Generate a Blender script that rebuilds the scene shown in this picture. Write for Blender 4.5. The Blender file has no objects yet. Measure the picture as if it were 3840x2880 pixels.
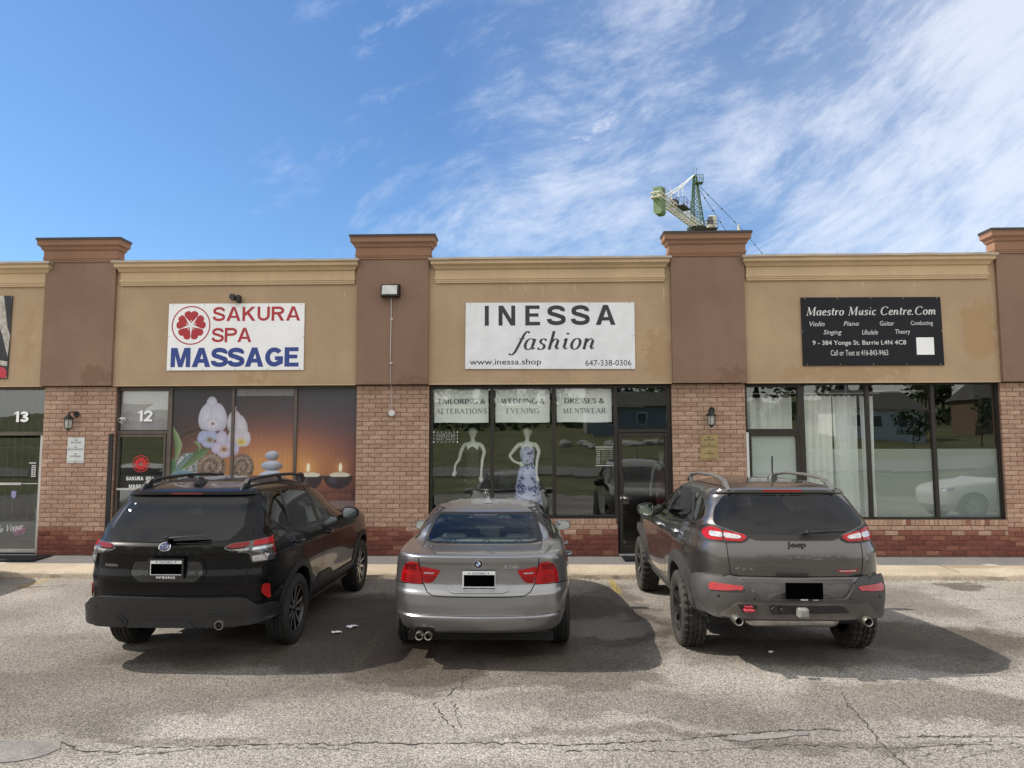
import bpy, bmesh, math, random
import numpy as np
from mathutils import Vector, Matrix
from mathutils.bvhtree import BVHTree
from mathutils.geometry import delaunay_2d_cdt
R = math.radians
random.seed(7)
rng = np.random.default_rng(7)
C = bpy.context.scene.collection
scene = bpy.context.scene

# ------------------------------------------------------------------ camera
cam_d = bpy.data.cameras.new('camera'); cam = bpy.data.objects.new('camera', cam_d); C.objects.link(cam)
scene.camera = cam
cam_d.sensor_width = 36.0; cam_d.lens = 2663.0 / 3840.0 * 36.0
cam_d.clip_start = .1; cam_d.clip_end = 3000
_p, _y, _r = R(4.83), R(1.57), R(.14)
_f = Vector((-math.sin(_y)*math.cos(_p), math.cos(_y)*math.cos(_p), math.sin(_p)))
_r0 = Vector((math.cos(_y), math.sin(_y), 0)); _u0 = _r0.cross(_f)
_rt = _r0*math.cos(_r) - _u0*math.sin(_r); _up = _r0*math.sin(_r) + _u0*math.cos(_r)
cam.matrix_world = Matrix((( _rt.x, _up.x, -_f.x, 0), (_rt.y, _up.y, -_f.y, -12.285), (_rt.z, _up.z, -_f.z, 2.0475), (0, 0, 0, 1)))

# ------------------------------------------------------------------ light, exposure
SUNV = Vector((-.93, .066, 1.0)).normalized()        # towards the sun
sun_d = bpy.data.lights.new('sun', 'SUN'); sun = bpy.data.objects.new('sun', sun_d); C.objects.link(sun)
sun_d.energy = 3.5; sun_d.angle = R(.53); sun_d.color = (1.0, .90, .77)
sun.rotation_euler = SUNV.to_track_quat('Z', 'Y').to_euler(); sun.location = (-20, 2, 25)
scene.view_settings.view_transform = 'Standard'; scene.view_settings.look = 'None'
scene.view_settings.gamma = 1.0; scene.view_settings.use_curve_mapping = False
scene.view_settings.exposure = .60
scene.render.engine = 'CYCLES'
scene.cycles.max_bounces = 8; scene.cycles.transparent_max_bounces = 12
scene.cycles.use_denoising = True
scene.cycles.caustics_reflective = False; scene.cycles.caustics_refractive = False

# node helper -----------------------------------------------------------
class NT:
    def __init__(s, tree): s.t = tree; s.n = tree.nodes; s.l = tree.links
    def N(s, typ, ins=None, out=0, **props):
        n = s.n.new(typ)
        for k_, v in props.items(): setattr(n, k_, v)
        for k_, v in (ins or {}).items():
            if isinstance(v, bpy.types.NodeSocket): s.l.new(v, n.inputs[k_])
            else: n.inputs[k_].default_value = v
        return n.outputs[out] if out is not None else n
    def M(s, op, a, b=0.0, c=0.0, clamp=False):
        return s.N('ShaderNodeMath', {0: a, 1: b, 2: c}, operation=op, use_clamp=clamp)
    def V(s, op, a, b=(0, 0, 0), out=0, scale=None):
        d = {0: a, 1: b}
        if scale is not None: d = {0: a, 'Scale': scale}
        return s.N('ShaderNodeVectorMath', d, out=out, operation=op)
    def noise(s, vec, scale, detail=4.0, rough=.5, dist=0.0, out=0):
        return s.N('ShaderNodeTexNoise', {'Vector': vec, 'Scale': scale, 'Detail': detail, 'Roughness': rough, 'Distortion': dist}, out=out)
    def ramp(s, fac, lo, hi, a=0.0, b=1.0, smooth=True):
        return s.N('ShaderNodeMapRange', {'Value': fac, 'From Min': lo, 'From Max': hi, 'To Min': a, 'To Max': b}, interpolation_type='SMOOTHSTEP' if smooth else 'LINEAR')
    def mix(s, fac, a, b, blend='MIX'):
        n = s.n.new('ShaderNodeMix'); n.data_type = 'RGBA'; n.blend_type = blend
        for i, v in ((0, fac), (6, a), (7, b)):
            if isinstance(v, bpy.types.NodeSocket): s.l.new(v, n.inputs[i])
            elif i == 0: n.inputs[i].default_value = v
            else: n.inputs[i].default_value = (*v[:3], 1)
        return n.outputs[2]

# ------------------------------------------------------------------ sky
world = bpy.data.worlds.new('World'); scene.world = world; world.use_nodes = True
w = NT(world.node_tree); w.n.clear()
sky = w.N('ShaderNodeTexSky', sky_type='NISHITA', sun_disc=False, sun_elevation=math.asin(SUNV.z),
          sun_rotation=math.atan2(SUNV.x, SUNV.y), altitude=250.0, air_density=1.15, dust_density=.35, ozone_density=2.2)
tc = w.N('ShaderNodeTexCoord')
dirv = w.V('NORMALIZE', tc)
rot = w.N('ShaderNodeVectorRotate', {'Vector': dirv, 'Axis': (0, 1, 0), 'Angle': R(24)}, rotation_type='AXIS_ANGLE')
warp = w.noise(dirv, 1.9, 2, .5, out=1)
warpc = w.V('SCALE', w.V('SUBTRACT', warp, (.5, .5, .5)), scale=.22)
rv = w.V('ADD', rot, warpc)
st = w.V('MULTIPLY', rv, (1.5, 2.4, 5.0))
n1 = w.noise(st, 1.9, 10, .66, .08)
n2 = w.noise(w.V('MULTIPLY', rv, (4.2, 4.0, 13.0)), 2.6, 9, .70, .1)
n3 = w.noise(w.V('ADD', dirv, (3.1, 0, 0)), 2.1, 3, .5)
streak = w.M('ADD', w.M('MULTIPLY', n1, .62), w.M('MULTIPLY', n2, .38))
sep = w.N('ShaderNodeSeparateXYZ', {0: dirv}, out=None)
# more cirrus towards +x and higher up, nearly clear over -x
grad = w.M('ADD', w.M('MULTIPLY', w.M('ADD', sep.outputs[0], -.02), .46), w.M('MULTIPLY', sep.outputs[2], .12))
cov = w.M('ADD', w.M('ADD', streak, grad), w.M('MULTIPLY', w.M('SUBTRACT', n3, .5), .55))
puff = w.M('MULTIPLY', w.ramp(w.M('ADD', w.noise(w.V('MULTIPLY', rv, (5.0, 5.0, 8.0)), 1.6, 7, .62, .3), w.M('MULTIPLY', w.M('SUBTRACT', n2, .5), .5)), .60, .80), w.M('MULTIPLY', w.ramp(sep.outputs[0], -.30, -.05), w.ramp(sep.outputs[2], .10, .28)))
c1 = w.M('MAXIMUM', w.M('MULTIPLY', w.ramp(cov, .50, .88), .95), w.M('MULTIPLY', puff, .8))
veil = w.M('MULTIPLY', w.ramp(w.M('ADD', w.M('ADD', w.M('MULTIPLY', n3, .5), grad), w.M('MULTIPLY', n1, .25)), .36, .78), .62)
back = w.ramp(sep.outputs[1], .50, -.40)          # broken grey-white cloud over the street side, as the glass mirrors it
cl = w.M('MAXIMUM', w.M('MAXIMUM', c1, veil), w.M('MULTIPLY', back, w.ramp(w.M('ADD', n3, w.M('MULTIPLY', n1, .6)), .45, .75, .55, 1.0)))
cl = w.M('MULTIPLY', cl, w.ramp(sep.outputs[2], -.02, .05))
skyc = w.mix(1.0, sky, (.41, .545, .68), 'MULTIPLY')
cloudc = w.mix(back, w.mix(.18, (4.5, 4.7, 5.1), skyc), (6.6, 6.3, 5.9))
col = w.mix(w.M('MULTIPLY', cl, .9), skyc, cloudc)
bg = w.N('ShaderNodeBackground', {'Color': col, 'Strength': .15})
w.N('ShaderNodeOutputWorld', {'Surface': bg}, out=None)

# ------------------------------------------------------------------ mesh helpers
class MB:
    def __init__(s): s.v = []; s.f = []; s.m = []
    def add(s, vs, fs, mi=0):
        b = len(s.v); s.v += [tuple(v) for v in vs]; s.f += [[b+i for i in f] for f in fs]; s.m += [mi]*len(fs); return s
    def box(s, x0, x1, y0, y1, z0, z1, mi=0):
        return s.add([(x0,y0,z0),(x1,y0,z0),(x1,y1,z0),(x0,y1,z0),(x0,y0,z1),(x1,y0,z1),(x1,y1,z1),(x0,y1,z1)],
                     [(0,3,2,1),(4,5,6,7),(0,1,5,4),(1,2,6,5),(2,3,7,6),(3,0,4,7)], mi)
    def cbox(s, x0, x1, y0, y1, z0, z1, c=.01, mi=0):
        # chamfered box
        rings = []
        for z, i in ((z0, c), (z0+c, 0), (z1-c, 0), (z1, c)):
            a, b, d, e = x0+i, x1-i, y0+i, y1-i; q = c if i == 0 else c*.5
            rings.append([(a+q,d,z),(b-q,d,z),(b,d+q,z),(b,e-q,z),(b-q,e,z),(a+q,e,z),(a,e-q,z),(a,d+q,z)])
        return s.loft(rings, mi=mi)
    def loft(s, rings, closed=True, caps=True, mi=0):
        n = len(rings[0]); vs = [p for r in rings for p in r]; fs = []
        for i in range(len(rings)-1):
            for j in range(n if closed else n-1):
                k_ = (j+1) % n
                fs.append((i*n+j, i*n+k_, (i+1)*n+k_, (i+1)*n+j))
        if caps and closed:
            fs.append(tuple(range(n-1, -1, -1))); fs.append(tuple((len(rings)-1)*n+j for j in range(n)))
        return s.add(vs, fs, mi)
    def prism(s, poly, axis, a, b, mi=0):
        # poly of 2D points extruded along axis 'x' (y,z), 'y' (x,z) or 'z' (x,y)
        f = {'x': lambda p, t: (t, p[0], p[1]), 'y': lambda p, t: (p[0], t, p[1]), 'z': lambda p, t: (p[0], p[1], t)}[axis]
        return s.loft([[f(p, a) for p in poly], [f(p, b) for p in poly]], mi=mi)
    def tube(s, pts, r, n=8, mi=0, caps=True, flat=1.0, closed=False):
        pts = [Vector(p) for p in pts]; rings = []; up = Vector((0, 0, 1))
        for i, p in enumerate(pts):
            t = (pts[min(i+1, len(pts)-1)] - pts[max(i-1, 0)])
            if t.length < 1e-9: t = Vector((0, 0, 1))
            t.normalize()
            u = t.cross(up)
            if u.length < .05: u = t.cross(Vector((1, 0, 0)))
            u.normalize(); v_ = u.cross(t)
            rr = r[i] if isinstance(r, (list, tuple)) else r
            rings.append([p + u*rr*math.cos(2*math.pi*j/n) + v_*rr*flat*math.sin(2*math.pi*j/n) for j in range(n)])
        return s.loft(rings, mi=mi, caps=caps)
    def lathe(s, prof, c=(0, 0, 0), axis='z', n=24, mi=0, a0=0.0, a1=None):
        # prof: list of (radius, height along axis)
        full = a1 is None; a1 = 2*math.pi if full else a1
        rings = []
        for r_, h in prof:
            ring = []
            for j in range(n if full else n+1):
                a = a0+(a1-a0)*j/n; x, y = r_*math.cos(a), r_*math.sin(a)
                ring.append({'z': (c[0]+x, c[1]+y, c[2]+h), 'y': (c[0]+x, c[1]+h, c[2]+y), 'x': (c[0]+h, c[1]+x, c[2]+y)}[axis])
            rings.append(ring)
        return s.loft(rings, closed=full, caps=False, mi=mi)
    def ball(s, c, r, n=12, m=8, mi=0):
        rr = (r, r, r) if not isinstance(r, (tuple, list)) else r
        rings = []
        for i in range(m+1):
            t = math.pi*(i+.02 if i == 0 else i-.02 if i == m else i)/m
            rings.append([(c[0]+rr[0]*math.sin(t)*math.cos(2*math.pi*j/n), c[1]+rr[1]*math.sin(t)*math.sin(2*math.pi*j/n), c[2]-rr[2]*math.cos(t)) for j in range(n)])
        return s.loft(rings, mi=mi)

def finish(me, mats, smooth=None):
    for m in (mats if isinstance(mats, (list, tuple)) else [mats]): me.materials.append(m)
    if smooth is not None:
        me.polygons.foreach_set('use_smooth', [True]*len(me.polygons))
        me.set_sharp_from_angle(angle=R(smooth))
    return me

def recalc(me):
    bm = bmesh.new(); bm.from_mesh(me); bmesh.ops.recalc_face_normals(bm, faces=bm.faces); bm.to_mesh(me); bm.free()

def build(name, mb, mats, parent=None, smooth=None, local=False, kind=None, origin=None, label=None, fix=True):
    """one mesh object; its vertices are given in world space unless local"""
    o0 = Vector((0, 0, 0))
    if not local:
        q = parent
        while q is not None: o0 = o0 + q.location; q = q.parent
    me = bpy.data.meshes.new(name)
    off = o0 + (Vector(origin) - o0 if origin is not None else Vector((0, 0, 0)))
    vs = [(v[0]-off.x, v[1]-off.y, v[2]-off.z) for v in mb.v] if off.length > 0 else mb.v
    me.from_pydata(vs, [], mb.f)
    if any(mb.m): me.polygons.foreach_set('material_index', mb.m)
    if fix: recalc(me)
    finish(me, mats, smooth)
    o = bpy.data.objects.new(name, me); C.objects.link(o)
    o.location = off - o0
    if parent is not None: o.parent = parent
    if kind: o['kind'] = kind
    if label: o['label'] = label
    return o

def tag(o, label=None, cat=None, group=None, kind=None):
    if label: o['label'] = label
    if cat: o['category'] = cat
    if group: o['group'] = group
    if kind: o['kind'] = kind
    return o

def thing(name, label, cat, loc=(0, 0, 0), rz=0.0, group=None):
    o = bpy.data.objects.new(name, None); C.objects.link(o); o.location = loc; o.rotation_euler = (0, 0, rz)
    o.empty_display_size = .2
    return tag(o, label, cat, group)

# ------------------------------------------------------------------ materials
def mat(name, col, rough=.6, metal=0.0, var=0.0, vs=3.0, bump=0.0, bs=60.0, coat=0.0, spec=.5, rvar=0.0, flake=0.0, dirt=0.0):
    m = bpy.data.materials.new(name); m.use_nodes = True; t = NT(m.node_tree); t.n.clear()
    p = t.N('ShaderNodeBsdfPrincipled', {'Base Color': (*col, 1), 'Roughness': rough, 'Metallic': metal, 'Coat Weight': coat, 'Coat Roughness': .04, 'Specular IOR Level': spec}, out=None)
    tc = t.N('ShaderNodeTexCoord', out=3)
    base = None
    if var:
        n = t.noise(tc, vs, 6, .6)
        base = t.mix(t.ramp(n, .3, .7), tuple(c*(1-var) for c in col), tuple(min(1, c*(1+var)) for c in col))
    if dirt:
        n = t.noise(tc, 2.2, 7, .7); geo = t.N('ShaderNodeSeparateXYZ', {0: tc}, out=2)
        low = t.ramp(geo, 1.1, .1)
        f = t.M('MULTIPLY', t.M('ADD', t.M('MULTIPLY', low, .8), .2), t.ramp(n, .35, .8))
        base = t.mix(t.M('MULTIPLY', f, dirt), base or col, (.30, .27, .23))
        t.l.new(t.M('ADD', t.M('MULTIPLY', f, dirt*.7), rough), p.inputs['Roughness'])
        if metal: t.l.new(t.M('MULTIPLY', t.M('SUBTRACT', 1.0, t.M('MULTIPLY', f, dirt)), metal), p.inputs['Metallic'])
        if coat: t.l.new(t.M('MULTIPLY', t.M('SUBTRACT', 1.0, t.M('MULTIPLY', f, min(1, dirt*1.5))), coat), p.inputs['Coat Weight'])
    if base is not None: t.l.new(base, p.inputs['Base Color'])
    if rvar and not dirt:
        t.l.new(t.ramp(t.noise(tc, 5.0, 6, .6), .3, .7, rough-rvar, rough+rvar), p.inputs['Roughness'])
    if bump:
        b = t.N('ShaderNodeBump', {'Height': t.noise(tc, bs, 5, .6), 'Strength': bump, 'Distance': .01})
        t.l.new(b, p.inputs['Normal'])
    if flake:
        b = t.N('ShaderNodeBump', {'Height': t.noise(tc, 900.0, 1, .5), 'Strength': flake, 'Distance': .0005})
        t.l.new(b, p.inputs['Normal'])
    t.N('ShaderNodeOutputMaterial', {'Surface': p.outputs[0]}, out=None)
    return m

def glass_mat(name, tint=(.8, .85, .84), refl=.06, gloss=(1, 1, 1), wav=0.0, rough=0.0):
    m = bpy.data.materials.new(name); m.use_nodes = True; t = NT(m.node_tree); t.n.clear()
    tr = t.N('ShaderNodeBsdfTransparent', {'Color': (*tint, 1)})
    gl = t.N('ShaderNodeBsdfGlossy', {'Color': (*gloss, 1), 'Roughness': rough}, out=None)
    if wav:
        tc = t.N('ShaderNodeTexCoord', out=3)
        b = t.N('ShaderNodeBump', {'Height': t.noise(tc, 1.3, 2, .4), 'Strength': 1.0, 'Distance': wav})
        t.l.new(b, gl.inputs['Normal'])
    # Schlick reflectance, the same from both sides of the pane
    fac = t.N('ShaderNodeLayerWeight', {'Blend': .5}, out=1)
    f = t.M('MULTIPLY_ADD', t.M('POWER', fac, 5.0), .95-refl, .045+refl, clamp=True)
    s = t.N('ShaderNodeMixShader', {0: f, 1: tr, 2: gl.outputs[0]})
    t.N('ShaderNodeOutputMaterial', {'Surface': s}, out=None)
    return m

def geo_mat(name, fn, rough=.85, spec=.3):
    """fn(t, pos) -> colour socket, height socket or None, roughness socket or None"""
    m = bpy.data.materials.new(name); m.use_nodes = True; t = NT(m.node_tree); t.n.clear()
    pos = t.N('ShaderNodeNewGeometry')
    p = t.N('ShaderNodeBsdfPrincipled', {'Roughness': rough, 'Specular IOR Level': spec}, out=None)
    c, h, r_ = fn(t, pos)
    t.l.new(c, p.inputs['Base Color'])
    if h is not None:
        sock, dist, stren = h
        t.l.new(t.N('ShaderNodeBump', {'Height': sock, 'Strength': stren, 'Distance': dist}), p.inputs['Normal'])
    if r_ is not None: t.l.new(r_, p.inputs['Roughness'])
    t.N('ShaderNodeOutputMaterial', {'Surface': p.outputs[0]}, out=None)
    return m

def blobs(t, pos, warp, lst):
    """smooth mask, 1 inside any of the ellipses (x, y, rx, ry), edge warped by noise"""
    out = None
    for x, y, rx, ry, amt in lst:
        d = t.V('MULTIPLY', t.V('SUBTRACT', warp, (x, y, 0)), (1/rx, 1/ry, 0))
        v = t.ramp(t.V('LENGTH', d, out=1), 1.15, .75, 0.0, amt)
        out = v if out is None else t.M('MAXIMUM', out, v)
    return out

def f_asphalt(t, pos):
    n = t.noise(pos, .9, 5, .6, out=1)
    n_f = t.noise(pos, 6.0, 5, .65, out=1)
    warp = t.V('ADD', t.V('ADD', pos, t.V('SCALE', t.V('SUBTRACT', n, (.5, .5, .5)), scale=1.5)), t.V('SCALE', t.V('SUBTRACT', n_f, (.5, .5, .5)), scale=.35))
    cell = t.N('ShaderNodeTexVoronoi', {'Vector': pos, 'Scale': 105.0}, out=1)
    cellb = t.N('ShaderNodeSeparateColor', {0: cell})
    edge = t.N('ShaderNodeTexVoronoi', {'Vector': pos, 'Scale': 105.0}, out=0)
    big = t.noise(pos, .45, 5, .55)
    mid = t.noise(pos, 2.6, 6, .65)
    grain = t.noise(pos, 38.0, 5, .75)
    base = t.mix(t.ramp(big, .35, .68), (.222, .207, .186), (.342, .326, .300))
    base = t.mix(t.M('MULTIPLY', t.ramp(mid, .45, .78), .45), base, (.215, .195, .172))
    f = t.ramp(t.M('ADD', t.M('MULTIPLY', cellb, .65), t.M('MULTIPLY', grain, .5)), .25, .95, .36, 1.58, smooth=False)
    base = t.mix(1.0, base, t.N('ShaderNodeCombineXYZ', {0: f, 1: f, 2: f}), 'MULTIPLY')
    speck = t.ramp(grain, .52, .66)
    worn = t.ramp(t.noise(pos, 1.4, 6, .7), .5, .62)
    base = t.mix(t.M('MULTIPLY', t.M('MULTIPLY', speck, worn), .42), base, (.11, .102, .094))
    damp_shade = blobs(t, pos, warp, [(-2.2, -4.0, 1.4, 1.5, .95), (.75, -3.9, .85, 1.6, .85), (4.1, -4.5, 1.0, .8, .85), (2.7, -5.0, 1.3, .45, .7), (-.2, -5.15, 1.2, .35, .7), (-3.0, -5.3, 1.3, .4, .7), (-1.9, -4.6, 1.0, 1.5, .95), (-3.2, -5.6, 1.6, .8, .45), (-4.9, -6.7, 2.2, .75, .5), (-3.6, -6.15, 2.6, .55, .55), (-5.6, -5.2, 1.8, 1.0, .32), (-1.3, -6.1, 1.5, .3, .6), (.9, -6.6, 1.3, .3, .35), (-1.1, -5.6, .9, .7, .9),  # damp stains, plus ellipses around the cars that paint their shadows darker
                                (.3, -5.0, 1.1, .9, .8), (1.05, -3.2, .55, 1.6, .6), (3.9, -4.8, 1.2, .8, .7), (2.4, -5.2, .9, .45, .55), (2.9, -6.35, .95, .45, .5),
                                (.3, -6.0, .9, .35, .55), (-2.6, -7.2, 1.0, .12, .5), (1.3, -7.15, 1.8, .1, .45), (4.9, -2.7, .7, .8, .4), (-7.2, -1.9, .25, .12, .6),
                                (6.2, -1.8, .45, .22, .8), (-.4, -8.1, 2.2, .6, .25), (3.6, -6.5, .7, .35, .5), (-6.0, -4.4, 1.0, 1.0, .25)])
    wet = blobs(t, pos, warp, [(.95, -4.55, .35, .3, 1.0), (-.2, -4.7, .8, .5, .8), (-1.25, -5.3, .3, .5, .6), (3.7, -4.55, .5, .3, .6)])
    base = t.mix(damp_shade, base, t.mix(1.0, base, (.27, .24, .21), 'MULTIPLY'))
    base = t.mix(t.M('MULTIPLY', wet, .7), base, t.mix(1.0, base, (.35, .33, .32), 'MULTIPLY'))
    pale = blobs(t, pos, warp, [(.85, -4.0, .5, .35, .5), (3.3, -3.6, .5, .25, .4), (-2.9, -4.8, .7, .25, .35)])
    base = t.mix(t.M('MULTIPLY', pale, .6), base, (.34, .32, .29))
    h = t.M('ADD', t.M('MULTIPLY', edge, -.7), t.M('MULTIPLY', grain, 1.0))
    rr = t.M('SUBTRACT', .9, t.M('MULTIPLY', t.M('ADD', t.M('MULTIPLY', wet, .5), t.M('MULTIPLY', damp_shade, .15)), 1.0))
    return base, (h, .010, .7), rr
M = {}
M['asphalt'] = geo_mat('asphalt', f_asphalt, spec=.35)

def f_concrete(t, pos):
    b = t.noise(pos, 1.2, 5, .6); g_ = t.noise(pos, 45.0, 5, .75); d = t.noise(pos, 5.0, 6, .7)
    c = t.mix(t.ramp(b, .3, .7), (.37, .315, .24), (.46, .405, .32))
    c = t.mix(t.M('MULTIPLY', t.ramp(d, .5, .8), .5), c, (.26, .22, .17))
    f = t.ramp(g_, .3, .7, .7, 1.2)
    c = t.mix(1.0, c, t.N('ShaderNodeCombineXYZ', {0: f, 1: f, 2: f}), 'MULTIPLY')
    st = blobs(t, pos, t.V('ADD', pos, t.V('SCALE', t.noise(pos, 5, 4, .6, out=1), scale=.25)), [(7.05, -.55, .5, .2, .7), (-4.6, -.9, .3, .2, .4)])
    c = t.mix(st, c, (.25, .19, .12))
    return c, (g_, .008, .6), None
M['concrete'] = geo_mat('concrete', f_concrete)
def f_walk(t, pos):
    b = t.noise(pos, .8, 5, .6); g_ = t.noise(pos, 60.0, 4, .7); d = t.noise(pos, 3.0, 6, .7)
    c = t.mix(t.ramp(b, .3, .7), (.40, .385, .37), (.50, .48, .455))
    c = t.mix(t.M('MULTIPLY', t.ramp(d, .5, .75), .4), c, (.28, .265, .25))
    f = t.ramp(g_, .3, .7, .75, 1.2)
    return t.mix(1.0, c, t.N('ShaderNodeCombineXYZ', {0: f, 1: f, 2: f}), 'MULTIPLY'), (g_, .006, .5), None
M['walk'] = geo_mat('sidewalk_paving', f_walk)

def stucco(name, col, stain, blist=(), drips_=()):
    def f(t, pos):
        d2 = t.noise(t.V('MULTIPLY', pos, (4, 4, 1)), 3.0, 4, .6, out=1)
        b = t.noise(pos, .7, 5, .6); g_ = t.noise(pos, 130.0, 3, .7); d = t.noise(pos, 2.4, 7, .72)
        sp = t.N('ShaderNodeSeparateXYZ', {0: pos}, out=None)
        vs = t.noise(t.V('MULTIPLY', pos, (7.0, 1.0, .45)), 1.0, 5, .65)
        c = t.mix(t.ramp(b, .3, .72), tuple(x*.88 for x in col), tuple(x*1.08 for x in col))
        c = t.mix(t.M('MULTIPLY', t.ramp(vs, .5, .75), .22), c, tuple(x*.72 for x in col))
        c = t.mix(t.M('MULTIPLY', t.ramp(d, .58, .66), t.ramp(sp.outputs[2], 4.2, 3.1, .03, .4)), c, stain)
        if blist:
            wp = t.V('ADD', pos, t.V('SCALE', t.V('SUBTRACT', t.noise(pos, 4.0, 6, .7, out=1), (.5, .5, .5)), scale=.9))
            wp = t.V('MULTIPLY', wp, (1, 0, 1))
            out = None
            for x, z, rx, rz, a in blist:
                dd = t.V('LENGTH', t.V('MULTIPLY', t.V('SUBTRACT', wp, (x, 0, z)), (1/rx, 0, 1/rz)), out=1)
                v = t.ramp(dd, 1.05, .9, 0, a); out = v if out is None else t.M('MAXIMUM', out, v)
            c = t.mix(out, c, stain)
        for x_, z_, h_ in drips_:
            dd = t.V('LENGTH', t.V('MULTIPLY', t.V('SUBTRACT', t.V('ADD', pos, t.V('SCALE', t.V('SUBTRACT', d2, (.5, .5, .5)), scale=.03)), (x_, 0, z_)), (1/.016, 0, 1/h_)), out=1)
            c = t.mix(t.ramp(dd, 1.0, .2, 0, .55), c, (.62, .56, .48))
        f_ = t.ramp(g_, .3, .7, .84, 1.12)
        c = t.mix(1.0, c, t.N('ShaderNodeCombineXYZ', {0: f_, 1: f_, 2: f_}), 'MULTIPLY')
        return c, (t.M('ADD', g_, t.M('MULTIPLY', t.noise(pos, 12, 3, .6), .6)), .004, .55), None
    return geo_mat(name, f, rough=.92, spec=.2)
M['tan'] = stucco('tan_stucco', (.465, .342, .226), (.41, .275, .155),
                  [(7.65, 3.95, .28, .5, .8), (5.4, 3.25, 1.1, .14, .6), (2.2, 3.6, .25, .4, .6), (-4.9, 3.2, .25, .12, .6), (-8.9, 4.0, .12, .6, .5), (.2, 3.2, .6, .06, .3)], [(.20, 4.74, .14), (.76, 4.75, .13), (2.30, 4.65, .2), (-.10, 4.76, .08), (-3.28, 4.68, .08), (5.72, 4.77, .09), (6.6, 4.76, .05), (-.35, 4.76, .06)])
M['brown'] = stucco('brown_stucco', (.262, .172, .128), (.20, .118, .080), [(-7.55, 3.25, .35, .18, .6), (3.4, 3.2, .35, .1, .5), (-2.1, 3.15, .3, .1, .5)])
M['cornice'] = stucco('cornice_paint', (.61, .46, .30), (.50, .36, .22))
M['cap'] = stucco('cap_paint', (.30, .175, .118), (.22, .125, .08))
M['coping'] = mat('light_metal_coping', (.45, .40, .34), .45, .3, var=.15, vs=2)
M['dark_coping'] = mat('dark_metal_coping', (.055, .045, .042), .5, .2, var=.2, vs=2)
M['flash'] = mat('flashing', (.62, .60, .55), .5, .2)

def brick_mat(name, ca, cb, cc, rough=.85):
    m = bpy.data.materials.new(name); m.use_nodes = True; t = NT(m.node_tree); t.n.clear()
    pos = t.N('ShaderNodeNewGeometry')
    rnd = t.N('ShaderNodeObjectInfo', out=5)
    g_ = t.noise(pos, 55.0, 4, .7, 1.6); d = t.noise(pos, 170.0, 3, .7); bigz = t.noise(pos, .9, 4, .6)
    c = t.mix(rnd, ca, cb)
    c = t.mix(t.M('MULTIPLY', t.ramp(g_, .47, .58), .62), c, cc)
    c = t.mix(t.M('MULTIPLY', t.ramp(bigz, .45, .75), .38), c, tuple(x*.6 for x in ca))
    f = t.ramp(d, .3, .7, .82, 1.15)
    c = t.mix(1.0, c, t.N('ShaderNodeCombineXYZ', {0: f, 1: f, 2: f}), 'MULTIPLY')
    p = t.N('ShaderNodeBsdfPrincipled', {'Base Color': c, 'Roughness': rough, 'Specular IOR Level': .25,
            'Normal': t.N('ShaderNodeBump', {'Height': t.M('ADD', g_, t.M('MULTIPLY', d, .3)), 'Strength': .9, 'Distance': .009})})
    t.N('ShaderNodeOutputMaterial', {'Surface': p}, out=None)
    return m
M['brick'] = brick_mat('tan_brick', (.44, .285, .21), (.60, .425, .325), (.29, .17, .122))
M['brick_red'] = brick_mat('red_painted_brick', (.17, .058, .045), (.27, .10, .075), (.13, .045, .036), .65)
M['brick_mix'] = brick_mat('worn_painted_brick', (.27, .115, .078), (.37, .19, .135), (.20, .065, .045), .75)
M['mortar'] = mat('mortar', (.14, .085, .062), .95, var=.25, vs=6, bump=.5, bs=80)
M['bronze'] = mat('bronze_frame', (.030, .026, .023), .45, .3, var=.15, vs=4)
M['bronze_grey'] = mat('grey_bronze_frame', (.115, .095, .082), .5, .3, var=.15, vs=5)
M['alu'] = mat('silver_aluminium', (.55, .55, .54), .4, .6, var=.08, vs=6)
M['black'] = mat('black_plastic', (.012, .012, .013), .45)
M['blackmatte'] = mat('black_matte', (.012, .012, .012), .9)
M['white'] = mat('white_print', (.90, .92, .95), .45, var=.04, vs=2)
M['white_sheet'] = mat('aged_white_board', (.80, .83, .88), .5, var=.06, vs=3)
M['red_print'] = mat('red_print', (.42, .022, .035), .45)
M['blue_print'] = mat('blue_print', (.022, .055, .27), .45)
M['dark_print'] = mat('charcoal_print', (.025, .028, .034), .5)
M['grey_print'] = mat('grey_print', (.33, .34, .35), .5)
M['interior'] = mat('shop_interior', (.16, .155, .145), .9, var=.2, vs=1)
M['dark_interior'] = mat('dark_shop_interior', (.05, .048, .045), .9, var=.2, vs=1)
M['floor_in'] = mat('shop_floor', (.2, .18, .16), .5, var=.2, vs=2)
M['pane'] = glass_mat('window_glass', (.965, .99, .98), .095, (.93, .98, .96), wav=.0012)
M['chrome'] = mat('chrome', (.75, .75, .77), .08, 1.0)
M['steel'] = mat('dull_steel', (.38, .36, .33), .35, .9, var=.2, vs=12)
# ================================================================== the setting
K = 1.05
def sheet(name, poly, z, m, kind='structure'):
    mb = MB(); mb.add([(x, y, z) for x, y in poly], [tuple(range(len(poly)))])
    o = build(name, mb, m, fix=False); o['kind'] = kind; return o

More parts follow.
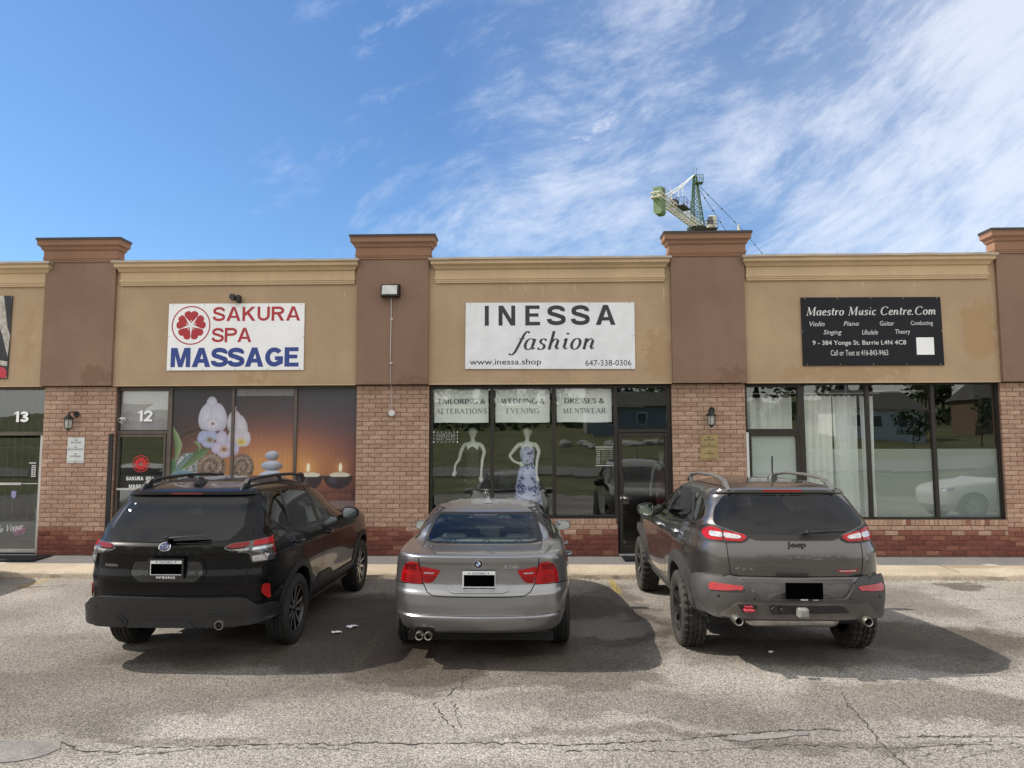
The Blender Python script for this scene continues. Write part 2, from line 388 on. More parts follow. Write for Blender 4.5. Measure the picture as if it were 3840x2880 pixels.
def f_grass(t, pos):
    a = t.noise(pos, .35, 5, .6); b = t.noise(pos, 9.0, 5, .7)
    c = t.mix(t.ramp(a, .3, .7), (.10, .115, .048), (.185, .185, .088))
    f = t.ramp(b, .3, .7, .6, 1.3)
    return t.mix(1.0, c, t.N('ShaderNodeCombineXYZ', {0: f, 1: f, 2: f}), 'MULTIPLY'), (b, .05, .8), None
M['grass'] = geo_mat('grass_ground', f_grass)
M['road'] = mat('road_asphalt', (.19, .185, .175), .9, var=.15, vs=1.0, bump=.3)
M['leaf'] = mat('leaf_green', (.045, .075, .022), .7, var=.5, vs=.6)
M['leaf_dark'] = mat('leaf_dark_green', (.022, .042, .014), .7, var=.5, vs=.5)

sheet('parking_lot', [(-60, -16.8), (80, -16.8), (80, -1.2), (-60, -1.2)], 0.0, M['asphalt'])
# land under and behind the shops, out to the horizon
sheet('ground', [(-900, -900), (900, -900), (900, 900), (-900, 900)], -.25, M['grass'])
# hillside across the street (rises away from the lot)
def hill_h(x, y):
    d = -y
    if d < 17: return 0.0
    h = .012*(d-17) + max(0, d-40)*.055 + max(0, x)*.012*min(1, max(0, (d-17)/20))
    h += max(0, d-60)*.03
    return h + .35*math.sin(x*.11)*math.cos(d*.09)*min(1, max(0, (d-40)/20))
mb = MB(); nx, ny = 60, 40
for j in range(ny+1):
    for i in range(nx+1):
        x = -110 + 240*i/nx; y = -16.8 - 150*(j/ny)**1.5
        mb.v.append((x, y, hill_h(x, y) + .01))
for j in range(ny):
    for i in range(nx):
        a = j*(nx+1)+i; mb.f.append([a, a+1, a+nx+2, a+nx+1]); mb.m.append(0)
o = build('hillside', mb, M['grass'], smooth=60, kind='structure')
mb = MB()
for i in range(61):
    x = -110 + 4*i; yc = -33.0 - .14*max(0, x) + .05*min(0, x)
    for s in (5.5, -5.5): mb.v.append((x, yc+s, hill_h(x, yc+s)+.06))
for i in range(60): mb.f.append([2*i, 2*i+1, 2*i+3, 2*i+2]); mb.m.append(0)
build('street', mb, M['road'], smooth=60, kind='structure')
mb = MB()
for i in range(61):
    x = -110 + 4*i; yc = -27.2 - .14*max(0, x) + .05*min(0, x)
    for s in (.15, -.15): mb.v.append((x, yc+s, hill_h(x, yc+s)+.16))
    mb.v.append((x, yc+.15, hill_h(x, yc)-.2)); mb.v.append((x, yc-.15, hill_h(x, yc)-.2))
for i in range(60):
    a = 4*i
    for p, q in ((0, 1), (1, 3), (2, 0)): mb.f.append([a+p, a+q, a+4+q, a+4+p]); mb.m.append(0)
build('street_kerb', mb, M['concrete'], kind='structure')

# sidewalk slab and its concrete kerb
CW = -.62*K
mb = MB(); mb.add([(-60, -.62, .105), (60, -.62, .105), (60, .3, .155), (-60, .3, .155), (-60, -.62, -.2), (60, -.62, -.2)], [(0, 1, 2, 3), (4, 5, 1, 0)])
build('sidewalk', mb, M['walk'], kind='structure', fix=False)
xs = [-60, -40, -25]+[-14+.14*i for i in range(200)]+[25, 40, 60]
mb = MB(); prof = [(-.62, .109), (-.9, .104), (-1.18, .090), (-1.225, .075), (-1.245, .05), (-1.25, -.1)]
for x in xs:
    w1, w2 = random.gauss(0, .006), random.gauss(0, .005)
    for j, (y, z) in enumerate(prof):
        e = (0, .3, .8, 1, 1, .6)[j]
        mb.v.append((x, y+w1*e+.012*math.sin(x*1.7)*e, z+w2*e*.8 - (.012 if e > .7 and random.random() < .06 else 0)))
n = len(prof)
for i in range(len(xs)-1):
    for j in range(n-1): mb.f.append([i*n+j, i*n+j+1, (i+1)*n+j+1, (i+1)*n+j]); mb.m.append(0)
build('kerb', mb, M['concrete'], smooth=40, kind='structure')
# seams across the kerb and walk
M['seam'] = mat('dark_joint', (.045, .04, .035), .95)
kerb_o = bpy.data.objects['kerb']
for x in (-9.4, -6.3, -3.15, 0.05, 3.1, 5.2, 6.45, 9.5):
    mb = MB(); y = -1.26
    for j in range(9):
        xx = x + random.gauss(0, .006); yy = -1.252 + j*.082; zz = np.interp(yy, [-1.25, -1.18, -.9, -.62], [.062, .093, .107, .112])
        mb.v += [(xx-.006, yy, zz), (xx+.006, yy, zz)]
    for j in range(8): mb.f.append([2*j, 2*j+1, 2*j+3, 2*j+2]); mb.m.append(0)
    build('kerb_joint', mb, M['seam'], kerb_o, fix=False)

# cracks, painted bay lines, patches on the lot
lot = bpy.data.objects['parking_lot']
M['crack'] = mat('crack_shadow', (.045, .040, .036), 1.0)
def crack(pts, w0=.012, name='crack'):
    mb = MB(); P = [Vector((x, y, 0)) for x, y in pts]; S = []
    for i in range(len(P)-1):
        n = max(2, int((P[i+1]-P[i]).length/.035)); d = (P[i+1]-P[i]); nn = Vector((-d.y, d.x, 0)).normalized()
        for j in range(n):
            S.append(P[i]+d*j/n + nn*random.gauss(0, .011))
    S.append(P[-1]); L = len(S)
    for i, p in enumerate(S):
        d = (S[min(i+1, L-1)]-S[max(0, i-1)]); nn = Vector((-d.y, d.x, 0)).normalized()
        w_ = w0*.72*(.2+random.random()**1.6*1.2)*min(1, .25+min(i, L-1-i)/6)
        mb.v += [tuple(p+nn*w_*.5+Vector((0, 0, .004))), tuple(p-nn*w_*.5+Vector((0, 0, .004)))]
    for i in range(L-1): mb.f.append([2*i, 2*i+1, 2*i+3, 2*i+2]); mb.m.append(0)
    build(name, mb, M['crack'], lot, fix=False)
crack([(-3.65,-7.33),(-3.25,-7.28),(-3.04,-7.41),(-2.82,-7.43),(-2.69,-7.33),(-2.45,-7.35),(-2.25,-7.31),(-1.89,-7.29),(-1.63,-7.26),(-1.37,-7.27),(-1.12,-7.22),(-.87,-7.27),(-.48,-7.22),(-.14,-7.23),(.27,-7.24),(.65,-7.2),(.97,-7.15),(1.14,-7.11),(1.59,-7.0),(1.99,-6.95),(2.39,-6.95)], .02)
crack([(-5.5,-7.6),(-4.4,-7.5),(-3.65,-7.33)], .018)
crack([(-2.89,-7.63),(-2.67,-7.47),(-2.42,-7.41),(-2.22,-7.3)], .012); crack([(-3.44,-7.6),(-3.26,-7.53),(-3.09,-7.32)], .014)
crack([(-3.0,-7.5),(-2.6,-7.42),(-2.1,-7.36),(-1.5,-7.33),(-1.0,-7.36)], .008)
crack([(-.14,-7.29),(.2,-7.35),(.63,-7.31),(1.01,-7.34),(1.58,-7.24),(1.83,-7.21),(2.2,-7.25),(2.5,-7.25),(2.85,-7.19),(3.35,-7.16),(4.2,-7.1)], .012)
crack([(2.39,-6.95),(2.6,-7.06),(3.06,-7.04),(3.43,-7.04),(4.5,-6.9)], .014)
crack([(2.55,-6.15),(2.49,-6.37),(2.47,-6.56),(2.46,-6.75),(2.41,-6.96),(2.37,-7.27),(2.37,-7.6),(2.5,-7.9)], .014)
crack([(2.44,-7.06),(2.53,-7.08),(2.71,-7.04),(3.18,-7.05),(3.14,-7.11),(2.94,-7.18),(2.67,-7.3),(2.41,-7.43)], .011)
crack([(2.68,-7.47),(3.01,-7.29),(3.3,-7.22),(3.6,-7.3)], .01); crack([(3.18,-7.05),(3.5,-6.94),(4.0,-6.7)], .011)
crack([(-.54,-4.94),(-.52,-5.33),(-.47,-5.61),(-.62,-5.84),(-.6,-6.08),(-.69,-6.22),(-.69,-6.35),(-.79,-6.51),(-.72,-6.63),(-.66,-6.81),(-.51,-7.14)], .014)
crack([(-.69,-6.35),(-.6,-6.51),(-.58,-6.81),(-.5,-7.02)], .01); crack([(-1.09,-6.59),(-.79,-6.49)], .008)
crack([(5.0,-3.9),(5.9,-3.5),(6.8,-3.4),(7.6,-3.0)], .01); crack([(4.6,-2.4),(5.4,-2.7),(6.6,-2.5)], .008); crack([(-6.4,-5.6),(-5.6,-5.8),(-4.9,-5.7)], .006)
def f_patch(t, pos):
    n = t.noise(pos, 70, 4, .7); b = t.noise(pos, 5, 4, .6)
    c = t.mix(t.ramp(b, .3, .7), (.16, .155, .15), (.23, .225, .215)); f = t.ramp(n, .3, .7, .7, 1.25)
    return t.mix(1.0, c, t.N('ShaderNodeCombineXYZ', {0: f, 1: f, 2: f}), 'MULTIPLY'), (n, .006, .6), None
M['patch'] = geo_mat('filler_patch', f_patch)
def patchsheet(name, pts, m, z, jit=.02, seg=.06):
    P = []
    for i in range(len(pts)):
        a, b = Vector((*pts[i], 0)), Vector((*pts[(i+1) % len(pts)], 0)); n = max(1, int((b-a).length/seg))
        for j in range(n):
            q = a+(b-a)*j/n; P.append((q.x+random.gauss(0, jit), q.y+random.gauss(0, jit), z))
    mb = MB(); mb.add(P, [tuple(range(len(P)))]); return build(name, mb, m, lot, fix=False)
patchsheet('filler_patch', [(-3.9,-7.29),(-3.51,-7.26),(-3.27,-7.28),(-3.21,-7.37),(-3.28,-7.53),(-3.44,-7.6),(-3.9,-7.65)], M['patch'], .005, .01)
patchsheet('filler_patch', [(1.3,-7.13),(1.58,-7.04),(1.97,-6.99),(1.93,-7.05),(1.45,-7.16)], M['patch'], .005, .006)
def f_yel(t, pos):
    return t.mix(t.ramp(t.noise(pos, 9, 5, .7), .4, .6), (.55, .40, .09), (.45, .33, .10)), (t.noise(pos, 40, 4, .7), .008, .6), None
def worn_paint(name, a, thr):
    m = geo_mat(name, f_yel)
    t = NT(m.node_tree); outn = [n for n in t.n if n.type == 'OUTPUT_MATERIAL'][0]; src = outn.inputs[0].links[0].from_socket
    pos = t.N('ShaderNodeNewGeometry'); n = t.noise(pos, 28.0, 5, .8)
    fac = t.M('MULTIPLY', t.ramp(n, thr, thr+.06), a)
    s = t.N('ShaderNodeMixShader', {0: fac, 1: t.N('ShaderNodeBsdfTransparent'), 2: src}); t.l.new(s, outn.inputs[0]); return m
M['yellow'] = worn_paint('yellow_line_paint', .8, .48); M['yellow_faint'] = worn_paint('worn_yellow_line_paint', .5, .56)
for x0, x1, y0, y1, mm in ((-7.47, -7.33, -1.35, -2.1, 'yellow'), (-7.44, -7.32, -2.2, -5.2, 'yellow_faint'), (-4.5, -4.4, -1.3, -5.4, 'yellow_faint'), (-1.72, -1.6, -1.4, -5.6, 'yellow_faint'),
                           (1.13, 1.24, -1.32, -2.3, 'yellow'), (1.12, 1.22, -2.4, -5.5, 'yellow_faint'), (3.98, 4.1, -1.4, -3.9, 'yellow_faint'), (3.99, 4.1, -3.9, -5.6, 'yellow_faint'), (6.85, 6.95, -1.4, -5.4, 'yellow_faint')):
    patchsheet('bay_line', [(x0, y1), (x1, y1), (x1, y0), (x0, y0)], M[mm], .004, .005, .05)
# grit along the kerb
mb = MB()
for i in range(1500):
    x = random.uniform(-11, 11); y = -1.26-abs(random.gauss(0, .05))-.005; s = random.uniform(.004, .014)
    mb.add([(x-s, y-s*.6, .002), (x+s, y-s*.4, .002), (x+s*.3, y+s, .002), (x, y, .002+s)], [(0, 1, 3), (1, 2, 3), (2, 0, 3)])
g_ = build('gutter_grit', mb, mat('grit', (.30, .22, .14), .95, var=.4, vs=9), kind='stuff'); 

# ================================================================== the row of shops
ZB, CH, LP = .163, .0791, .2205
_bm_cache = {}
def brick_mesh(L, H, v, mname):
    key = (round(L, 2), round(H, 2), v, mname)
    if key in _bm_cache: return _bm_cache[key]
    r_ = random.Random(v*31+int(L*100)); L, H = key[0], key[1]
    nx, nz = max(1, int(L/.045)), 2; D = .05; mb = MB()
    for j in range(nz+1):
        for i in range(nx+1):
            e = i in (0, nx) or j in (0, nz)
            mb.v.append((-L/2+L*i/nx + (r_.uniform(-.0015, .0015) if e else 0), (.004 if e else 0)+r_.uniform(-.004, .004)*(.5 if e else 1), -H/2+H*j/nz))
    for j in range(nz):
        for i in range(nx): a = j*(nx+1)+i; mb.f.append([a, a+1, a+nx+2, a+nx+1]); mb.m.append(0)
    ring = [i for i in range(nx+1)]+[(nx+1)*j+nx for j in range(1, nz+1)]+[(nx+1)*nz+i for i in range(nx-1, -1, -1)]+[(nx+1)*j for j in range(nz-1, 0, -1)]
    b = len(mb.v)
    for i in ring: v_ = mb.v[i]; mb.v.append((v_[0], D, v_[2]))
    n = len(ring)
    for i in range(n): mb.f.append([ring[(i+1) % n], ring[i], b+i, b+(i+1) % n]); mb.m.append(0)
    me = bpy.data.meshes.new('brick'); me.from_pydata(mb.v, [], mb.f); me.materials.append(M[mname]); _bm_cache[key] = me
    return me
def org(o):
    v = Vector((0, 0, 0))
    while o is not None: v = v+o.location; o = o.parent
    return v
def brickwork(part, x0, x1, z0, z1, rows, yf=0.0, hidden=None, start=0, rowlock=False):
    o0 = org(part); stuff = MB(); H = (z1-z0)/rows
    for r_ in range(rows):
        zc = z0+H*(r_+.5); h = H-.0105; p = LP if not rowlock else .0765; gap = .0105
        off = (p/2 if (r_+start) % 2 else 0) if not rowlock else 0
        x = x0 - off
        while x < x1-.02:
            a, b = max(x, x0), min(x+p-gap, x1); x += p
            if b-a < .025: continue
            zz = zc
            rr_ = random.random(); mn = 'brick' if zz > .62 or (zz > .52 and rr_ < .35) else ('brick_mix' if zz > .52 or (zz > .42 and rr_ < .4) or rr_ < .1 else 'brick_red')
            if rowlock: mn = 'brick' if random.random() < .8 or x0 < 3 else 'brick_mix'
            yy = yf+random.gauss(0, .0018)
            if hidden and hidden((a+b)/2, zc):
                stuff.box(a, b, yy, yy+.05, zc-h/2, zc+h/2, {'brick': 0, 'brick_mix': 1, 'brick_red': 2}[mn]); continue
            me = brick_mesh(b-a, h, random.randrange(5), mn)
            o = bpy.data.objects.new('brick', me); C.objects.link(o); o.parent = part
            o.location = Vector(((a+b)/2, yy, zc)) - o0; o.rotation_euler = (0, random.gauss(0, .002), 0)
    if stuff.f: build('brickwork', stuff, [M['brick'], M['brick_mix'], M['brick_red']], part, kind='stuff')

def wall_part(unit, name, x0, x1, z0, z1, rows, hidden=None, rowlock_h=0.0, depth=.24, start=0):
    mb = MB(); mb.box(x0+.004, x1-.004, .011, depth, 0, z1-.004)
    p = build(name, mb, M['mortar'], unit, origin=(x0, 0, 0))
    zt = z1-rowlock_h
    brickwork(p, x0, x1, z0, zt, rows, hidden=hidden, start=start)
    if rowlock_h: brickwork(p, x0, x1, zt, z1, 1, hidden=hidden, rowlock=True)
    # brick return on both ends
    return p

def panel(unit, x0, x1, xa, xb):
    """tan stucco band with its moulded cornice and metal coping; xa, xb: the cornice run"""
    z0, z1 = 2.938*K, 4.97*K
    mb = MB(); mb.box(x0, x1, -.06, .22, z0, z1)
    build('stucco_panel', mb, M['tan'], unit, origin=((x0+x1)/2, 0, z0))
    prof = [(4.605, .012), (4.605, .05), (4.635, .05), (4.635, .065), (4.665, .065), (4.665, .082), (4.70, .082), (4.70, .055), (4.715, .055), (4.835, .06), (4.835, .10),
            (4.85, .115), (4.875, .14), (4.89, .175), (4.90, .215), (4.905, .225), (4.955, .225), (4.96, .25), (4.993, .25), (4.993, .0)]
    rings = []
    for z, p in prof:
        q = p*.42
        rings.append([(xa+.10-q, .20, z*K+.02), (xa+.10-q, -.06-p*.7, z*K+.02), (xb-.10+q, -.06-p*.7, z*K+.02), (xb-.10+q, .20, z*K+.02)])
    mb = MB().loft(rings)
    c = build('cornice', mb, M['cornice'], unit, origin=((xa+xb)/2, -.06, 4.6*K))
    mb = MB(); n = 14; rings = []
    for i in range(n+1):
        x = xa-.025+(xb-xa+.05)*i/n; dz = random.gauss(0, .0035)
        rings.append([(x, -.255, 4.985*K+dz), (x, -.255, 5.02*K+dz), (x, .23, 5.025*K+dz), (x, .23, 4.985*K+dz)])
    mb.loft(rings)
    for i in (5,): mb.box(xa+(xb-xa)*.37-.006, xa+(xb-xa)*.37+.006, -.26, .1, 4.985*K, 5.035*K)
    build('coping', mb, M['coping'], c)
    mb = MB(); mb.box(x0+.01, x1-.01, -.068, -.05, z0-.012, z0+.004)
    build('drip_edge', mb, M['cornice'], unit)

def pilaster(unit, x0, x1):
    z0 = 2.936*K
    mb = MB(); mb.box(x0, x1, -.125, .06, z0, 5.05*K)
    p = build('pilaster', mb, M['brown'], unit, origin=((x0+x1)/2, 0, z0))
    prof = [(5.0, .01), (5.0, .035), (5.03, .035), (5.03, .05), (5.055, .05), (5.055, .065), (5.085, .065), (5.085, .045), (5.20, .05), (5.20, .08), (5.215, .095), (5.245, .11),
            (5.265, .145), (5.275, .175), (5.285, .18), (5.335, .18), (5.34, .19), (5.365, .19), (5.365, 0)]
    rings = [[(x0-q*.62, .06+q*.3, z*K+.03), (x0-q*.62, -.125-q*.55, z*K+.03), (x1+q*.62, -.125-q*.55, z*K+.03), (x1+q*.62, .06+q*.3, z*K+.03)] for z, q in prof]
    c = build('pilaster_cap', MB().loft(rings), M['cap'], unit, origin=((x0+x1)/2, 0, 5.0*K))
    mb = MB(); mb.box(x0-.13, x1+.13, -.242, .125, 5.362*K+.03, 5.40*K+.03)
    build('cap_coping', mb, M['dark_coping'], c)

def unit(label, x0, x1, loc):
    u = thing('shop_unit', label, 'shop', loc)
    mb = MB()   # room behind the glass (open to the front) and the outer shell
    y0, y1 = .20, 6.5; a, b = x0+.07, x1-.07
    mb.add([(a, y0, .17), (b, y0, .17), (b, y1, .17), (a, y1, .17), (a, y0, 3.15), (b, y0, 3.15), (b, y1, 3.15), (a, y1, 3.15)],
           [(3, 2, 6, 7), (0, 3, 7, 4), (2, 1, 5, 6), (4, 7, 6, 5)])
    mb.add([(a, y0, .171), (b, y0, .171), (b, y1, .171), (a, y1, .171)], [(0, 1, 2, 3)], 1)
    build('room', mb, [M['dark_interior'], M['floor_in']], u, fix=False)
    mb = MB(); mb.box(x0, x1, 13.7, 14, 0, 4.9); mb.box(x0, x1, .36, 13.7, 4.55, 4.75); mb.box(x0, x0+.06, .36, 13.7, -.2, 4.55); mb.box(x1-.06, x1, .36, 13.7, -.2, 4.55)
    build('roof_and_walls', mb, M['tan'], u)
    return u
def frame(unit_, bars, m, y0=.085, y1=.165, name='window_frame', parent=None):
    mb = MB()
    for x0, x1, z0, z1 in bars: mb.cbox(x0*K, x1*K, y0+random.uniform(-.001, .001), y1, z0*K, z1*K, .004)
    return build(name, mb, m, parent or unit_, smooth=30)
def pane(unit_, x0, x1, z0, z1, m='pane', y=.125, name='window_pane', parent=None):
    mb = MB(); x0, x1, z0, z1 = x0*K, x1*K, z0*K, z1*K
    tl = [random.gauss(0, .0012) for _ in range(4)]
    mb.add([(x0, y+tl[0], z0), (x1, y+tl[1], z0), (x1, y+tl[2], z1), (x0, y+tl[3], z1)], [(0, 1, 2, 3)])
    return build(name, mb, M[m], parent or unit_, fix=False)

U13 = unit('hair studio shop unit numbered 13, dark barred glazing beside the first brick pier', -13.5, -8.40, (-11, 0, 0))
U12 = unit('massage spa shop unit numbered 12 with orchid and candle mural across its windows', -8.38, -2.42, (-5.4, 0, 0))
U11 = unit('fashion shop unit with white banners and mannequins behind the glass', -2.40, 3.04, (.3, 0, 0))
U10 = unit('music school shop unit with white curtains behind wide dark-framed windows', 3.06, 8.70, (5.8, 0, 0))
U9 = unit('end shop unit of which only brick pier edge and pilaster show', 8.72, 13.5, (11, 0, 0))

# brick piers
hid12 = lambda x, z: z < 1.35 and x > -8.0+.75 and z < .95 + (x+8)*.25
wall_part(U12, 'brick_pier', -8.185*K, -6.97*K, ZB, 2.925*K, 37, hidden=lambda x, z: x > -7.72 and z < .42)
wall_part(U11, 'brick_pier', -2.90*K, -1.695*K, ZB, 2.925*K, 37, hidden=lambda x, z: (x < -2.62 and z < .72) or (x > -2.1 and z < .35), start=1)
wall_part(U10, 'brick_pier', 2.30*K, 3.49*K, ZB, 2.925*K, 37, hidden=lambda x, z: z < 1.32)
wall_part(U9, 'brick_pier', 7.60*K, 8.78*K, ZB, 2.925*K, 37, hidden=lambda x, z: x > 8.35, start=1)
wall_part(U12, 'low_wall', -6.08*K, -2.905*K, ZB, .745*K, 6, hidden=lambda x, z: True, rowlock_h=.1)
wall_part(U11, 'low_wall', -1.69*K, 1.388*K, ZB, .742*K, 6, hidden=lambda x, z: x < .42, rowlock_h=.1, start=1)
wall_part(U10, 'low_wall', 4.40*K, 7.595*K, ZB, .728*K, 6, hidden=lambda x, z: x < 5.35, rowlock_h=.1)
for u_, xa, xb in ((U13, -12.9, -8.20), (U12, -7.0, -2.90), (U11, -1.70, 2.305), (U10, 3.50, 7.585), (U9, 8.8, 12.8)):
    panel(u_, xa*K, xb*K, {-12.9: -12.8, -7.0: -6.99, -1.70: -1.665, 3.50: 3.475, 8.8: 8.82}[xa]*K, {-8.20: -8.09, -2.90: -2.875, 2.305: 2.28, 7.585: 7.53, 12.8: 12.7}[xb]*K)
for u_, xa, xb in ((U12, -8.2, -6.995), (U11, -2.895, -1.70), (U10, 2.305, 3.505), (U9, 7.585, 8.8)): pilaster(u_, xa*K, xb*K)

# --- unit 13: barred transom and door
bg_ = M['bronze_grey']
frame(U13, [(-12.0, -8.24, 2.885, 2.935), (-12.0, -8.24, 2.112, 2.178)], bg_)
pane(U13, -12.0, -8.22, 2.178, 2.885)
frame(U13, [(-8.238, -8.19, .16, 2.112)], M['alu'], y0=.03, y1=.1, name='door_jamb')
door = build('door', MB().cbox(-8.275*K, -8.24*K, .08, .13, .17*K, 2.11*K, .004).cbox(-9.3*K, -8.275*K, .08, .13, .17*K, .225*K, .004), M['alu'], U13, smooth=30)
pane(U13, -9.3, -8.275, .225, 2.075, parent=door, name='door_glass', y=.11)
build('push_bar', MB().cbox(-9.3*K, -8.55*K, .06, .08, 1.285*K, 1.325*K, .003).cbox(-8.55*K, -8.28*K, .075, .09, 1.30*K, 1.315*K, .002), M['alu'], door)
build('lower_panel', MB().box(-9.3*K, -8.285*K, .1145, .118, .225*K, .68*K), mat('grey_vinyl', (.055, .058, .062), .5), door)
mb = MB()
for i in range(12): mb.tube([(-9.75+i*.135, .19, .25), (-9.75+i*.135, .19, 3.05)], .006, 5)
for z in (.6, 1.1, 1.5, 2.0, 2.5, 2.9): mb.tube([(-9.9, .19, z), (-8.68, .19, z)], .006, 5)
build('security_bars', mb, M['black'], U13)

# --- unit 12: mural windows
frame(U12, [(-7.02, -6.965, .16, 2.93), (-6.965, -6.12, 2.86, 2.93), (-6.12, -6.045, .16, 2.93), (-6.045, -2.905, 2.89, 2.93), (-5.035, -4.985, .77, 2.89), (-3.975, -3.925, .77, 2.89), (-6.045, -2.905, .745, .78),
            (-2.92, -2.905, .78, 2.89), (-6.965, -6.12, 2.13, 2.19)], bg_)
build('dark_jamb', MB().cbox(-7.395, -7.315, -.035, -.012, .16, 2.14*K, .004), M['black'], U12)
pane(U12, -6.965, -6.12, 2.19, 2.86)
door = frame(U12, [(-6.955, -6.92, .17, 2.125), (-6.165, -6.13, .17, 2.125), (-6.92, -6.165, 2.08, 2.125), (-6.92, -6.165, .17, .30)], bg_, y0=.075, y1=.135, name='door')
pane(U12, -6.92, -6.165, .30, 2.08, parent=door, name='door_glass', y=.11)
build('push_bar', MB().cbox(-6.92*K, -6.17*K, .045, .07, 1.20*K, 1.235*K, .003), M['alu'], door)
M['sky_film'] = mat('pale_window_film', (.42, .40, .44), .5, var=.15, vs=1)
build('transom_film', MB().box(-6.95*K, -6.13*K, .150, .152, 2.2*K, 2.85*K), M['sky_film'], U12)

# --- fashion unit
bz = M['bronze']
frame(U11, [(-1.69, -1.644, .76, 2.93), (-.683, -.627, .79, 2.875), (.34, .403, .79, 2.875), (1.36, 1.42, .16, 2.93), (-1.644, 1.36, 2.873, 2.93), (-1.69, 1.36, .745, .79),
            (1.42, 2.30, 2.873, 2.93), (2.238, 2.30, .16, 2.873), (1.42, 2.238, 2.135, 2.19)], bz)
for a, b in ((-1.644, -.683), (-.627, .34), (.403, 1.36)): pane(U11, a, b, .79, 2.873)
pane(U11, 1.42, 2.238, 2.19, 2.873)
door = frame(U11, [(1.425, 1.484, .175, 2.13), (2.186, 2.236, .175, 2.13), (1.484, 2.186, 2.066, 2.13), (1.484, 2.186, .175, .30)], bz, y0=.07, y1=.14, name='door')
pane(U11, 1.484, 2.186, .30, 2.066, parent=door, name='door_glass', y=.11)
build('pull_handle', MB().cbox(1.44*K, 1.50*K, .03, .055, 1.15*K, 1.47*K, .004).box(1.455*K, 1.475*K, .055, .07, 1.2*K, 1.22*K).box(1.455*K, 1.475*K, .055, .07, 1.4*K, 1.42*K), M['black'], door)
build('door_lock', MB().lathe([(0, -.008), (.017, -.008), (.02, 0)], (1.455*K, .07, 1.07*K), 'y', 12), M['alu'], door)
build('threshold', MB().cbox(1.40*K, 2.28*K, .0, .2, .15, .18, .004), M['alu'], U11)

# --- music unit
frame(U10, [(3.505, 3.548, .16, 2.93), (3.548, 4.378, 2.875, 2.93), (4.378, 4.48, .16, 2.93), (4.48, 7.62, 2.905, 2.945), (5.478, 5.534, .757, 2.905), (6.527, 6.59, .757, 2.905), (7.575, 7.622, .757, 2.905),
            (4.48, 7.62, .715, .757), (3.548, 4.378, 2.132, 2.187)], bz)
pane(U10, 3.548, 4.378, 2.187, 2.875)
for a, b in ((4.48, 5.478), (5.534, 6.527), (6.59, 7.575)): pane(U10, a, b, .757, 2.905)
door = frame(U10, [(3.55, 3.60, .175, 2.13), (4.33, 4.375, .175, 2.13), (3.60, 4.33, 2.07, 2.13), (3.60, 4.33, .175, .3)], bz, y0=.07, y1=.14, name='door')
pane(U10, 3.60, 4.33, .30, 2.07, parent=door, name='door_glass', y=.11)
frame(U10, [(3.495, 3.535, .16, 2.128)], mat('white_trim', (.62, .64, .63), .5), y0=.0, y1=.08, name='door_jamb')
def cloth_mat(name, col, tr=.35):
    m = bpy.data.materials.new(name); m.use_nodes = True; t = NT(m.node_tree); t.n.clear()
    d = t.N('ShaderNodeBsdfDiffuse', {'Color': (*col, 1)}); q = t.N('ShaderNodeBsdfTranslucent', {'Color': (*col, 1)})
    s = t.N('ShaderNodeMixShader', {0: tr, 1: d, 2: q}); t.N('ShaderNodeOutputMaterial', {'Surface': s}, out=None); return m
M['curtain'] = cloth_mat('white_curtain', (.90, .93, .92), .12)
def film_mat(name, col, a):
    m = bpy.data.materials.new(name); m.use_nodes = True; t = NT(m.node_tree); t.n.clear()
    d = t.N('ShaderNodeBsdfDiffuse', {'Color': (*col, 1)}); q = t.N('ShaderNodeBsdfTransparent', {'Color': (1, 1, 1, 1)})
    s = t.N('ShaderNodeMixShader', {0: a, 1: q, 2: d}); t.N('ShaderNodeOutputMaterial', {'Surface': s}, out=None); return m
M['frost'] = film_mat('frosted_film', (.66, .76, .74), .22)
M['frost2'] = film_mat('frosted_door_film', (.50, .57, .57), .85)
for a, b, y_ in ((4.48, 5.478, .14), (5.534, 6.527, .14), (6.59, 7.575, .14)):
    build('frosted_film', MB().box(a*K+.003, b*K-.003, y_, y_+.001, .757*K, 1.855*K), M['frost'], U10)
build('door_film', MB().box(3.6*K, 4.33*K, .128, .129, .30*K, 2.07*K), M['frost2'], U10)
def curtain(x0, x1, z0, z1, y, label, folds=7):
    mb = MB(); n = 60; ph = random.random()*6
    for i in range(n+1):
        u = i/n; x = x0+(x1-x0)*u
        for j in range(9):
            v = j/8; top = 1-v; sag = (.012 if j == 8 else 0)*abs(math.sin(u*folds*math.pi))*2
            mb.v.append((x+.01*math.sin(v*5+u*9), y+.045*math.sin(u*folds*2*math.pi+ph+.5*top)*(.5+.5*top)+.015*math.sin(u*31), z0+(z1-z0)*v-sag))
    for i in range(n):
        for j in range(8): a = i*9+j; mb.f.append([a, a+9, a+10, a+1]); mb.m.append(0)
    o = build('curtain', mb, M['curtain'], smooth=70, origin=((x0+x1)/2, y, z0), fix=False)
    return tag(o, label, 'curtain', 'curtains in the music school windows')
curtain(3.56*K, 4.37*K, .4, 2.74*K, .42, 'short white curtain filling the transom above the music school door', 5)
curtain(4.50*K, 5.06*K, .3, 2.76*K, .45, 'white curtain just beside the music school door, in its first wide window', 5)
curtain(5.09*K, 5.47*K, .3, 2.76*K, .46, 'narrow white curtain with a dark slit beside it, behind black sign side window', 4)
curtain(5.56*K, 5.76*K, .3, 2.76*K, .46, 'gathered end of white curtain next to the music note decal', 3)
tag(build('curtain_rod', MB().tube([(3.5*K, .42, 2.79*K), (5.85*K, .42, 2.79*K)], .009, 8), M['alu'], origin=(4.7*K, .42, 2.79*K)), 'thin metal curtain rod across top of music school windows', 'curtain rod')
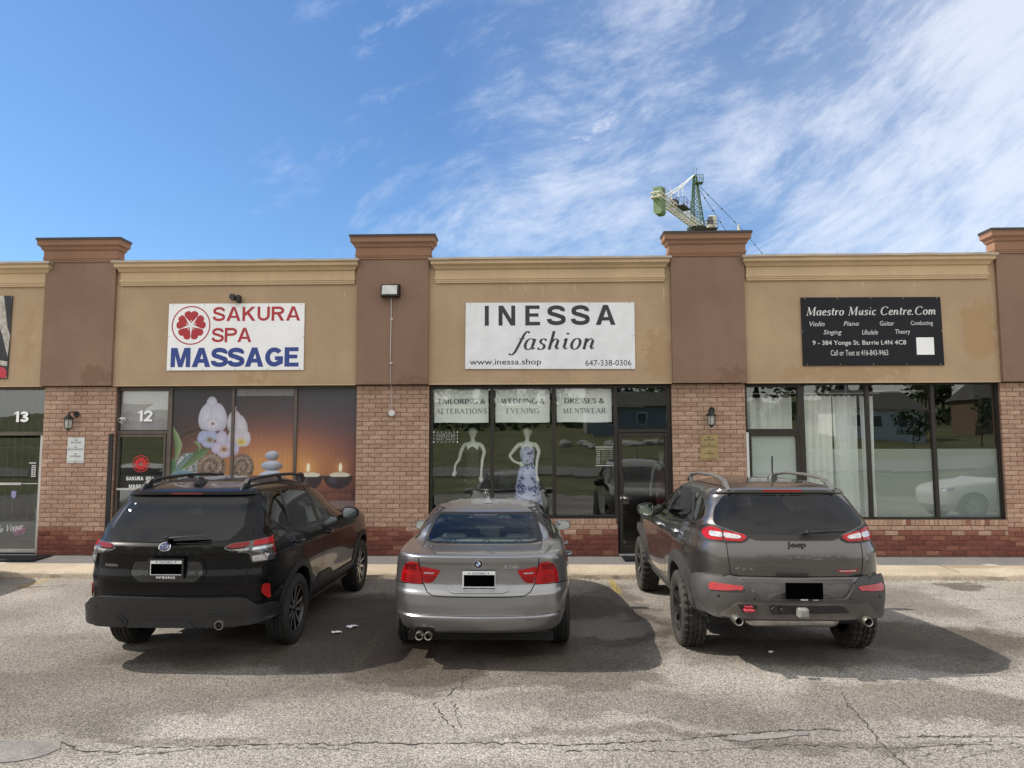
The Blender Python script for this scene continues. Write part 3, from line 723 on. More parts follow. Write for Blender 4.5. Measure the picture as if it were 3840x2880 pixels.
# ceiling lamps and furniture glimpsed inside
tag(build('ceiling_light', MB().cbox(6.0*K, 6.9*K, 1.0, 1.25, 2.85*K, 2.88*K, .005), mat('lamp_cover', (.8, .82, .8), .4), origin=(6.5*K, 1.1, 2.87*K)), 'long white ceiling light inside the music school', 'ceiling light')
# display platform of the fashion shop
tag(build('display_platform', MB().cbox(-1.66*K, 1.34*K, .22, 1.35, .171, .62, .01), mat('platform_paint', (.10, .095, .085), .7, var=.2), origin=(0, .7, .171)), 'low dark display platform behind the fashion shop windows', 'platform')
# ================================================================== cars
def pchip(xs, ys, x):
    """monotone cubic interpolation"""
    xs = np.asarray(xs, float); ys = np.asarray(ys, float); h = np.diff(xs); d = np.diff(ys)/h
    m = np.zeros(len(xs)); m[0] = d[0]; m[-1] = d[-1]
    for i in range(1, len(xs)-1):
        if d[i-1]*d[i] > 0:
            w1, w2 = 2*h[i]+h[i-1], h[i]+2*h[i-1]; m[i] = (w1+w2)/(w1/d[i-1]+w2/d[i])
    i = np.clip(np.searchsorted(xs, x)-1, 0, len(h)-1); t = (x-xs[i])/h[i]
    return (2*t**3-3*t**2+1)*ys[i]+(t**3-2*t**2+t)*h[i]*m[i]+(-2*t**3+3*t**2)*ys[i+1]+(t**3-t**2)*h[i]*m[i+1]

def bspline(P, n):
    P = [P[0]*2-P[1]]+P+[P[-1]*2-P[-2]]; out = []; segs = len(P)-3
    for k_ in range(n+1):
        u = segs*k_/n; i = min(int(u), segs-1); t = u-i
        b = ((1-t)**3/6, (3*t**3-6*t**2+4)/6, (-3*t**3+3*t**2+3*t+1)/6, t**3/6)
        out.append(sum((P[i+j]*b[j] for j in range(4)), Vector((0, 0))))
    return out

class Shell:
    """closed car body built of plan outlines at rising heights.
    rows: z, y_rear, y_front, half width, rear rounding, front rounding"""
    def __init__(s, rows, bulge=None, nz=90, ns=84, rfrac=.0):
        rows = np.array(rows); z = rows[:, 0]
        zs = list(np.linspace(z[0], z[-1], nz))+list(z[1:-1]); zs = sorted(set(np.round(zs, 4)))
        zs = [zs[0]]+[b for a, b in zip(zs, zs[1:]) if b-a > .0035]
        if zs[-1] < z[-1]-1e-4: zs[-1] = z[-1]
        col = [pchip(z, rows[:, i], np.array(zs)) for i in range(1, 6)]
        rings = []
        for zi, yr, yf, w_, rr, fr in zip(zs, *col):
            L = yf-yr
            ctrl = [(0, yr), (.38, yr+.008*rr), (.66, yr+.035*rr), (.84, yr+.095*rr), (.945, yr+.21*rr), (.985, yr+.44*rr), (1, yr+max(.9*rr, .30*L)), (1, yr+.52*L),
                    (.995, yr+.70*L), (.97, yf-.62*fr), (.90, yf-.33*fr), (.76, yf-.15*fr), (.52, yf-.04*fr), (.26, yf-.005*fr), (0, yf)]
            ctrl = [Vector((a*w_, b)) for a, b in ctrl]
            for q in range(1, len(ctrl)):
                if ctrl[q].y < ctrl[q-1].y: ctrl[q].y = ctrl[q-1].y+.001
            half = bspline(ctrl, ns)
            ring = []
            for p in half:
                x = p.x
                if bulge: x += bulge(p.y, zi)*min(1, abs(p.x)/(w_*.9+1e-6))**6
                ring.append((x, p.y, zi))
            ring[0] = (0, *ring[0][1:]); ring[-1] = (0, *ring[-1][1:])
            rings.append(ring+[(-x, y, z_) for x, y, z_ in reversed(ring[1:-1])])
        s.zmin = float(z[0])
        s.mb = MB().loft(rings)
        s.bvh = BVHTree.FromPolygons([Vector(v) for v in s.mb.v], s.mb.f)
    def hit(s, a, b, axis, far=4.0, side=1):
        """first surface point met along an axis: 'y' from the rear, 'f' from the front, 'x' from side*far, 'z' from above"""
        o, d = {'y': (Vector((a, -3, b)), Vector((0, 1, 0))), 'f': (Vector((a, 6, b)), Vector((0, -1, 0))),
                'x': (Vector((side*far, a, b)), Vector((-side, 0, 0))), 'z': (Vector((a, b, 4)), Vector((0, 0, -1)))}[axis]
        h, n, _, _ = s.bvh.ray_cast(o, d)
        if h is None: return None, None
        if n.dot(d) > 0: n = -n
        return h, n

def inside(p, poly):
    x, y = p; c = False; n = len(poly)
    for i in range(n):
        x1, y1 = poly[i]; x2, y2 = poly[(i+1) % n]
        if (y1 > y) != (y2 > y) and x < (x2-x1)*(y-y1)/(y2-y1)+x1: c = not c
    return c
def resample(poly, step, closed=True):
    out = []; n = len(poly)
    for i in range(n if closed else n-1):
        a, b = Vector(poly[i]), Vector(poly[(i+1) % n]); m = max(1, int(math.ceil((b-a).length/step)))
        for j in range(m): out.append(tuple(a+(b-a)*j/m))
    if not closed: out.append(tuple(poly[-1]))
    return out
def rounded(poly, r=.02, n=3):
    """round the corners of a polygon"""
    out = []; N = len(poly)
    for i in range(N):
        p, a, b = Vector(poly[i]), Vector(poly[i-1]), Vector(poly[(i+1) % N])
        la, lb = (a-p).length, (b-p).length; q = min(r, la*.45, lb*.45)
        s, e = p+(a-p)*q/max(la, 1e-6), p+(b-p)*q/max(lb, 1e-6)
        for j in range(n+1): t = j/n; out.append(tuple(s*(1-t)**2+p*2*t*(1-t)+e*t*t))
    return out
def circle(cx, cy, r, n=24, ry=None):
    ry = ry or r; return [(cx+r*math.cos(2*math.pi*i/n), cy+ry*math.sin(2*math.pi*i/n)) for i in range(n)]

def patch(sh, poly, axis='y', off=.003, th=.012, step=.045, side=1, rnd=.015, holes=(), dome=0.0, mb=None, mi=0, flat=None, reach=None, zc=-9):
    """a piece that lies on the body: its outline is given in the rear (x,z), side (y,z), front or top (x,y) view and thrown onto the shell,
    raised by off, with a rim going th deep"""
    reach = reach or .34; zc = max(zc, sh.zmin+.02) if axis != 'z' else zc
    if rnd: poly = rounded(poly, rnd)
    B = resample(poly, step); rings = [B]+[resample(h, step) for h in holes]
    pts = []; edges = []
    for r_ in rings:
        b = len(pts); pts += [Vector(p) for p in r_]; edges += [(b+i, b+(i+1) % len(r_)) for i in range(len(r_))]
    nb = len(pts); xs = [p[0] for p in B]; ys = [p[1] for p in B]
    x = math.floor(min(xs)/step)*step; k_ = 0
    while x < max(xs):
        y = min(ys)+step*(.5 if k_ % 2 else 0); k_ += 1
        while y < max(ys):
            q = (x, y)
            if inside(q, B) and not any(inside(q, h) for h in rings[1:]) and min((Vector(q)-p).length for p in pts[:nb]) > step*.45: pts.append(Vector(q))
            y += step
        x += step
    vs, es, fs, ov, oe, of = delaunay_2d_cdt(pts, edges, [], 0, 1e-6)
    fs = [f for f in fs if inside(((vs[f[0]].x+vs[f[1]].x+vs[f[2]].x)/3, (vs[f[0]].y+vs[f[1]].y+vs[f[2]].y)/3), B) and
          not any(inside(((vs[f[0]].x+vs[f[1]].x+vs[f[2]].x)/3, (vs[f[0]].y+vs[f[1]].y+vs[f[2]].y)/3), h) for h in rings[1:])]
    cx, cy = sum(xs)/len(xs), sum(ys)/len(ys)
    P3 = []; N3 = []
    for v in vs:
        a, b = v.x, v.y; h = None; t = 0
        while h is None and t < .5:
            h, n = sh.hit(a, max(b, zc) if axis != 'z' else b, axis, side=side)
            if h is not None and axis != 'z' and b < zc: h = Vector((h.x, h.y, b)); n = Vector((n.x, n.y, 0)).normalized()
            if h is not None and axis in 'yf' and abs(v.x) > .5:
                h0, _ = sh.hit(0, max(b, zc), axis)
                if h0 is not None and abs(h.y-h0.y) > reach: h = None
            if h is None:
                t += .01
                if axis in 'yf': a = v.x*(1-t)
                else: a, b = v.x+(cx-v.x)*t, v.y+(cy-v.y)*t
        if h is None: h, n = Vector((0, 0, 0)), Vector((0, 0, 1))
        if flat is not None:
            h = Vector((v.x, flat, v.y)); n = Vector((0, -1, 0))
        P3.append(h); N3.append(n)
    own = mb is None
    if own: mb = MB()
    top = []
    if dome:
        bp = [Vector(p) for p in B]
        for v, h, n in zip(vs, P3, N3):
            dd = min((v-p).length for p in bp); top.append(h+n*(off+dome*(1-math.exp(-dd/.02))))
    else: top = [h+n*off for h, n in zip(P3, N3)]
    use = {}; cnt = {}
    for f in fs:
        for i in range(len(f)):
            e = (f[i], f[(i+1) % len(f)]); cnt[e] = cnt.get(e, 0)+1
    rim = [e for e in cnt if (e[1], e[0]) not in cnt]
    rv = sorted({i for e in rim for i in e}); ridx = {v: len(top)+j for j, v in enumerate(rv)}
    allv = top+[P3[v]-N3[v]*th for v in rv]
    allf = [tuple(f) for f in fs]+[(e[1], e[0], ridx[e[0]], ridx[e[1]]) for e in rim]
    mb.add(allv, allf, mi)
    return mb
def seam(sh, pts, axis='y', wdt=.006, off=.0015, side=1, mb=None, step=.03):
    """a thin dark panel gap along a polyline"""
    mb = mb or MB(); P = resample(pts, step, closed=False); H = []
    for p in P:
        h, n = sh.hit(p[0], p[1], axis, side=side)
        if h is not None: H.append((h, n))
    b = len(mb.v)
    for i, (h, n) in enumerate(H):
        d = H[min(i+1, len(H)-1)][0]-H[max(0, i-1)][0]; u = d.cross(n)
        if u.length < 1e-6: u = Vector((1, 0, 0))
        u.normalize(); mb.v += [tuple(h+n*off+u*wdt/2), tuple(h+n*off-u*wdt/2)]
    for i in range(len(H)-1): mb.f.append([b+2*i, b+2*i+1, b+2*i+3, b+2*i+2]); mb.m.append(0)
    return mb

def txt_mesh(s, x0, x1, z0, z1, y, bold=0.0, shear=0.0, mb=None, spacing=1.0, depth=0.0, mi=0, flip=False, plane=None):
    """flat print of the text s fitted into a box in the xz plane at y (facing -y), or placed by plane(u, v, d)"""
    cu = bpy.data.curves.new('t', 'FONT'); cu.body = s; cu.size = 1; cu.offset = bold; cu.space_character = spacing; cu.shear = shear
    cu.resolution_u = 3; cu.fill_mode = 'FRONT' if depth == 0 else 'BOTH'; cu.extrude = .5 if depth else 0
    o = bpy.data.objects.new('t', cu); C.objects.link(o)
    me = bpy.data.meshes.new_from_object(o.evaluated_get(bpy.context.evaluated_depsgraph_get()))
    V_ = [v.co.copy() for v in me.vertices]; F_ = [tuple(p.vertices) for p in me.polygons]
    bpy.data.objects.remove(o); bpy.data.curves.remove(cu); bpy.data.meshes.remove(me)
    mb = mb or MB()
    if not V_: return mb
    a0, a1 = min(v.x for v in V_), max(v.x for v in V_); b0, b1 = min(v.y for v in V_), max(v.y for v in V_)
    out = []
    for v in V_:
        u = x0+(v.x-a0)/(a1-a0)*(x1-x0); q = z0+(v.y-b0)/(b1-b0)*(z1-z0); d = (v.z+.5)*depth if depth else 0
        out.append((u, y-d, q) if plane is None else plane(u, q, d))
    mb.add(out, F_, mi); return mb
def txt_on(sh, s, x0, x1, z0, z1, off=.003, bold=.0, depth=.0, mb=None, shear=0, spacing=1.0):
    def pl(u, v, d):
        h, n = sh.hit(u, v, 'y'); return tuple(h+n*(off+d)) if h is not None else (u, -1, v)
    return txt_mesh(s, x0, x1, z0, z1, 0, bold, shear, mb, spacing, depth, plane=pl)

def cut_body(name, sh, mats, parent, prisms, th=.03, solver='MANIFOLD', use_self=False):
    """hollow the shell and cut windows and wheel openings out of it"""
    me = bpy.data.meshes.new(name); me.from_pydata(sh.mb.v, [], sh.mb.f); recalc(me)
    for m in mats: me.materials.append(m)
    o = bpy.data.objects.new(name, me); C.objects.link(o)
    md = o.modifiers.new('s', 'SOLIDIFY'); md.thickness = th; md.offset = -1; md.material_offset = 1; md.use_rim = False
    cutters = []
    for pr in prisms:
        pr.m = [1]*len(pr.f)
        c = bpy.data.meshes.new('c'); c.from_pydata(pr.v, [], pr.f); recalc(c)
        for m in mats: c.materials.append(m)
        c.polygons.foreach_set('material_index', [1]*len(c.polygons))
        co = bpy.data.objects.new('c', c); C.objects.link(co); cutters.append(co)
        bmd = o.modifiers.new('b', 'BOOLEAN'); bmd.operation = 'DIFFERENCE'; bmd.object = co; bmd.solver = solver
        if use_self: bmd.use_self = True
    dg = bpy.context.evaluated_depsgraph_get(); res = bpy.data.meshes.new_from_object(o.evaluated_get(dg))
    o.modifiers.clear(); o.data = res; bpy.data.meshes.remove(me)
    for c in cutters: m_ = c.data; bpy.data.objects.remove(c); bpy.data.meshes.remove(m_)
    res.name = name; res.polygons.foreach_set('use_smooth', [True]*len(res.polygons)); res.set_sharp_from_angle(angle=R(32))
    o.parent = parent
    return o

M['tyre'] = mat('tyre_rubber', (.014, .014, .014), .8, var=.35, vs=8, bump=.2, bs=120)
M['tyre_dusty'] = mat('dusty_tyre_rubber', (.035, .033, .031), .88, var=.4, vs=5, bump=.3, bs=90)
M['rim_black'] = mat('gloss_black_rim', (.012, .012, .013), .25, .4, coat=.6)
M['rim_cut'] = mat('machined_rim', (.50, .50, .51), .25, .9)
M['rim_grey'] = mat('dark_grey_rim', (.035, .036, .037), .4, .5, var=.3, vs=9)
M['rim_silver'] = mat('silver_rim', (.45, .45, .46), .3, .8)
M['cabin'] = mat('cabin_dark', (.030, .030, .032), .8)
M['cabin_grey'] = mat('cabin_grey_leather', (.13, .13, .135), .6, var=.1)
M['shelf'] = mat('parcel_shelf', (.23, .235, .22), .9, var=.1, vs=30)
M['clad'] = mat('charcoal_cladding', (.010, .0105, .012), .48, var=.15, vs=8, bump=.12, bs=300)
M['clad_grey'] = mat('dusty_grey_cladding', (.034, .034, .036), .62, var=.15, vs=5, bump=.12, bs=300, dirt=.22)
M['lens_red'] = mat('red_lens', (.36, .006, .010), .15, coat=.4, spec=.2, var=.15, vs=20)
M['lens_dred'] = mat('deep_red_lens', (.16, .003, .006), .15, coat=.4, spec=.2)
M['lens_clear'] = mat('clear_lens', (.52, .53, .55), .12, .6, coat=1.0, var=.25, vs=40)
M['lens_smoke'] = mat('smoked_lens', (.05, .05, .055), .1, .3, coat=1.0, var=.3, vs=30)
M['lens_amber'] = mat('amber_lens', (.75, .16, .01), .15, coat=1.0)
M['reflector'] = mat('red_reflector', (.34, .010, .013), .25, coat=.4, var=.2, vs=60)
M['tint'] = glass_mat('tinted_car_glass', (.08, .09, .10), .0, (.95, .97, 1.0))
M['tint_mid'] = glass_mat('side_car_glass', (.34, .38, .38), .02)
M['clearglass'] = glass_mat('clear_car_glass', (.58, .66, .63), .01)
M['mirror'] = mat('mirror_glass', (.55, .62, .66), .03, 1.0)
M['plate'] = mat('plate_white', (.70, .72, .74), .35)
M['plate_black'] = mat('plate_black', (.0015, .0015, .0015), .9, spec=0)
M['seamm'] = mat('panel_gap', (.004, .004, .004), .9)
M['roundel_blue'] = mat('roundel_blue', (.02, .17, .55), .3, coat=.5)

def wheel(parent, x, y, r, wid, side, style, tyre_m='tyre', rim_r=None, front=False):
    """tyre with grooved tread, rim with spokes"""
    rim_r = rim_r or r*.66; n = 64; prof = []
    wh = wid/2; blocks = style == 'mud'
    sec = [(-wh*.80, rim_r), (-wh*.98, rim_r+(r-rim_r)*.25), (-wh*1.03, rim_r+(r-rim_r)*.55), (-wh*.97, r-.028), (-wh*.84, r-.008), (-wh*.62, r-.001), (-wh*.60, r-.009), (-wh*.52, r-.009), (-wh*.50, r),
           (-wh*.22, r+.001), (-wh*.20, r-.009), (-wh*.10, r-.009), (-wh*.08, r+.001), (wh*.08, r+.001), (wh*.10, r-.009), (wh*.20, r-.009), (wh*.22, r+.001), (wh*.50, r), (wh*.52, r-.009), (wh*.60, r-.009), (wh*.62, r-.001),
           (wh*.84, r-.008), (wh*.97, r-.028), (wh*1.03, rim_r+(r-rim_r)*.55), (wh*.98, rim_r+(r-rim_r)*.25), (wh*.80, rim_r)]
    N = 120 if blocks else 96; rings = []
    for j in range(N):
        a = 2*math.pi*j/N; ring = []
        for i, (h, q) in enumerate(sec):
            e = 0
            if 3 <= i <= 22:
                if blocks: e = .010 if (j+(2 if i > 12 else 0)) % 4 < 2 else -.003
                elif i in (3, 4, 5, 20, 21, 22): e = .0 if j % 3 else -.005
                if i in (6, 7, 10, 11, 14, 15, 18, 19) and blocks: e -= .004
            q2 = q+e*(1 if q > r-.02 else .5)
            yy, zz = q2*math.sin(a), q2*math.cos(a)
            if zz < -r+.006: zz = -r+.006-.006*(i > 3 and i < 22)  # flattened where it stands
            ring.append((h, yy, zz))
        rings.append(ring)
    rings.append(rings[0])
    mbt = MB(); m_ = len(sec)
    for ring in rings[:-1]: mbt.v += ring
    for j in range(N):
        for i in range(m_-1): mbt.f.append([j*m_+i, j*m_+i+1, ((j+1) % N)*m_+i+1, ((j+1) % N)*m_+i]); mbt.m.append(0)
    wroot = bpy.data.objects.new('wheel', None); C.objects.link(wroot); wroot.parent = parent; wroot.location = (x, y, r)
    wroot.rotation_euler = (0, 0, math.pi if side < 0 else 0)
    build('tyre', mbt, M[tyre_m], wroot, smooth=25, local=True)
    # rim: outer face towards +x
    mb = MB(); ox = wh*.80
    mb.lathe([(rim_r+.004, ox), (rim_r+.008, ox+.006), (rim_r-.012, ox+.004), (rim_r-.022, ox-.02), (rim_r-.035, -wh*.6), (rim_r-.03, -wh*.8)], axis='x', n=40)
    mb.lathe([(.0, -.02), (rim_r-.03, -.02)], axis='x', n=24)
    mb.lathe([(0, ox-.012), (.032, ox-.012), (.036, ox-.02), (.075, ox-.028), (.08, ox-.05)], axis='x', n=20)
    ns, mi2 = 5, 0
    for k_ in range(ns):
        a = 2*math.pi*k_/ns+.3
        def pt(rad, lat, h):
            return (h, rad*math.sin(a)+lat*math.cos(a), rad*math.cos(a)-lat*math.sin(a))
        if style == 'y':
            for sgn in (-1, 1):
                A = [pt(.05, sgn*.022-.016, ox-.02), pt(.05, sgn*.022+.016, ox-.02), pt(.12, sgn*.036+.018, ox-.018), pt(rim_r-.010, sgn*.068+.020, ox-.004), pt(rim_r-.010, sgn*.068-.018, ox-.004), pt(.12, sgn*.036-.014, ox-.018)]
                B = [(p[0]-.028, p[1], p[2]) for p in A]; mb.add(A+B, [(0, 1, 2, 5), (5, 2, 3, 4)], 1); mb.add(A+B, [(6, 7, 1, 0), (7, 8, 2, 1), (8, 9, 3, 2), (10, 11, 5, 4), (11, 6, 0, 5)])
        elif style == 'mud':
            A = [pt(.05, -.035, ox-.015), pt(.05, .035, ox-.015), pt(rim_r*.55, .024, ox-.012), pt(rim_r-.01, .050, ox), pt(rim_r-.01, -.050, ox), pt(rim_r*.55, -.024, ox-.012)]
            B = [(p[0]-.04, p[1], p[2]) for p in A]; mb.add(A+B, [(0, 1, 2, 5), (5, 2, 3, 4)]); mb.add(A+B, [(6, 7, 1, 0), (7, 8, 2, 1), (8, 9, 3, 2), (10, 11, 5, 4), (11, 6, 0, 5)])
            a2 = a; Cc = [pt(rim_r*.45, -.010, ox-.008), pt(rim_r*.45, .010, ox-.008), pt(rim_r-.03, .016, ox+.003), pt(rim_r-.03, -.016, ox+.003)]; mb.add(Cc, [(0, 1, 2, 3)], 1)
        else:
            for sgn in (-1, 1):
                A = [pt(.05, sgn*.012-.012, ox-.02), pt(.05, sgn*.012+.012, ox-.02), pt(rim_r-.012, sgn*.04+.012, ox), pt(rim_r-.012, sgn*.04-.012, ox)]
                B = [(p[0]-.03, p[1], p[2]) for p in A]; mb.add(A+B, [(0, 1, 2, 3), (4, 5, 1, 0), (5, 6, 2, 1), (7, 4, 0, 3)])
    for k_ in range(5):
        a = 2*math.pi*k_/5; mb.lathe([(0, ox-.02), (.009, ox-.02), (.009, ox-.04)], (0, .052*math.sin(a), .052*math.cos(a)), 'x', 6)
    build('rim', mb, {'y': [M['rim_black'], M['rim_cut']], 'mud': [M['rim_grey'], M['rim_cut']], 's': [M['rim_silver'], M['rim_cut']]}[style], wroot, smooth=30, local=True, fix=False)
    build('brake_disc', MB().lathe([(.03, .0), (rim_r*.62, .0), (rim_r*.62, -.02), (.03, -.02)], axis='x', n=24), M['steel'], wroot, local=True)
    return wroot

def seat(mb, x, y, z, w_=.50, h=.62, rake=.16, head=True, mi=0):
    rings = []
    for k_, (zz, wy, ws) in enumerate(((0, .14, .9), (.1, .15, 1), (.35, .14, 1), (h-.1, .11, .88), (h-.02, .09, .72), (h, .05, .6))):
        yy = y-zz*rake; ww = w_/2*ws; d = wy/2
        rings.append([(x-ww, yy-d*.6, z+zz), (x-ww*.8, yy-d, z+zz), (x+ww*.8, yy-d, z+zz), (x+ww, yy-d*.6, z+zz), (x+ww, yy+d, z+zz), (x-ww, yy+d, z+zz)])
    mb.loft(rings, mi=mi)
    mb.cbox(x-w_/2, x+w_/2, y, y+.5, z-.12, z+.04, .03, mi)
    if head:
        rings = []; y2 = y-(h+.12)*rake
        for zz, ws, d in ((h+.05, .6, .035), (h+.08, 1, .055), (h+.19, 1, .055), (h+.235, .8, .035)):
            ww = .135*ws; rings.append([(x-ww, y2-d*.5, z+zz), (x-ww*.7, y2-d, z+zz), (x+ww*.7, y2-d, z+zz), (x+ww, y2-d*.5, z+zz), (x+ww, y2+d, z+zz), (x-ww, y2+d, z+zz)])
        mb.loft(rings, mi=mi)
        for s in (-.05, .05): mb.tube([(x+s, y2, z+h-.03), (x+s, y2, z+h+.08)], .006, 6, mi)
def cabin(car, ys, floor, w_, dash_y, dash_z, rear=True, mat_='cabin', sh_=.60):
    for x in (-.37, .37):
        mb = MB(); seat(mb, x, ys, floor+.42, h=sh_); build('front_seat', mb, M[mat_], car, smooth=45, local=True)
    for x in ((-.36, .0, .36) if rear else ()):
        mb = MB(); seat(mb, x, ys-.95, floor+.42, w_=.36 if x == 0 else .48, h=.50, head=True); build('rear_seat', mb, M[mat_], car, smooth=45, local=True)
    mb = MB(); rings = []
    for x in np.linspace(-w_, w_, 9):
        c_ = .02*math.cos(x*2.2); rings.append([(x, dash_y-.3, dash_z-.45), (x, dash_y-.32, dash_z-.1), (x, dash_y-.22, dash_z+c_), (x, dash_y+.35, dash_z+c_-.03), (x, dash_y+.4, dash_z-.3)])
    mb.loft(rings)
    mb.box(-w_-.05, w_+.05, -.6, dash_y+.3, floor-.04, floor)
    mb.cbox(-.12, .12, ys-.2, dash_y-.2, floor, floor+.42, .02)
    build('dashboard', mb, M['cabin'], car, smooth=40, local=True)
    mb = MB(); c_ = (-.37, dash_y-.42, dash_z-.06); pts = []
    for i in range(25):
        a = 2*math.pi*i/24; pts.append((c_[0]+.185*math.cos(a), c_[1]+.185*math.sin(a)*.35, c_[2]+.185*math.sin(a)*.93))
    mb.tube(pts, .016, 8, caps=False); mb.cbox(c_[0]-.06, c_[0]+.06, c_[1]-.02, c_[1]+.02, c_[2]-.06, c_[2]+.05, .01)
    mb.box(c_[0]-.17, c_[0]+.17, c_[1]-.01, c_[1]+.01, c_[2]-.015, c_[2]+.015)
    mb.tube([c_, (c_[0], dash_y-.15, dash_z-.12)], .03, 8)
    build('steering_wheel', mb, M['cabin'], car, smooth=40, local=True)

def side_mirror(car, s, x, y, z, m, w_=.20, h=.14, foot=.10):
    mb = MB(); rings = []
    for k_, (yy, sc) in enumerate(((0, .93), (.015, 1), (.05, 1.0), (.09, .88), (.115, .6))):
        ring = []
        for i in range(20):
            a = 2*math.pi*i/20; cx, cz = abs(math.cos(a))**.6*math.copysign(1, math.cos(a)), abs(math.sin(a))**.6*math.copysign(1, math.sin(a))
            ring.append((x+s*(w_/2)*(1+cx*sc) - s*w_*.0, y+yy, z+h/2*cz*sc*(1-.18*cx)))
        rings.append(ring)
    mb.loft(rings)
    mb.loft([[(x-s*foot, y+.0, z-.03), (x-s*foot, y+.09, z-.03), (x-s*foot, y+.09, z-.075), (x-s*foot, y+.0, z-.075)], [(x+s*.03, y+.02, z-.02), (x+s*.03, y+.08, z-.02), (x+s*.03, y+.08, z-.07), (x+s*.03, y+.02, z-.07)]])
    o = build('side_mirror', mb, m, car, smooth=50, local=True)
    mb = MB(); ring = []
    for i in range(20):
        a = 2*math.pi*i/20; cx, cz = abs(math.cos(a))**.6*math.copysign(1, math.cos(a)), abs(math.sin(a))**.6*math.copysign(1, math.sin(a))
        ring.append((x+s*(w_/2)*(1+cx*.84), y-.002, z+h/2*cz*.82*(1-.18*cx)))
    mb.add(ring, [tuple(range(20))]); build('mirror_glass', mb, M['mirror'], o, local=True)

def emb(car, sh, name, items, m, **kw):
    for poly in items: o = build(name, patch(sh, poly, **kw), m, car, smooth=45, local=True)
    return o
def both(poly): return [poly, [(-a, b) for a, b in poly]]

def licence_plate(car, cx, z0, z1, y, frame_m, words, w_=.305, header='ONTARIO', foot=None, blackbox=True):
    h = z1-z0; pl = build('licence_plate', MB().cbox(cx-w_/2, cx+w_/2, y-.006, y+.004, z0, z1, .003), M['plate'], car, local=True)
    if frame_m:
        mb = MB(); e = .012
        for a, b, c_, d in ((cx-w_/2-e, cx+w_/2+e, z1-.004, z1+e), (cx-w_/2-e, cx+w_/2+e, z0-e*(2.6 if foot else 1), z0+.004), (cx-w_/2-e, cx-w_/2+.004, z0+.004, z1-.004), (cx+w_/2-.004, cx+w_/2+e, z0+.004, z1-.004)): mb.box(a, b, y-.010, y+.004, c_, d)
        build('plate_frame', mb, frame_m, pl, local=True)
    if foot: build('plate_lettering', txt_mesh(foot, cx-.09, cx+.09, z0-.027, z0-.006, y-.0115, .015, spacing=1.25), M['white'], pl, local=True)
    build('plate_lettering', txt_mesh(header, cx-.062, cx+.062, z1-.030, z1-.010, y-.0075, .004), mat('plate_blue', (.06, .12, .22), .4), pl, local=True)
    build('plate_screw', MB().lathe([(0, -.004), (.006, -.004), (.008, 0)], (cx-.088, y-.006, z1-.018), 'y', 10).lathe([(0, -.004), (.006, -.004), (.008, 0)], (cx+.088, y-.006, z1-.018), 'y', 10), M['steel'], pl, local=True)
    if blackbox: build('plate_panel', MB().box(cx-w_/2+.014, cx+w_/2-.006, y-.0085, y-.006, z0+.012, z1-.034), M['plate_black'], pl, local=True)
    return pl
def wiper(car, p0, p1, dy, m, w_=.011):
    mb = MB(); a, b = Vector(p0), Vector(p1); u = b-a
    pts = [a+Vector((0, dy, 0)), a+u*.15+Vector((0, dy-.012, .004)), a+u*.5+Vector((0, dy-.01, .006)), b+Vector((0, dy, 0))]
    mb.tube(pts, [w_*1.6, w_*1.5, w_*.9, w_*.5], 8, flat=.7); mb.tube([a+u*.12+Vector((0, dy+.012, -.012)), b+Vector((0, dy+.012, -.012))], .006, 6)
    mb.lathe([(0, -.03), (.018, -.03), (.024, -.018), (.026, .03)], (a.x, a.y+dy, a.z), 'y', 14)
    build('rear_wiper', mb, m, car, smooth=40, local=True)
def arch_prisms(y, r, zc, w0=.60):
    return [MB().prism([(y+r*math.sin(2*math.pi*i/36), zc+r*math.cos(2*math.pi*i/36)) for i in range(36)], 'x', s*w0, s*1.3) for s in (-1, 1)]
def arch_ring(sh, y, zc, r0, r1, a0, a1, zmin, side, mb, off=.014, th=.02):
    n = 26; outer = []; inner = []
    for i in range(n+1):
        a = R(a0)+(R(a1)-R(a0))*i/n
        outer.append((y+r1*math.cos(a), max(zmin, zc+r1*math.sin(a)))); inner.append((y+r0*math.cos(a), max(zmin, zc+r0*math.sin(a))))
    patch(sh, outer+inner[::-1], 'x', off=off, th=th, step=.05, side=side, rnd=0, mb=mb)
# ------------------------------------------------------------------ black SUV
def gauss(y, c, s): return math.exp(-((y-c)/s)**2)
def seams_obj(car, mb): return build('panel_gap', mb, M['seamm'], car, local=True, fix=False, kind='stuff')

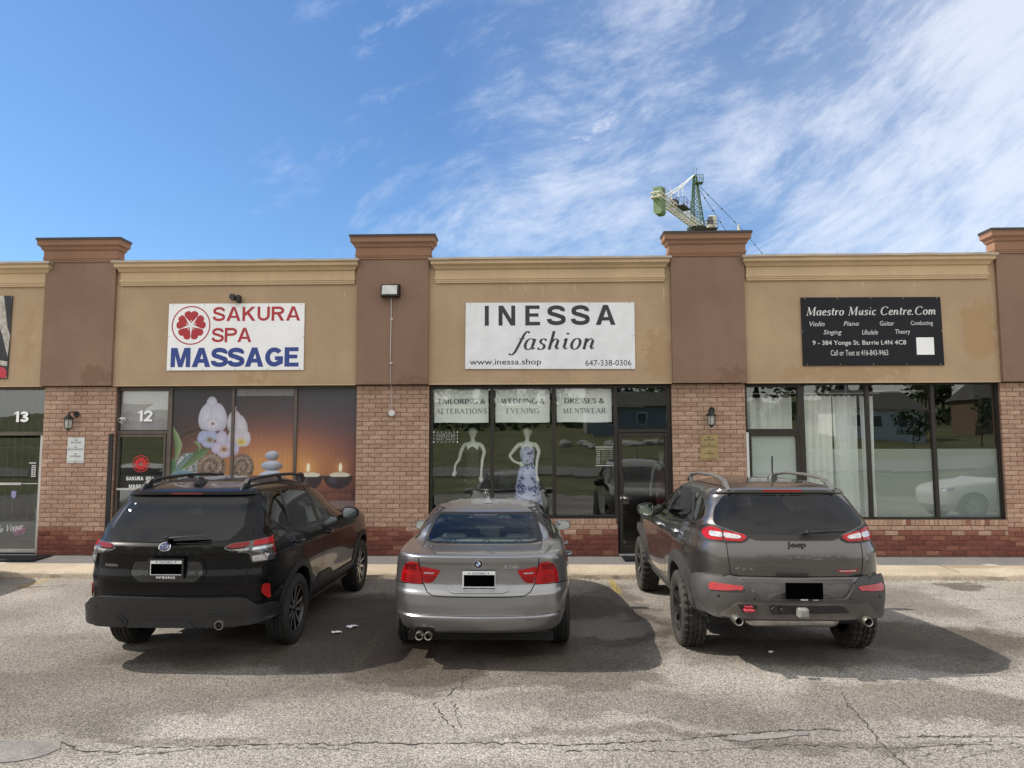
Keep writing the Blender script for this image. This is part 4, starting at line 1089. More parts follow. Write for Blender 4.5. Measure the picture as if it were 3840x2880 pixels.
def black_suv():
    car = thing('parked_suv', 'glossy black SUV with roof rails and black lower bumper, parked facing the spa', 'car', (-3.345, -4.78, 0), R(-.6), 'cars parked facing the shops')
    paint = mat('black_car_paint', (.0020, .0022, .0032), .3, 0, coat=1.0, spec=.1)
    paint.node_tree.nodes['Principled BSDF'].inputs['Coat IOR'].default_value = 1.26
    rows = [(.31, -.55, 3.20, .78, 0.92, .8), (.36, -.80, 3.44, .86, 1.15, 1), (.42, -.93, 3.53, .885, 1.15, 1), (.60, -.935, 3.57, .905, 1.15, 1), (.70, -.935, 3.58, .91, 1.15, 1), (.80, -.945, 3.57, .912, 1.15, 1),
            (.90, -.93, 3.55, .912, 1.15, 1), (1.00, -.935, 3.46, .905, 1.15, 1), (1.04, -.94, 3.38, .90, 1.15, 1), (1.08, -.94, 3.20, .89, 1.15, 1), (1.12, -.905, 2.75, .875, 1.09, 1), (1.16, -.88, 2.28, .855, 1.03, 1),
            (1.25, -.815, 2.08, .815, 0.68, .9), (1.40, -.69, 1.76, .755, 0.59, .8), (1.50, -.60, 1.52, .71, 0.55, .75), (1.525, -.60, 1.45, .695, 0.51, .7), (1.545, -.625, 1.38, .68, 0.51, .7),
            (1.575, -.62, 1.26, .655, 0.47, .65), (1.605, -.52, 1.12, .60, 0.42, .6), (1.64, -.32, .96, .50, 0.34, .5), (1.665, -.08, .80, .38, 0.26, .4), (1.68, .12, .66, .24, 0.17, .3), (1.686, .3, .5, .06, 0.09, .1)]
    def bulge(y, z):
        return .022*gauss(z, .72, .22)*(gauss(y, 0, .42)+gauss(y, 2.67, .42)) - .012*gauss(z, .62, .12)*gauss(y, 1.35, .8) + .008*gauss(z, .98, .05)
    sh = Shell(rows, bulge)
    rw = [(-.60, 1.25), (-.50, 1.155), (-.25, 1.145), (.25, 1.145), (.50, 1.155), (.60, 1.25), (.515, 1.49), (-.515, 1.49)]
    q = [(-.33, 1.51), (-.10, 1.545), (-.03, 1.535), (-.13, 1.19), (-.25, 1.19), (-.50, 1.31), (-.50, 1.41)]
    rd = [(.03, 1.54), (.76, 1.54), (.74, 1.155), (-.06, 1.185)]; fd = [(.85, 1.54), (1.38, 1.475), (1.80, 1.25), (1.93, 1.115), (.86, 1.15)]
    ws = [(-.70, 1.17), (.70, 1.17), (.60, 1.50), (-.60, 1.50)]
    pr = [MB().prism(rounded(rw, .05), 'y', -1.5, .3), MB().prism(rounded(q, .04), 'x', -1.3, 1.3), MB().prism(rounded(rd, .03), 'x', -1.3, 1.3), MB().prism(rounded(fd, .03), 'x', -1.3, 1.3), MB().prism(rounded(ws, .05), 'y', 1.2, 3.2)]
    pr += arch_prisms(0, .405, .36)+arch_prisms(2.67, .405, .36)
    cut_body('body', sh, [paint, M['cabin']], car, pr)
    E = lambda n, items, m, **kw: emb(car, sh, n, items, m, **kw)
    glossb = mat('gloss_black_trim', (.003, .003, .003), .22, spec=.3)
    # glass
    E('rear_window', [[(-.63, 1.25), (-.535, 1.135), (-.25, 1.125), (.25, 1.125), (.535, 1.135), (.63, 1.25), (.575, 1.515), (-.575, 1.515)]], M['tint'], off=.004, th=.004, rnd=.04)
    for s in (1, -1):
        for poly, m in ((q, 'tint'), (rd, 'tint'), (fd, 'tint_mid')):
            cx, cy = sum(p[0] for p in poly)/len(poly), sum(p[1] for p in poly)/len(poly)
            big = [(cx+(a-cx)*1.035, cy+(b-cy)*1.05) for a, b in poly]; E('side_window', [big], M[m], axis='x', side=s, off=.001, th=.006, rnd=.04)
    E('windscreen', [[(-.74, 1.15), (.74, 1.15), (.63, 1.52), (-.63, 1.52)]], M['clearglass'], axis='f', off=.002, th=.004, rnd=.04)
    # window surround trim
    for s in (1, -1):
        mb = MB(); patch(sh, [(-.36, 1.545), (-.1, 1.572), (.8, 1.572), (1.42, 1.50), (2.02, 1.09), (2.02, 1.075), (.86, 1.125), (-.07, 1.16), (-.26, 1.165), (-.535, 1.295), (-.535, 1.43)], 'x', off=.004, th=.01, side=s, mb=mb, rnd=.03,
              holes=[rounded(p, .03) for p in (q, rd, fd)])
        build('window_trim', mb, glossb, car, smooth=40, local=True)
    # lower bumper of unpainted plastic
    mb = MB()
    lowb = [(-.88, .535), (-.77, .545), (-.70, .625), (-.62, .638), (.62, .638), (.70, .625), (.77, .545), (.88, .535), (.88, .44), (.82, .395), (.72, .38), (-.72, .38), (-.82, .395), (-.88, .44)]
    patch(sh, lowb, zc=.43, off=.070, th=.10, rnd=.03, mb=mb, step=.06)
    bump = build('rear_bumper', mb, M['clad'], car, smooth=35, local=True)
    for s in (1, -1): patch(sh, [(-.93, .53), (-.50, .475), (-.40, .475), (-.36, .38), (-.93, .38)], 'x', zc=.40, off=.012, th=.03, side=s, mb=mb, rnd=.01)
    bump.data = build('t', mb, M['clad'], None, smooth=35, local=True).data; bpy.data.objects.remove(bpy.data.objects['t']); bump.data.name = 'rear_bumper'
    mb = MB()
    for s in (1, -1): patch(sh, [(s*.665, .47), (s*.60, .50), (s*.40, .50), (s*.325, .44), (s*.325, .40), (s*.38, .375), (s*.64, .375), (s*.69, .41)], zc=.43, off=.079, th=.02, mb=mb, rnd=.02)
    patch(sh, [(-.27, .445), (.24, .445), (.29, .375), (-.32, .375)], zc=.43, off=.077, th=.02, mb=mb, rnd=.01)
    build('bumper_insert', mb, M['black'], bump, smooth=35, local=True)
    mb = MB()
    for s in (1, -1): patch(sh, [(s*.635, .46), (s*.60, .475), (s*.42, .475), (s*.365, .44), (s*.365, .41), (s*.40, .39), (s*.62, .39), (s*.655, .415)], zc=.43, off=.086, th=.01, mb=mb, rnd=.02)
    patch(sh, [(-.20, .492), (.22, .492), (.21, .500), (-.19, .500)], zc=.43, off=.073, th=.01, mb=mb, rnd=0)
    build('bumper_pad', mb, M['clad'], bump, smooth=35, local=True)
    for x in (-.64, -.25, .27, .64): h, n = sh.hit(x, .55, 'y'); build('parking_sensor', MB().lathe([(0, -.003), (.011, -.003), (.013, .003)], tuple(h+n*.070), 'y', 12), M['black'], bump, local=True)
    # reflectors in black pockets
    E('reflector_pocket', [[(s*.86, .74), (s*.76, .70), (s*.745, .60), (s*.84, .555), (s*.90, .56)] for s in (1, -1)], glossb, off=.004, th=.01)
    E('reflector', [[(s*.850, .722), (s*.812, .722), (s*.806, .65), (s*.838, .585), (s*.852, .585)] for s in (1, -1)], M['reflector'], off=.012, th=.012)
    # plate recess: a dark trough with a raised border
    E('plate_recess', [[(-.34, .965), (.31, .965), (.345, .85), (.27, .76), (-.29, .76), (-.375, .85)]], mat('recess_black', (.006, .0065, .008), .22, coat=.6), off=.004, th=.006, rnd=.03)
    mb = MB(); patch(sh, [(-.355, .975), (.325, .975), (.362, .85), (.28, .748), (-.30, .748), (-.392, .85)], off=.011, th=.012, rnd=.03, mb=mb, holes=[rounded([(-.33, .955), (.30, .955), (.333, .85), (.262, .772), (-.282, .772), (-.362, .85)], .03)])
    build('recess_border', mb, paint, car, smooth=35, local=True)
    licence_plate(car, .0, .835, .975, -.965, M['black'], '', foot='WEINS')
    E('garnish', [[(-.70, 1.075), (-.45, 1.085), (.45, 1.085), (.70, 1.075), (.60, 1.025), (-.60, 1.025)]], glossb, off=.012, th=.02, rnd=.02)
    build('tailgate_lettering', txt_on(sh, 'FORESTER', -.36, .30, 1.022, 1.052, off=.0135, bold=.0, spacing=1.9), mat('dark_letter', (.03, .03, .034), .3, .5), car, local=True, fix=False)
    build('tailgate_lettering', txt_on(sh, 'SUBARU', -.62, -.49, .905, .928, off=.003, bold=.02, depth=.003, spacing=1.1), M['steel'], car, local=True)
    # oval badge
    bz_ = 1.085
    e = emb(car, sh, 'badge', [circle(-.03, bz_, .056, 28, .033)], M['chrome'], off=.018, th=.02, rnd=0, step=.02)
    e2 = emb(car, sh, 'badge_field', [circle(-.03, bz_, .048, 28, .026)], mat('badge_blue', (.006, .02, .10), .15, coat=1), off=.021, th=.004, rnd=0, step=.02); e2.parent = e
    stars = []
    for x, z, r_ in ((-.050, bz_+.004, .010), (-.020, bz_+.007, .005), (-.005, bz_+.008, .005), (-.018, bz_-.006, .005), (.0, bz_-.008, .005), (-.010, bz_+.0, .004)):
        stars.append([(x+(r_ if i % 2 == 0 else r_*.28)*math.cos(math.pi*i/4), z+(r_ if i % 2 == 0 else r_*.28)*math.sin(math.pi*i/4)*.8) for i in range(8)])
    e3 = emb(car, sh, 'badge_stars', stars, M['chrome'], off=.0235, th=.003, rnd=0, step=.02); e3.parent = e
    # tail lights: inner smoked/red on the gate, outer C shape on the body
    for s in (1, -1):
        L = emb(car, sh, 'tail_light', [[(s*.50, 1.075), (s*.56, 1.105), (s*.72, 1.125), (s*.90, 1.155), (s*.935, 1.10), (s*.93, 1.00), (s*.885, .935), (s*.735, .93), (s*.715, 1.02), (s*.58, 1.04)]], M['lens_smoke'], off=.012, th=.016, rnd=.02)
        for nm, poly, m in (('red_lens', [(s*.53, 1.080), (s*.565, 1.100), (s*.71, 1.117), (s*.71, 1.085), (s*.60, 1.073)], 'lens_dred'), ('red_lens', [(s*.735, 1.122), (s*.885, 1.148), (s*.92, 1.10), (s*.84, 1.085), (s*.74, 1.08)], 'lens_red'),
                            ('red_lens', [(s*.875, 1.075), (s*.925, 1.085), (s*.92, 1.01), (s*.875, .985), (s*.862, 1.02)], 'lens_red'), ('clear_lens', [(s*.735, 1.07), (s*.86, 1.075), (s*.855, 1.05), (s*.735, 1.045)], 'lens_clear'),
                            ('clear_lens', [(s*.735, .995), (s*.84, 1.0), (s*.835, .945), (s*.745, .945)], 'lens_clear'), ('clear_lens', [(s*.58, 1.062), (s*.71, 1.07), (s*.71, 1.05), (s*.62, 1.045)], 'lens_clear')):
            x_ = emb(car, sh, nm, [poly], M[m], off=.0155, th=.004, rnd=.008, step=.025); x_.parent = L
    # seams
    mb = MB()
    seam(sh, [(-.715, 1.10), (-.715, .93), (-.69, .72), (-.66, .655), (.66, .655), (.69, .72), (.715, .93), (.715, 1.10)], mb=mb, wdt=.007)
    seam(sh, [(-.70, .985), (-.45, 1.0), (-.36, .985), (-.36, .965)], mb=mb, wdt=.006); seam(sh, [(.70, .985), (.45, 1.0), (.34, .985), (.34, .965)], mb=mb, wdt=.006)
    seam(sh, [(-.57, 1.545), (0, 1.548), (.57, 1.545)], mb=mb, wdt=.008)
    for s in (1, -1):
        seam(sh, [(s*.735, 1.12), (s*.705, 1.25), (s*.60, 1.53)], mb=mb, wdt=.006)
        for pts in ([(-.20, 1.17), (-.17, 1.02), (-.02, .90), (.30, .76), (.42, .62), (.46, .45)], [(.80, 1.14), (.82, .95), (.80, .34)], [(1.92, 1.09), (1.98, .95), (1.97, .60), (1.9, .36)], [(.46, .42), (.8, .40), (1.9, .40)]):
            seam(sh, pts, 'x', side=s, mb=mb, wdt=.006)
        seam(sh, [(-.75, .93), (-.55, .86), (-.42, .80)], 'x', side=s, mb=mb, wdt=.005)
    seams_obj(car, mb)
    # wheel arches, sills
    for s in (1, -1):
        mb = MB(); arch_ring(sh, 0, .36, .402, .475, -25, 205, .33, s, mb); build('wheel_arch_trim', mb, M['clad'], car, smooth=35, local=True)
        mb = MB(); arch_ring(sh, 2.67, .36, .402, .47, -25, 205, .33, s, mb); build('wheel_arch_trim', mb, M['clad'], car, smooth=35, local=True)
        mb = MB(); patch(sh, [(.40, .46), (.62, .47), (.74, .56), (1.15, .56), (1.28, .47), (2.26, .47), (2.26, .28), (.40, .28)], 'x', off=.016, th=.03, side=s, mb=mb, rnd=.03)
        build('side_sill', mb, M['clad'], car, smooth=35, local=True)
    # handles
    for s in (1, -1):
        for y_, z_ in ((-.02, 1.03), (1.02, 1.0)):
            h, n = sh.hit(y_, z_, 'x', side=s); mb = MB()
            mb.tube([h+Vector((0, -.10, 0)), h+Vector((s*.035, -.085, 0)), h+Vector((s*.04, 0, .003)), h+Vector((s*.035, .085, 0)), h+Vector((0, .10, 0))], .014, 8)
            build('door_handle', mb, paint, car, smooth=50, local=True)
        emb(car, sh, 'handle_cup', [circle(-.02, 1.03, .05, 20, .038), circle(1.02, 1.0, .05, 20, .038)], M['seamm'], axis='x', side=s, off=.0015, th=.002, rnd=0)
    # roof rails, fin, spoiler lamp, wiper, exhaust, mirrors
    for s in (1, -1):
        mb = MB(); P = []
        for y_, z_ in ((-.56, 1.575), (-.48, 1.64), (-.32, 1.682), (-.1, 1.698), (.4, 1.706), (.9, 1.695), (1.22, 1.665), (1.32, 1.625)): P.append((s*(.50+.0*y_), y_, z_-.012))
        mb.tube(P, .017, 8, flat=1.0)
        for y0_, y1_ in ((-.50, -.36), (.38, .50), (1.14, 1.28)):
            h0, _ = sh.hit(s*.50, y0_, 'z'); h1, _ = sh.hit(s*.50, y1_, 'z'); t0 = 1.69 if y0_ > -.4 else 1.64; t1 = 1.70 if y1_ < 1 else 1.665
            mb.prism([(y0_, h0.z-.02), (y1_, h1.z-.02), (y1_-.02, t1), (y0_+.03, t0)], 'x', s*.50-.018, s*.50+.018)
        build('roof_rail', mb, M['clad'], car, smooth=40, local=True)
    mb = MB(); b, _ = sh.hit(0, -.30, 'z'); rings = []
    for z_, l0, l1, w_ in ((-.015, -.43, -.20, .055), (.01, -.43, -.215, .045), (.05, -.42, -.29, .012), (.062, -.41, -.33, .006)): rings.append([(-w_*.6, l0, b.z+z_), (w_*.6, l0, b.z+z_), (w_, (l0+l1)/2, b.z+z_), (.3*w_, l1, b.z+z_), (-.3*w_, l1, b.z+z_), (-w_, (l0+l1)/2, b.z+z_)])
    mb.loft(rings); build('antenna_fin', mb, M['clad'], car, smooth=50, local=True)
    E('brake_light', [[(-.155, 1.548), (.155, 1.548), (.15, 1.562), (-.15, 1.562)]], M['lens_dred'], off=.004, th=.006, rnd=.004)
    wiper(car, (-.02, -.90, 1.165), (.36, -.885, 1.19), -.03, M['clad'])
    build('exhaust_pipe', MB().lathe([(.034, -.0), (.040, 0), (.040, .3), (.034, .3)], (.53, -1.02, .405), 'y', 20), M['steel'], car, smooth=40, local=True)
    for s in (1, -1): side_mirror(car, s, s*.90, 1.62, 1.155, paint, .21, .155)
    # front
    E('headlight', [[(s*.88, .90), (s*.60, .87), (s*.52, .80), (s*.86, .78)] for s in (1, -1)], M['lens_clear'], axis='f', off=.006, th=.01)
    E('grille', [[(-.50, .88), (.50, .88), (.44, .62), (-.44, .62)]], M['black'], axis='f', off=.006, th=.01)
    E('front_bumper', [[(-.9, .50), (-.5, .56), (.5, .56), (.9, .50), (.8, .30), (-.8, .30)]], M['clad'], axis='f', off=.02, th=.03)
    cabin(car, 1.05, .38, .66, 1.75, 1.10, sh_=.52)
    for s in (1, -1):
        wheel(car, s*.80, 0, .355, .225, s, 'y'); wheel(car, s*.80, 2.67, .355, .225, s, 'y')
    mb = MB(); mb.box(-.78, .78, -.5, 3.1, .29, .33); mb.tube([(-.72, 0, .34), (.72, 0, .34)], .04, 8); mb.box(-.55, .2, -.75, -.35, .31, .36)
    build('underbody', mb, M['blackmatte'], car, local=True)
    for ch in car.children:
        if not ch.name.startswith('wheel.') and ch.name != 'wheel': ch.location.z += .02
    return car

# ------------------------------------------------------------------ silver saloon
def silver_saloon():
    car = thing('parked_saloon', 'silver grey saloon with red tail lights and twin exhaust tips, in the middle bay', 'car', (-.50, -4.68, 0), R(.1), 'cars parked facing the shops')
    paint = mat('silver_grey_paint', (.255, .262, .275), .28, .8, coat=1.0, flake=.10, dirt=.05)
    rows = [(.21, -.66, 3.30, .70, .9, 1), (.28, -.82, 3.44, .78, 1.3, 1), (.33, -.915, 3.50, .815, 1.4, 1), (.40, -.945, 3.53, .838, 1.4, 1), (.455, -.955, 3.54, .852, 1.4, 1), (.475, -.935, 3.54, .856, 1.4, 1), (.58, -.945, 3.54, .870, 1.4, 1),
            (.655, -.945, 3.53, .878, 1.4, 1), (.70, -.915, 3.52, .880, 1.4, 1), (.76, -.900, 3.46, .880, 1.4, 1), (.84, -.905, 3.30, .876, 1.4, 1), (.92, -.925, 2.9, .866, 1.4, 1), (.97, -.945, 2.5, .852, 1.4, 1), (1.00, -.948, 2.25, .838, 1.4, 1),
            (1.018, -.925, 2.05, .822, 1.35, 1), (1.030, -.78, 1.98, .808, 1.3, 1), (1.040, -.50, 1.92, .79, 1.25, 1), (1.052, -.365, 1.95, .77, 1.0, .9), (1.15, -.165, 1.74, .722, .8, .8), (1.25, .06, 1.50, .668, .65, .7), (1.305, .20, 1.33, .63, .6, .65),
            (1.34, .30, 1.22, .592, .55, .6), (1.372, .40, 1.10, .53, .5, .5), (1.40, .50, .98, .42, .4, .4), (1.418, .58, .88, .28, .2, .2), (1.424, .66, .80, .05, .1, .1)]
    def bulge(y, z): return .018*gauss(z, .66, .18)*(gauss(y, 0, .40)+gauss(y, 2.76, .40)) + .007*gauss(z, .86, .03)*gauss(y, 1.2, 1.2)
    sh = Shell(rows, bulge, nz=110)
    rw = [(-.585, 1.072), (-.50, 1.056), (.50, 1.056), (.585, 1.072), (.505, 1.285), (-.505, 1.285)]
    rd = [(.10, 1.21), (.38, 1.325), (.80, 1.345), (.80, 1.06), (.0, 1.08), (-.06, 1.10)]; fd = [(.88, 1.345), (1.22, 1.30), (1.72, 1.06), (.88, 1.05)]
    ws = [(-.62, 1.09), (.62, 1.09), (.52, 1.34), (-.52, 1.34)]
    pr = [MB().prism(rounded(rw, .04), 'y', -.9, .65), MB().prism(rounded(rd, .03), 'x', -1.3, 1.3), MB().prism(rounded(fd, .03), 'x', -1.3, 1.3), MB().prism(rounded(ws, .05), 'y', .95, 3.0)]
    pr += arch_prisms(0, .345, .32, .55)+arch_prisms(2.76, .345, .32, .55)
    cut_body('body', sh, [paint, M['cabin_grey']], car, pr)
    E = lambda n, items, m, **kw: emb(car, sh, n, items, m, **kw)
    E('rear_window', [[(-.605, 1.065), (-.50, 1.050), (.50, 1.050), (.605, 1.065), (.525, 1.302), (-.525, 1.302)]], M['clearglass'], off=.002, th=.004, rnd=.04)
    mb = MB(); patch(sh, [(-.615, 1.066), (-.50, 1.052), (.50, 1.052), (.615, 1.066), (.535, 1.308), (-.535, 1.308)], off=.005, th=.006, rnd=.03, mb=mb, holes=[rounded([(-.580, 1.078), (-.49, 1.062), (.49, 1.062), (.580, 1.078), (.505, 1.290), (-.505, 1.290)], .05)])
    build('window_seal', mb, mat('black_seal', (.004, .004, .005), .5), car, smooth=40, local=True)
    E('brake_light', [[(-.155, 1.300), (.155, 1.300), (.12, 1.278), (-.12, 1.278)]], M['lens_smoke'], off=.003, th=.03, rnd=.01)
    for s in (1, -1):
        for poly in (rd, fd):
            cx, cy = sum(p[0] for p in poly)/len(poly), sum(p[1] for p in poly)/len(poly)
            E('side_window', [[(cx+(a-cx)*1.035, cy+(b-cy)*1.06) for a, b in poly]], M['tint_mid'], axis='x', side=s, off=.001, th=.006, rnd=.03)
    for s in (1, -1):
        mb = MB(); patch(sh, [(.06, 1.22), (.36, 1.348), (.82, 1.367), (1.25, 1.325), (1.82, 1.04), (.88, 1.028), (0, 1.055), (-.10, 1.09)], 'x', off=.004, th=.01, side=s, mb=mb, rnd=.03, holes=[rounded(p, .03) for p in (rd, fd)])
        build('window_trim', mb, M['black'], car, smooth=40, local=True)
    E('windscreen', [[(-.66, 1.075), (.66, 1.075), (.55, 1.36), (-.55, 1.36)]], M['clearglass'], axis='f', off=.002, th=.004, rnd=.04)
    for s in (1, -1):   # tail lights
        outer = [(s*.565, .940), (s*.645, .955), (s*.695, .925), (s*.728, .86), (s*.745, .752), (s*.52, .746), (s*.542, .86)]
        inner = [(s*.355, .878), (s*.545, .912), (s*.532, .83), (s*.505, .752), (s*.44, .762), (s*.40, .80)]
        for poly in (outer, inner):
            L = emb(car, sh, 'tail_light', [poly], M['lens_red'], off=.010, th=.014, rnd=.02, step=.03, dome=.006)
            mb = MB(); xs_ = [p[0] for p in poly]; x0_, x1_ = min(xs_), max(xs_); x0_, x1_ = x0_+.03, x1_-.04
            if poly is outer:
                for k_ in range(3): patch(sh, [(s*.575, .775+k_*.022), (s*.725-s*k_*.006, .775+k_*.022), (s*.723-s*k_*.006, .780+k_*.022), (s*.575, .780+k_*.022)], off=.0175, th=.002, rnd=0, mb=mb)
                for r_ in range(3):
                    for c_ in range(7):
                        xx = s*(.585+c_*.016); zz = .885+r_*.018; patch(sh, [(xx, zz), (xx+s*.013, zz), (xx+s*.013, zz+.012), (xx, zz+.012)], off=.0175, th=.002, rnd=0, mb=mb)
            else:
                for k_ in range(3): patch(sh, [(s*(.42-.01*k_), .775+k_*.02), (s*.51, .775+k_*.02), (s*.512, .780+k_*.02), (s*(.42-.01*k_), .780+k_*.02)], off=.0175, th=.002, rnd=0, mb=mb)
            x_ = build('lens_ribs', mb, M['lens_dred'], L, local=True); 
            if poly is inner:
                x_ = emb(car, sh, 'clear_lens', [[(s*.41, .860), (s*.51, .862), (s*.51, .849), (s*.42, .847)]], M['lens_clear'], off=.0175, th=.004, rnd=.003); x_.parent = L
    E('plate_recess', [[(-.335, .882), (.335, .882), (.285, .70), (.24, .682), (-.24, .682), (-.285, .70)]], paint, off=.006, th=.004, rnd=.03)
    mb = MB(); patch(sh, [(-.345, .888), (.345, .888), (.292, .695), (.24, .672), (-.24, .672), (-.292, .695)], off=.010, th=.010, rnd=.03, mb=mb, holes=[rounded([(-.322, .874), (.322, .874), (.275, .705), (.23, .69), (-.23, .69), (-.275, .705)], .03)])
    build('recess_border', mb, paint, car, smooth=35, local=True)
    licence_plate(car, .005, .728, .878, -.935, None, '')
    # round badge
    bd = emb(car, sh, 'badge', [circle(0, .945, .041, 32)], M['chrome'], off=.006, th=.008, rnd=0, step=.02)
    x_ = emb(car, sh, 'badge_ring', [circle(0, .945, .038, 32)], M['black'], off=.008, th=.002, rnd=0, step=.02); x_.parent = bd
    for k_ in range(4):
        poly = [(0, .945)]+[(.021*math.cos(math.pi*k_/2+math.pi/2*i/6), .945+.021*math.sin(math.pi*k_/2+math.pi/2*i/6)) for i in range(7)]
        x_ = emb(car, sh, 'badge_quarter', [poly], M['roundel_blue'] if k_ % 2 else M['white'], off=.010, th=.002, rnd=0, step=.02); x_.parent = bd
    for i, ch_ in enumerate('BMW'):
        a = R(120-30*i); cx, cz = .030*math.cos(a), .945+.030*math.sin(a)
        x_ = build('badge_letter', txt_on(sh, ch_, cx-.006, cx+.006, cz-.006, cz+.006, off=.0105, bold=.01), M['chrome'], bd, local=True, fix=False)
    build('tailgate_lettering', txt_on(sh, '328i', .225, .375, .903, .933, off=.004, bold=.012, depth=.005, shear=.2, spacing=1.1), M['chrome'], car, local=True)
    mb = MB()
    seam(sh, [(-.565, 1.015), (-.558, .93), (-.545, .87), (-.525, .76), (-.48, .68), (-.42, .650), (-.3, .643), (.3, .643), (.42, .650), (.48, .68), (.525, .76), (.545, .87), (.558, .93), (.565, 1.015)], mb=mb, wdt=.009)
    seam(sh, [(-.80, .745), (-.52, .745)], mb=mb, wdt=.005); seam(sh, [(.80, .745), (.52, .745)], mb=mb, wdt=.005)
    seam(sh, [(-.865, .478), (-.5, .470), (.5, .470), (.865, .478)], mb=mb, wdt=.005)
    seam(sh, [(.44, .485), (.52, .487), (.52, .44), (.44, .438), (.44, .485)], mb=mb, wdt=.003)
    for s in (1, -1):
        seam(sh, [(s*.60, 1.065), (s*.575, 1.02)], mb=mb)
        seam(sh, [(s*.535, 1.35), (s*.53, 1.38)], mb=mb)
        for pts in ([(-.08, 1.07), (-.10, .92), (.10, .76), (.32, .60), (.38, .35)], [(.84, 1.04), (.86, .8), (.84, .33)], [(1.86, 1.03), (1.95, .8), (1.9, .33)], [(-.85, .745), (-.6, .735), (-.42, .70), (-.36, .55)]): seam(sh, pts, 'x', side=s, mb=mb, wdt=.005)
    seams_obj(car, mb)
    mb = MB()
    for s in (1, -1):
        P = [(y_, s*x_) for y_, x_ in ((.33, .545), (.5, .54), (.9, .535), (1.15, .525))]
        b = len(mb.v)
        for y_, x_ in P:
            h, n = sh.hit(x_, y_, 'z')
            if h is None: continue
            mb.v += [tuple(h+Vector((-.006, 0, .002))), tuple(h+Vector((.006, 0, .002)))]
        for i in range((len(mb.v)-b)//2-1): mb.f.append([b+2*i, b+2*i+1, b+2*i+3, b+2*i+2]); mb.m.append(0)
    build('roof_seam', mb, M['seamm'], car, local=True, fix=False)
    # lower apron lip, shadow gap under it
    mb = MB(); patch(sh, [(-.36, .315), (.46, .315), (.56, .31), (.54, .28), (-.33, .28)], off=.004, th=.006, rnd=.02, mb=mb)
    build('rear_valance', mb, M['clad'], car, smooth=40, local=True)
    for x in (-.545, -.462):
        build('exhaust_tip', MB().lathe([(.028, .16), (.028, .0), (.034, -.006), (.037, .0), (.037, .2)], (x, -.93, .288), 'y', 24).lathe([(0, .15), (.03, .15)], (x, -.93, .288), 'y', 16), M['steel'], car, smooth=40, local=True)
    E('exhaust_cutout', [[(-.60, .345), (-.575, .36), (-.43, .36), (-.405, .34), (-.42, .27), (-.59, .27)]], M['blackmatte'], off=.006, th=.008, rnd=.03)
    # fin
    mb = MB(); b, _ = sh.hit(.01, .60, 'z'); rings = []
    for z_, l0, l1, w_ in ((-.012, .44, .62, .042), (.008, .445, .60, .034), (.05, .455, .50, .008), (.06, .46, .485, .004)): rings.append([(.01-w_, l0, b.z-.02+z_), (.01+w_, l0, b.z-.02+z_), (.01+w_*.8, (l0+l1)/2, b.z-.02+z_), (.01, l1, b.z-.02+z_), (.01-w_*.8, (l0+l1)/2, b.z-.02+z_)])
    mb.loft(rings); build('antenna_fin', mb, paint, car, smooth=50, local=True)
    for s in (1, -1):
        for y_, z_ in ((.12, .885), (1.06, .865)):
            h, n = sh.hit(y_, z_, 'x', side=s); mb = MB()
            mb.tube([h+Vector((0, -.10, 0)), h+Vector((s*.035, -.085, 0)), h+Vector((s*.042, 0, .003)), h+Vector((s*.035, .085, 0)), h+Vector((0, .10, 0))], .015, 8); build('door_handle', mb, paint, car, smooth=50, local=True)
        side_mirror(car, s, s*.80, 1.55, 1.02, paint, .19, .125)
        h_ = []
    E('headlight', [[(s*.84, .72), (s*.48, .74), (s*.45, .62), (s*.80, .60)] for s in (1, -1)], M['lens_clear'], axis='f', off=.006, th=.01)
    E('grille', [[(s*.03, .74), (s*.22, .74), (s*.24, .66), (s*.05, .63)] for s in (1, -1)], M['black'], axis='f', off=.006, th=.01)
    E('air_intake', [[(-.6, .42), (.6, .42), (.5, .30), (-.5, .30)]], M['black'], axis='f', off=.004, th=.01)
    cabin(car, .95, .28, .62, 1.60, .98, rear=False, mat_='cabin', sh_=.42)
    mb = MB(); mb.cbox(-.60, .60, -.28, .20, .93, 1.025, .02, 0)
    build('parcel_shelf', mb, M['shelf'], car, local=True)
    mb = MB(); mb.cbox(-.58, .58, .22, .34, .45, 1.03, .04)
    for x in (-.35, .35): mb.cbox(x-.14, x+.14, .20, .30, 1.0, 1.075, .03)
    build('rear_bench', mb, M['cabin_grey'], car, smooth=45, local=True)
    for x in (-.33, .02, .36): mb = MB(); mb.tube([(x-.035, -.05, 1.026), (x-.02, -.05, 1.05), (x+.02, -.05, 1.05), (x+.035, -.05, 1.026)], .007, 6); build('tether_anchor', mb, M['cabin'], car, local=True)
    for s in (1, -1): wheel(car, s*.77, 0, .318, .205, s, 's'); wheel(car, s*.77, 2.76, .318, .205, s, 's')
    mb = MB(); mb.box(-.70, .70, -.6, 3.1, .17, .24); mb.cbox(-.62, -.05, -.80, -.5, .26, .36, .03); mb.tube([(-.7, 0, .30), (.7, 0, .30)], .035, 8)
    build('underbody', mb, M['blackmatte'], car, local=True)
    return car

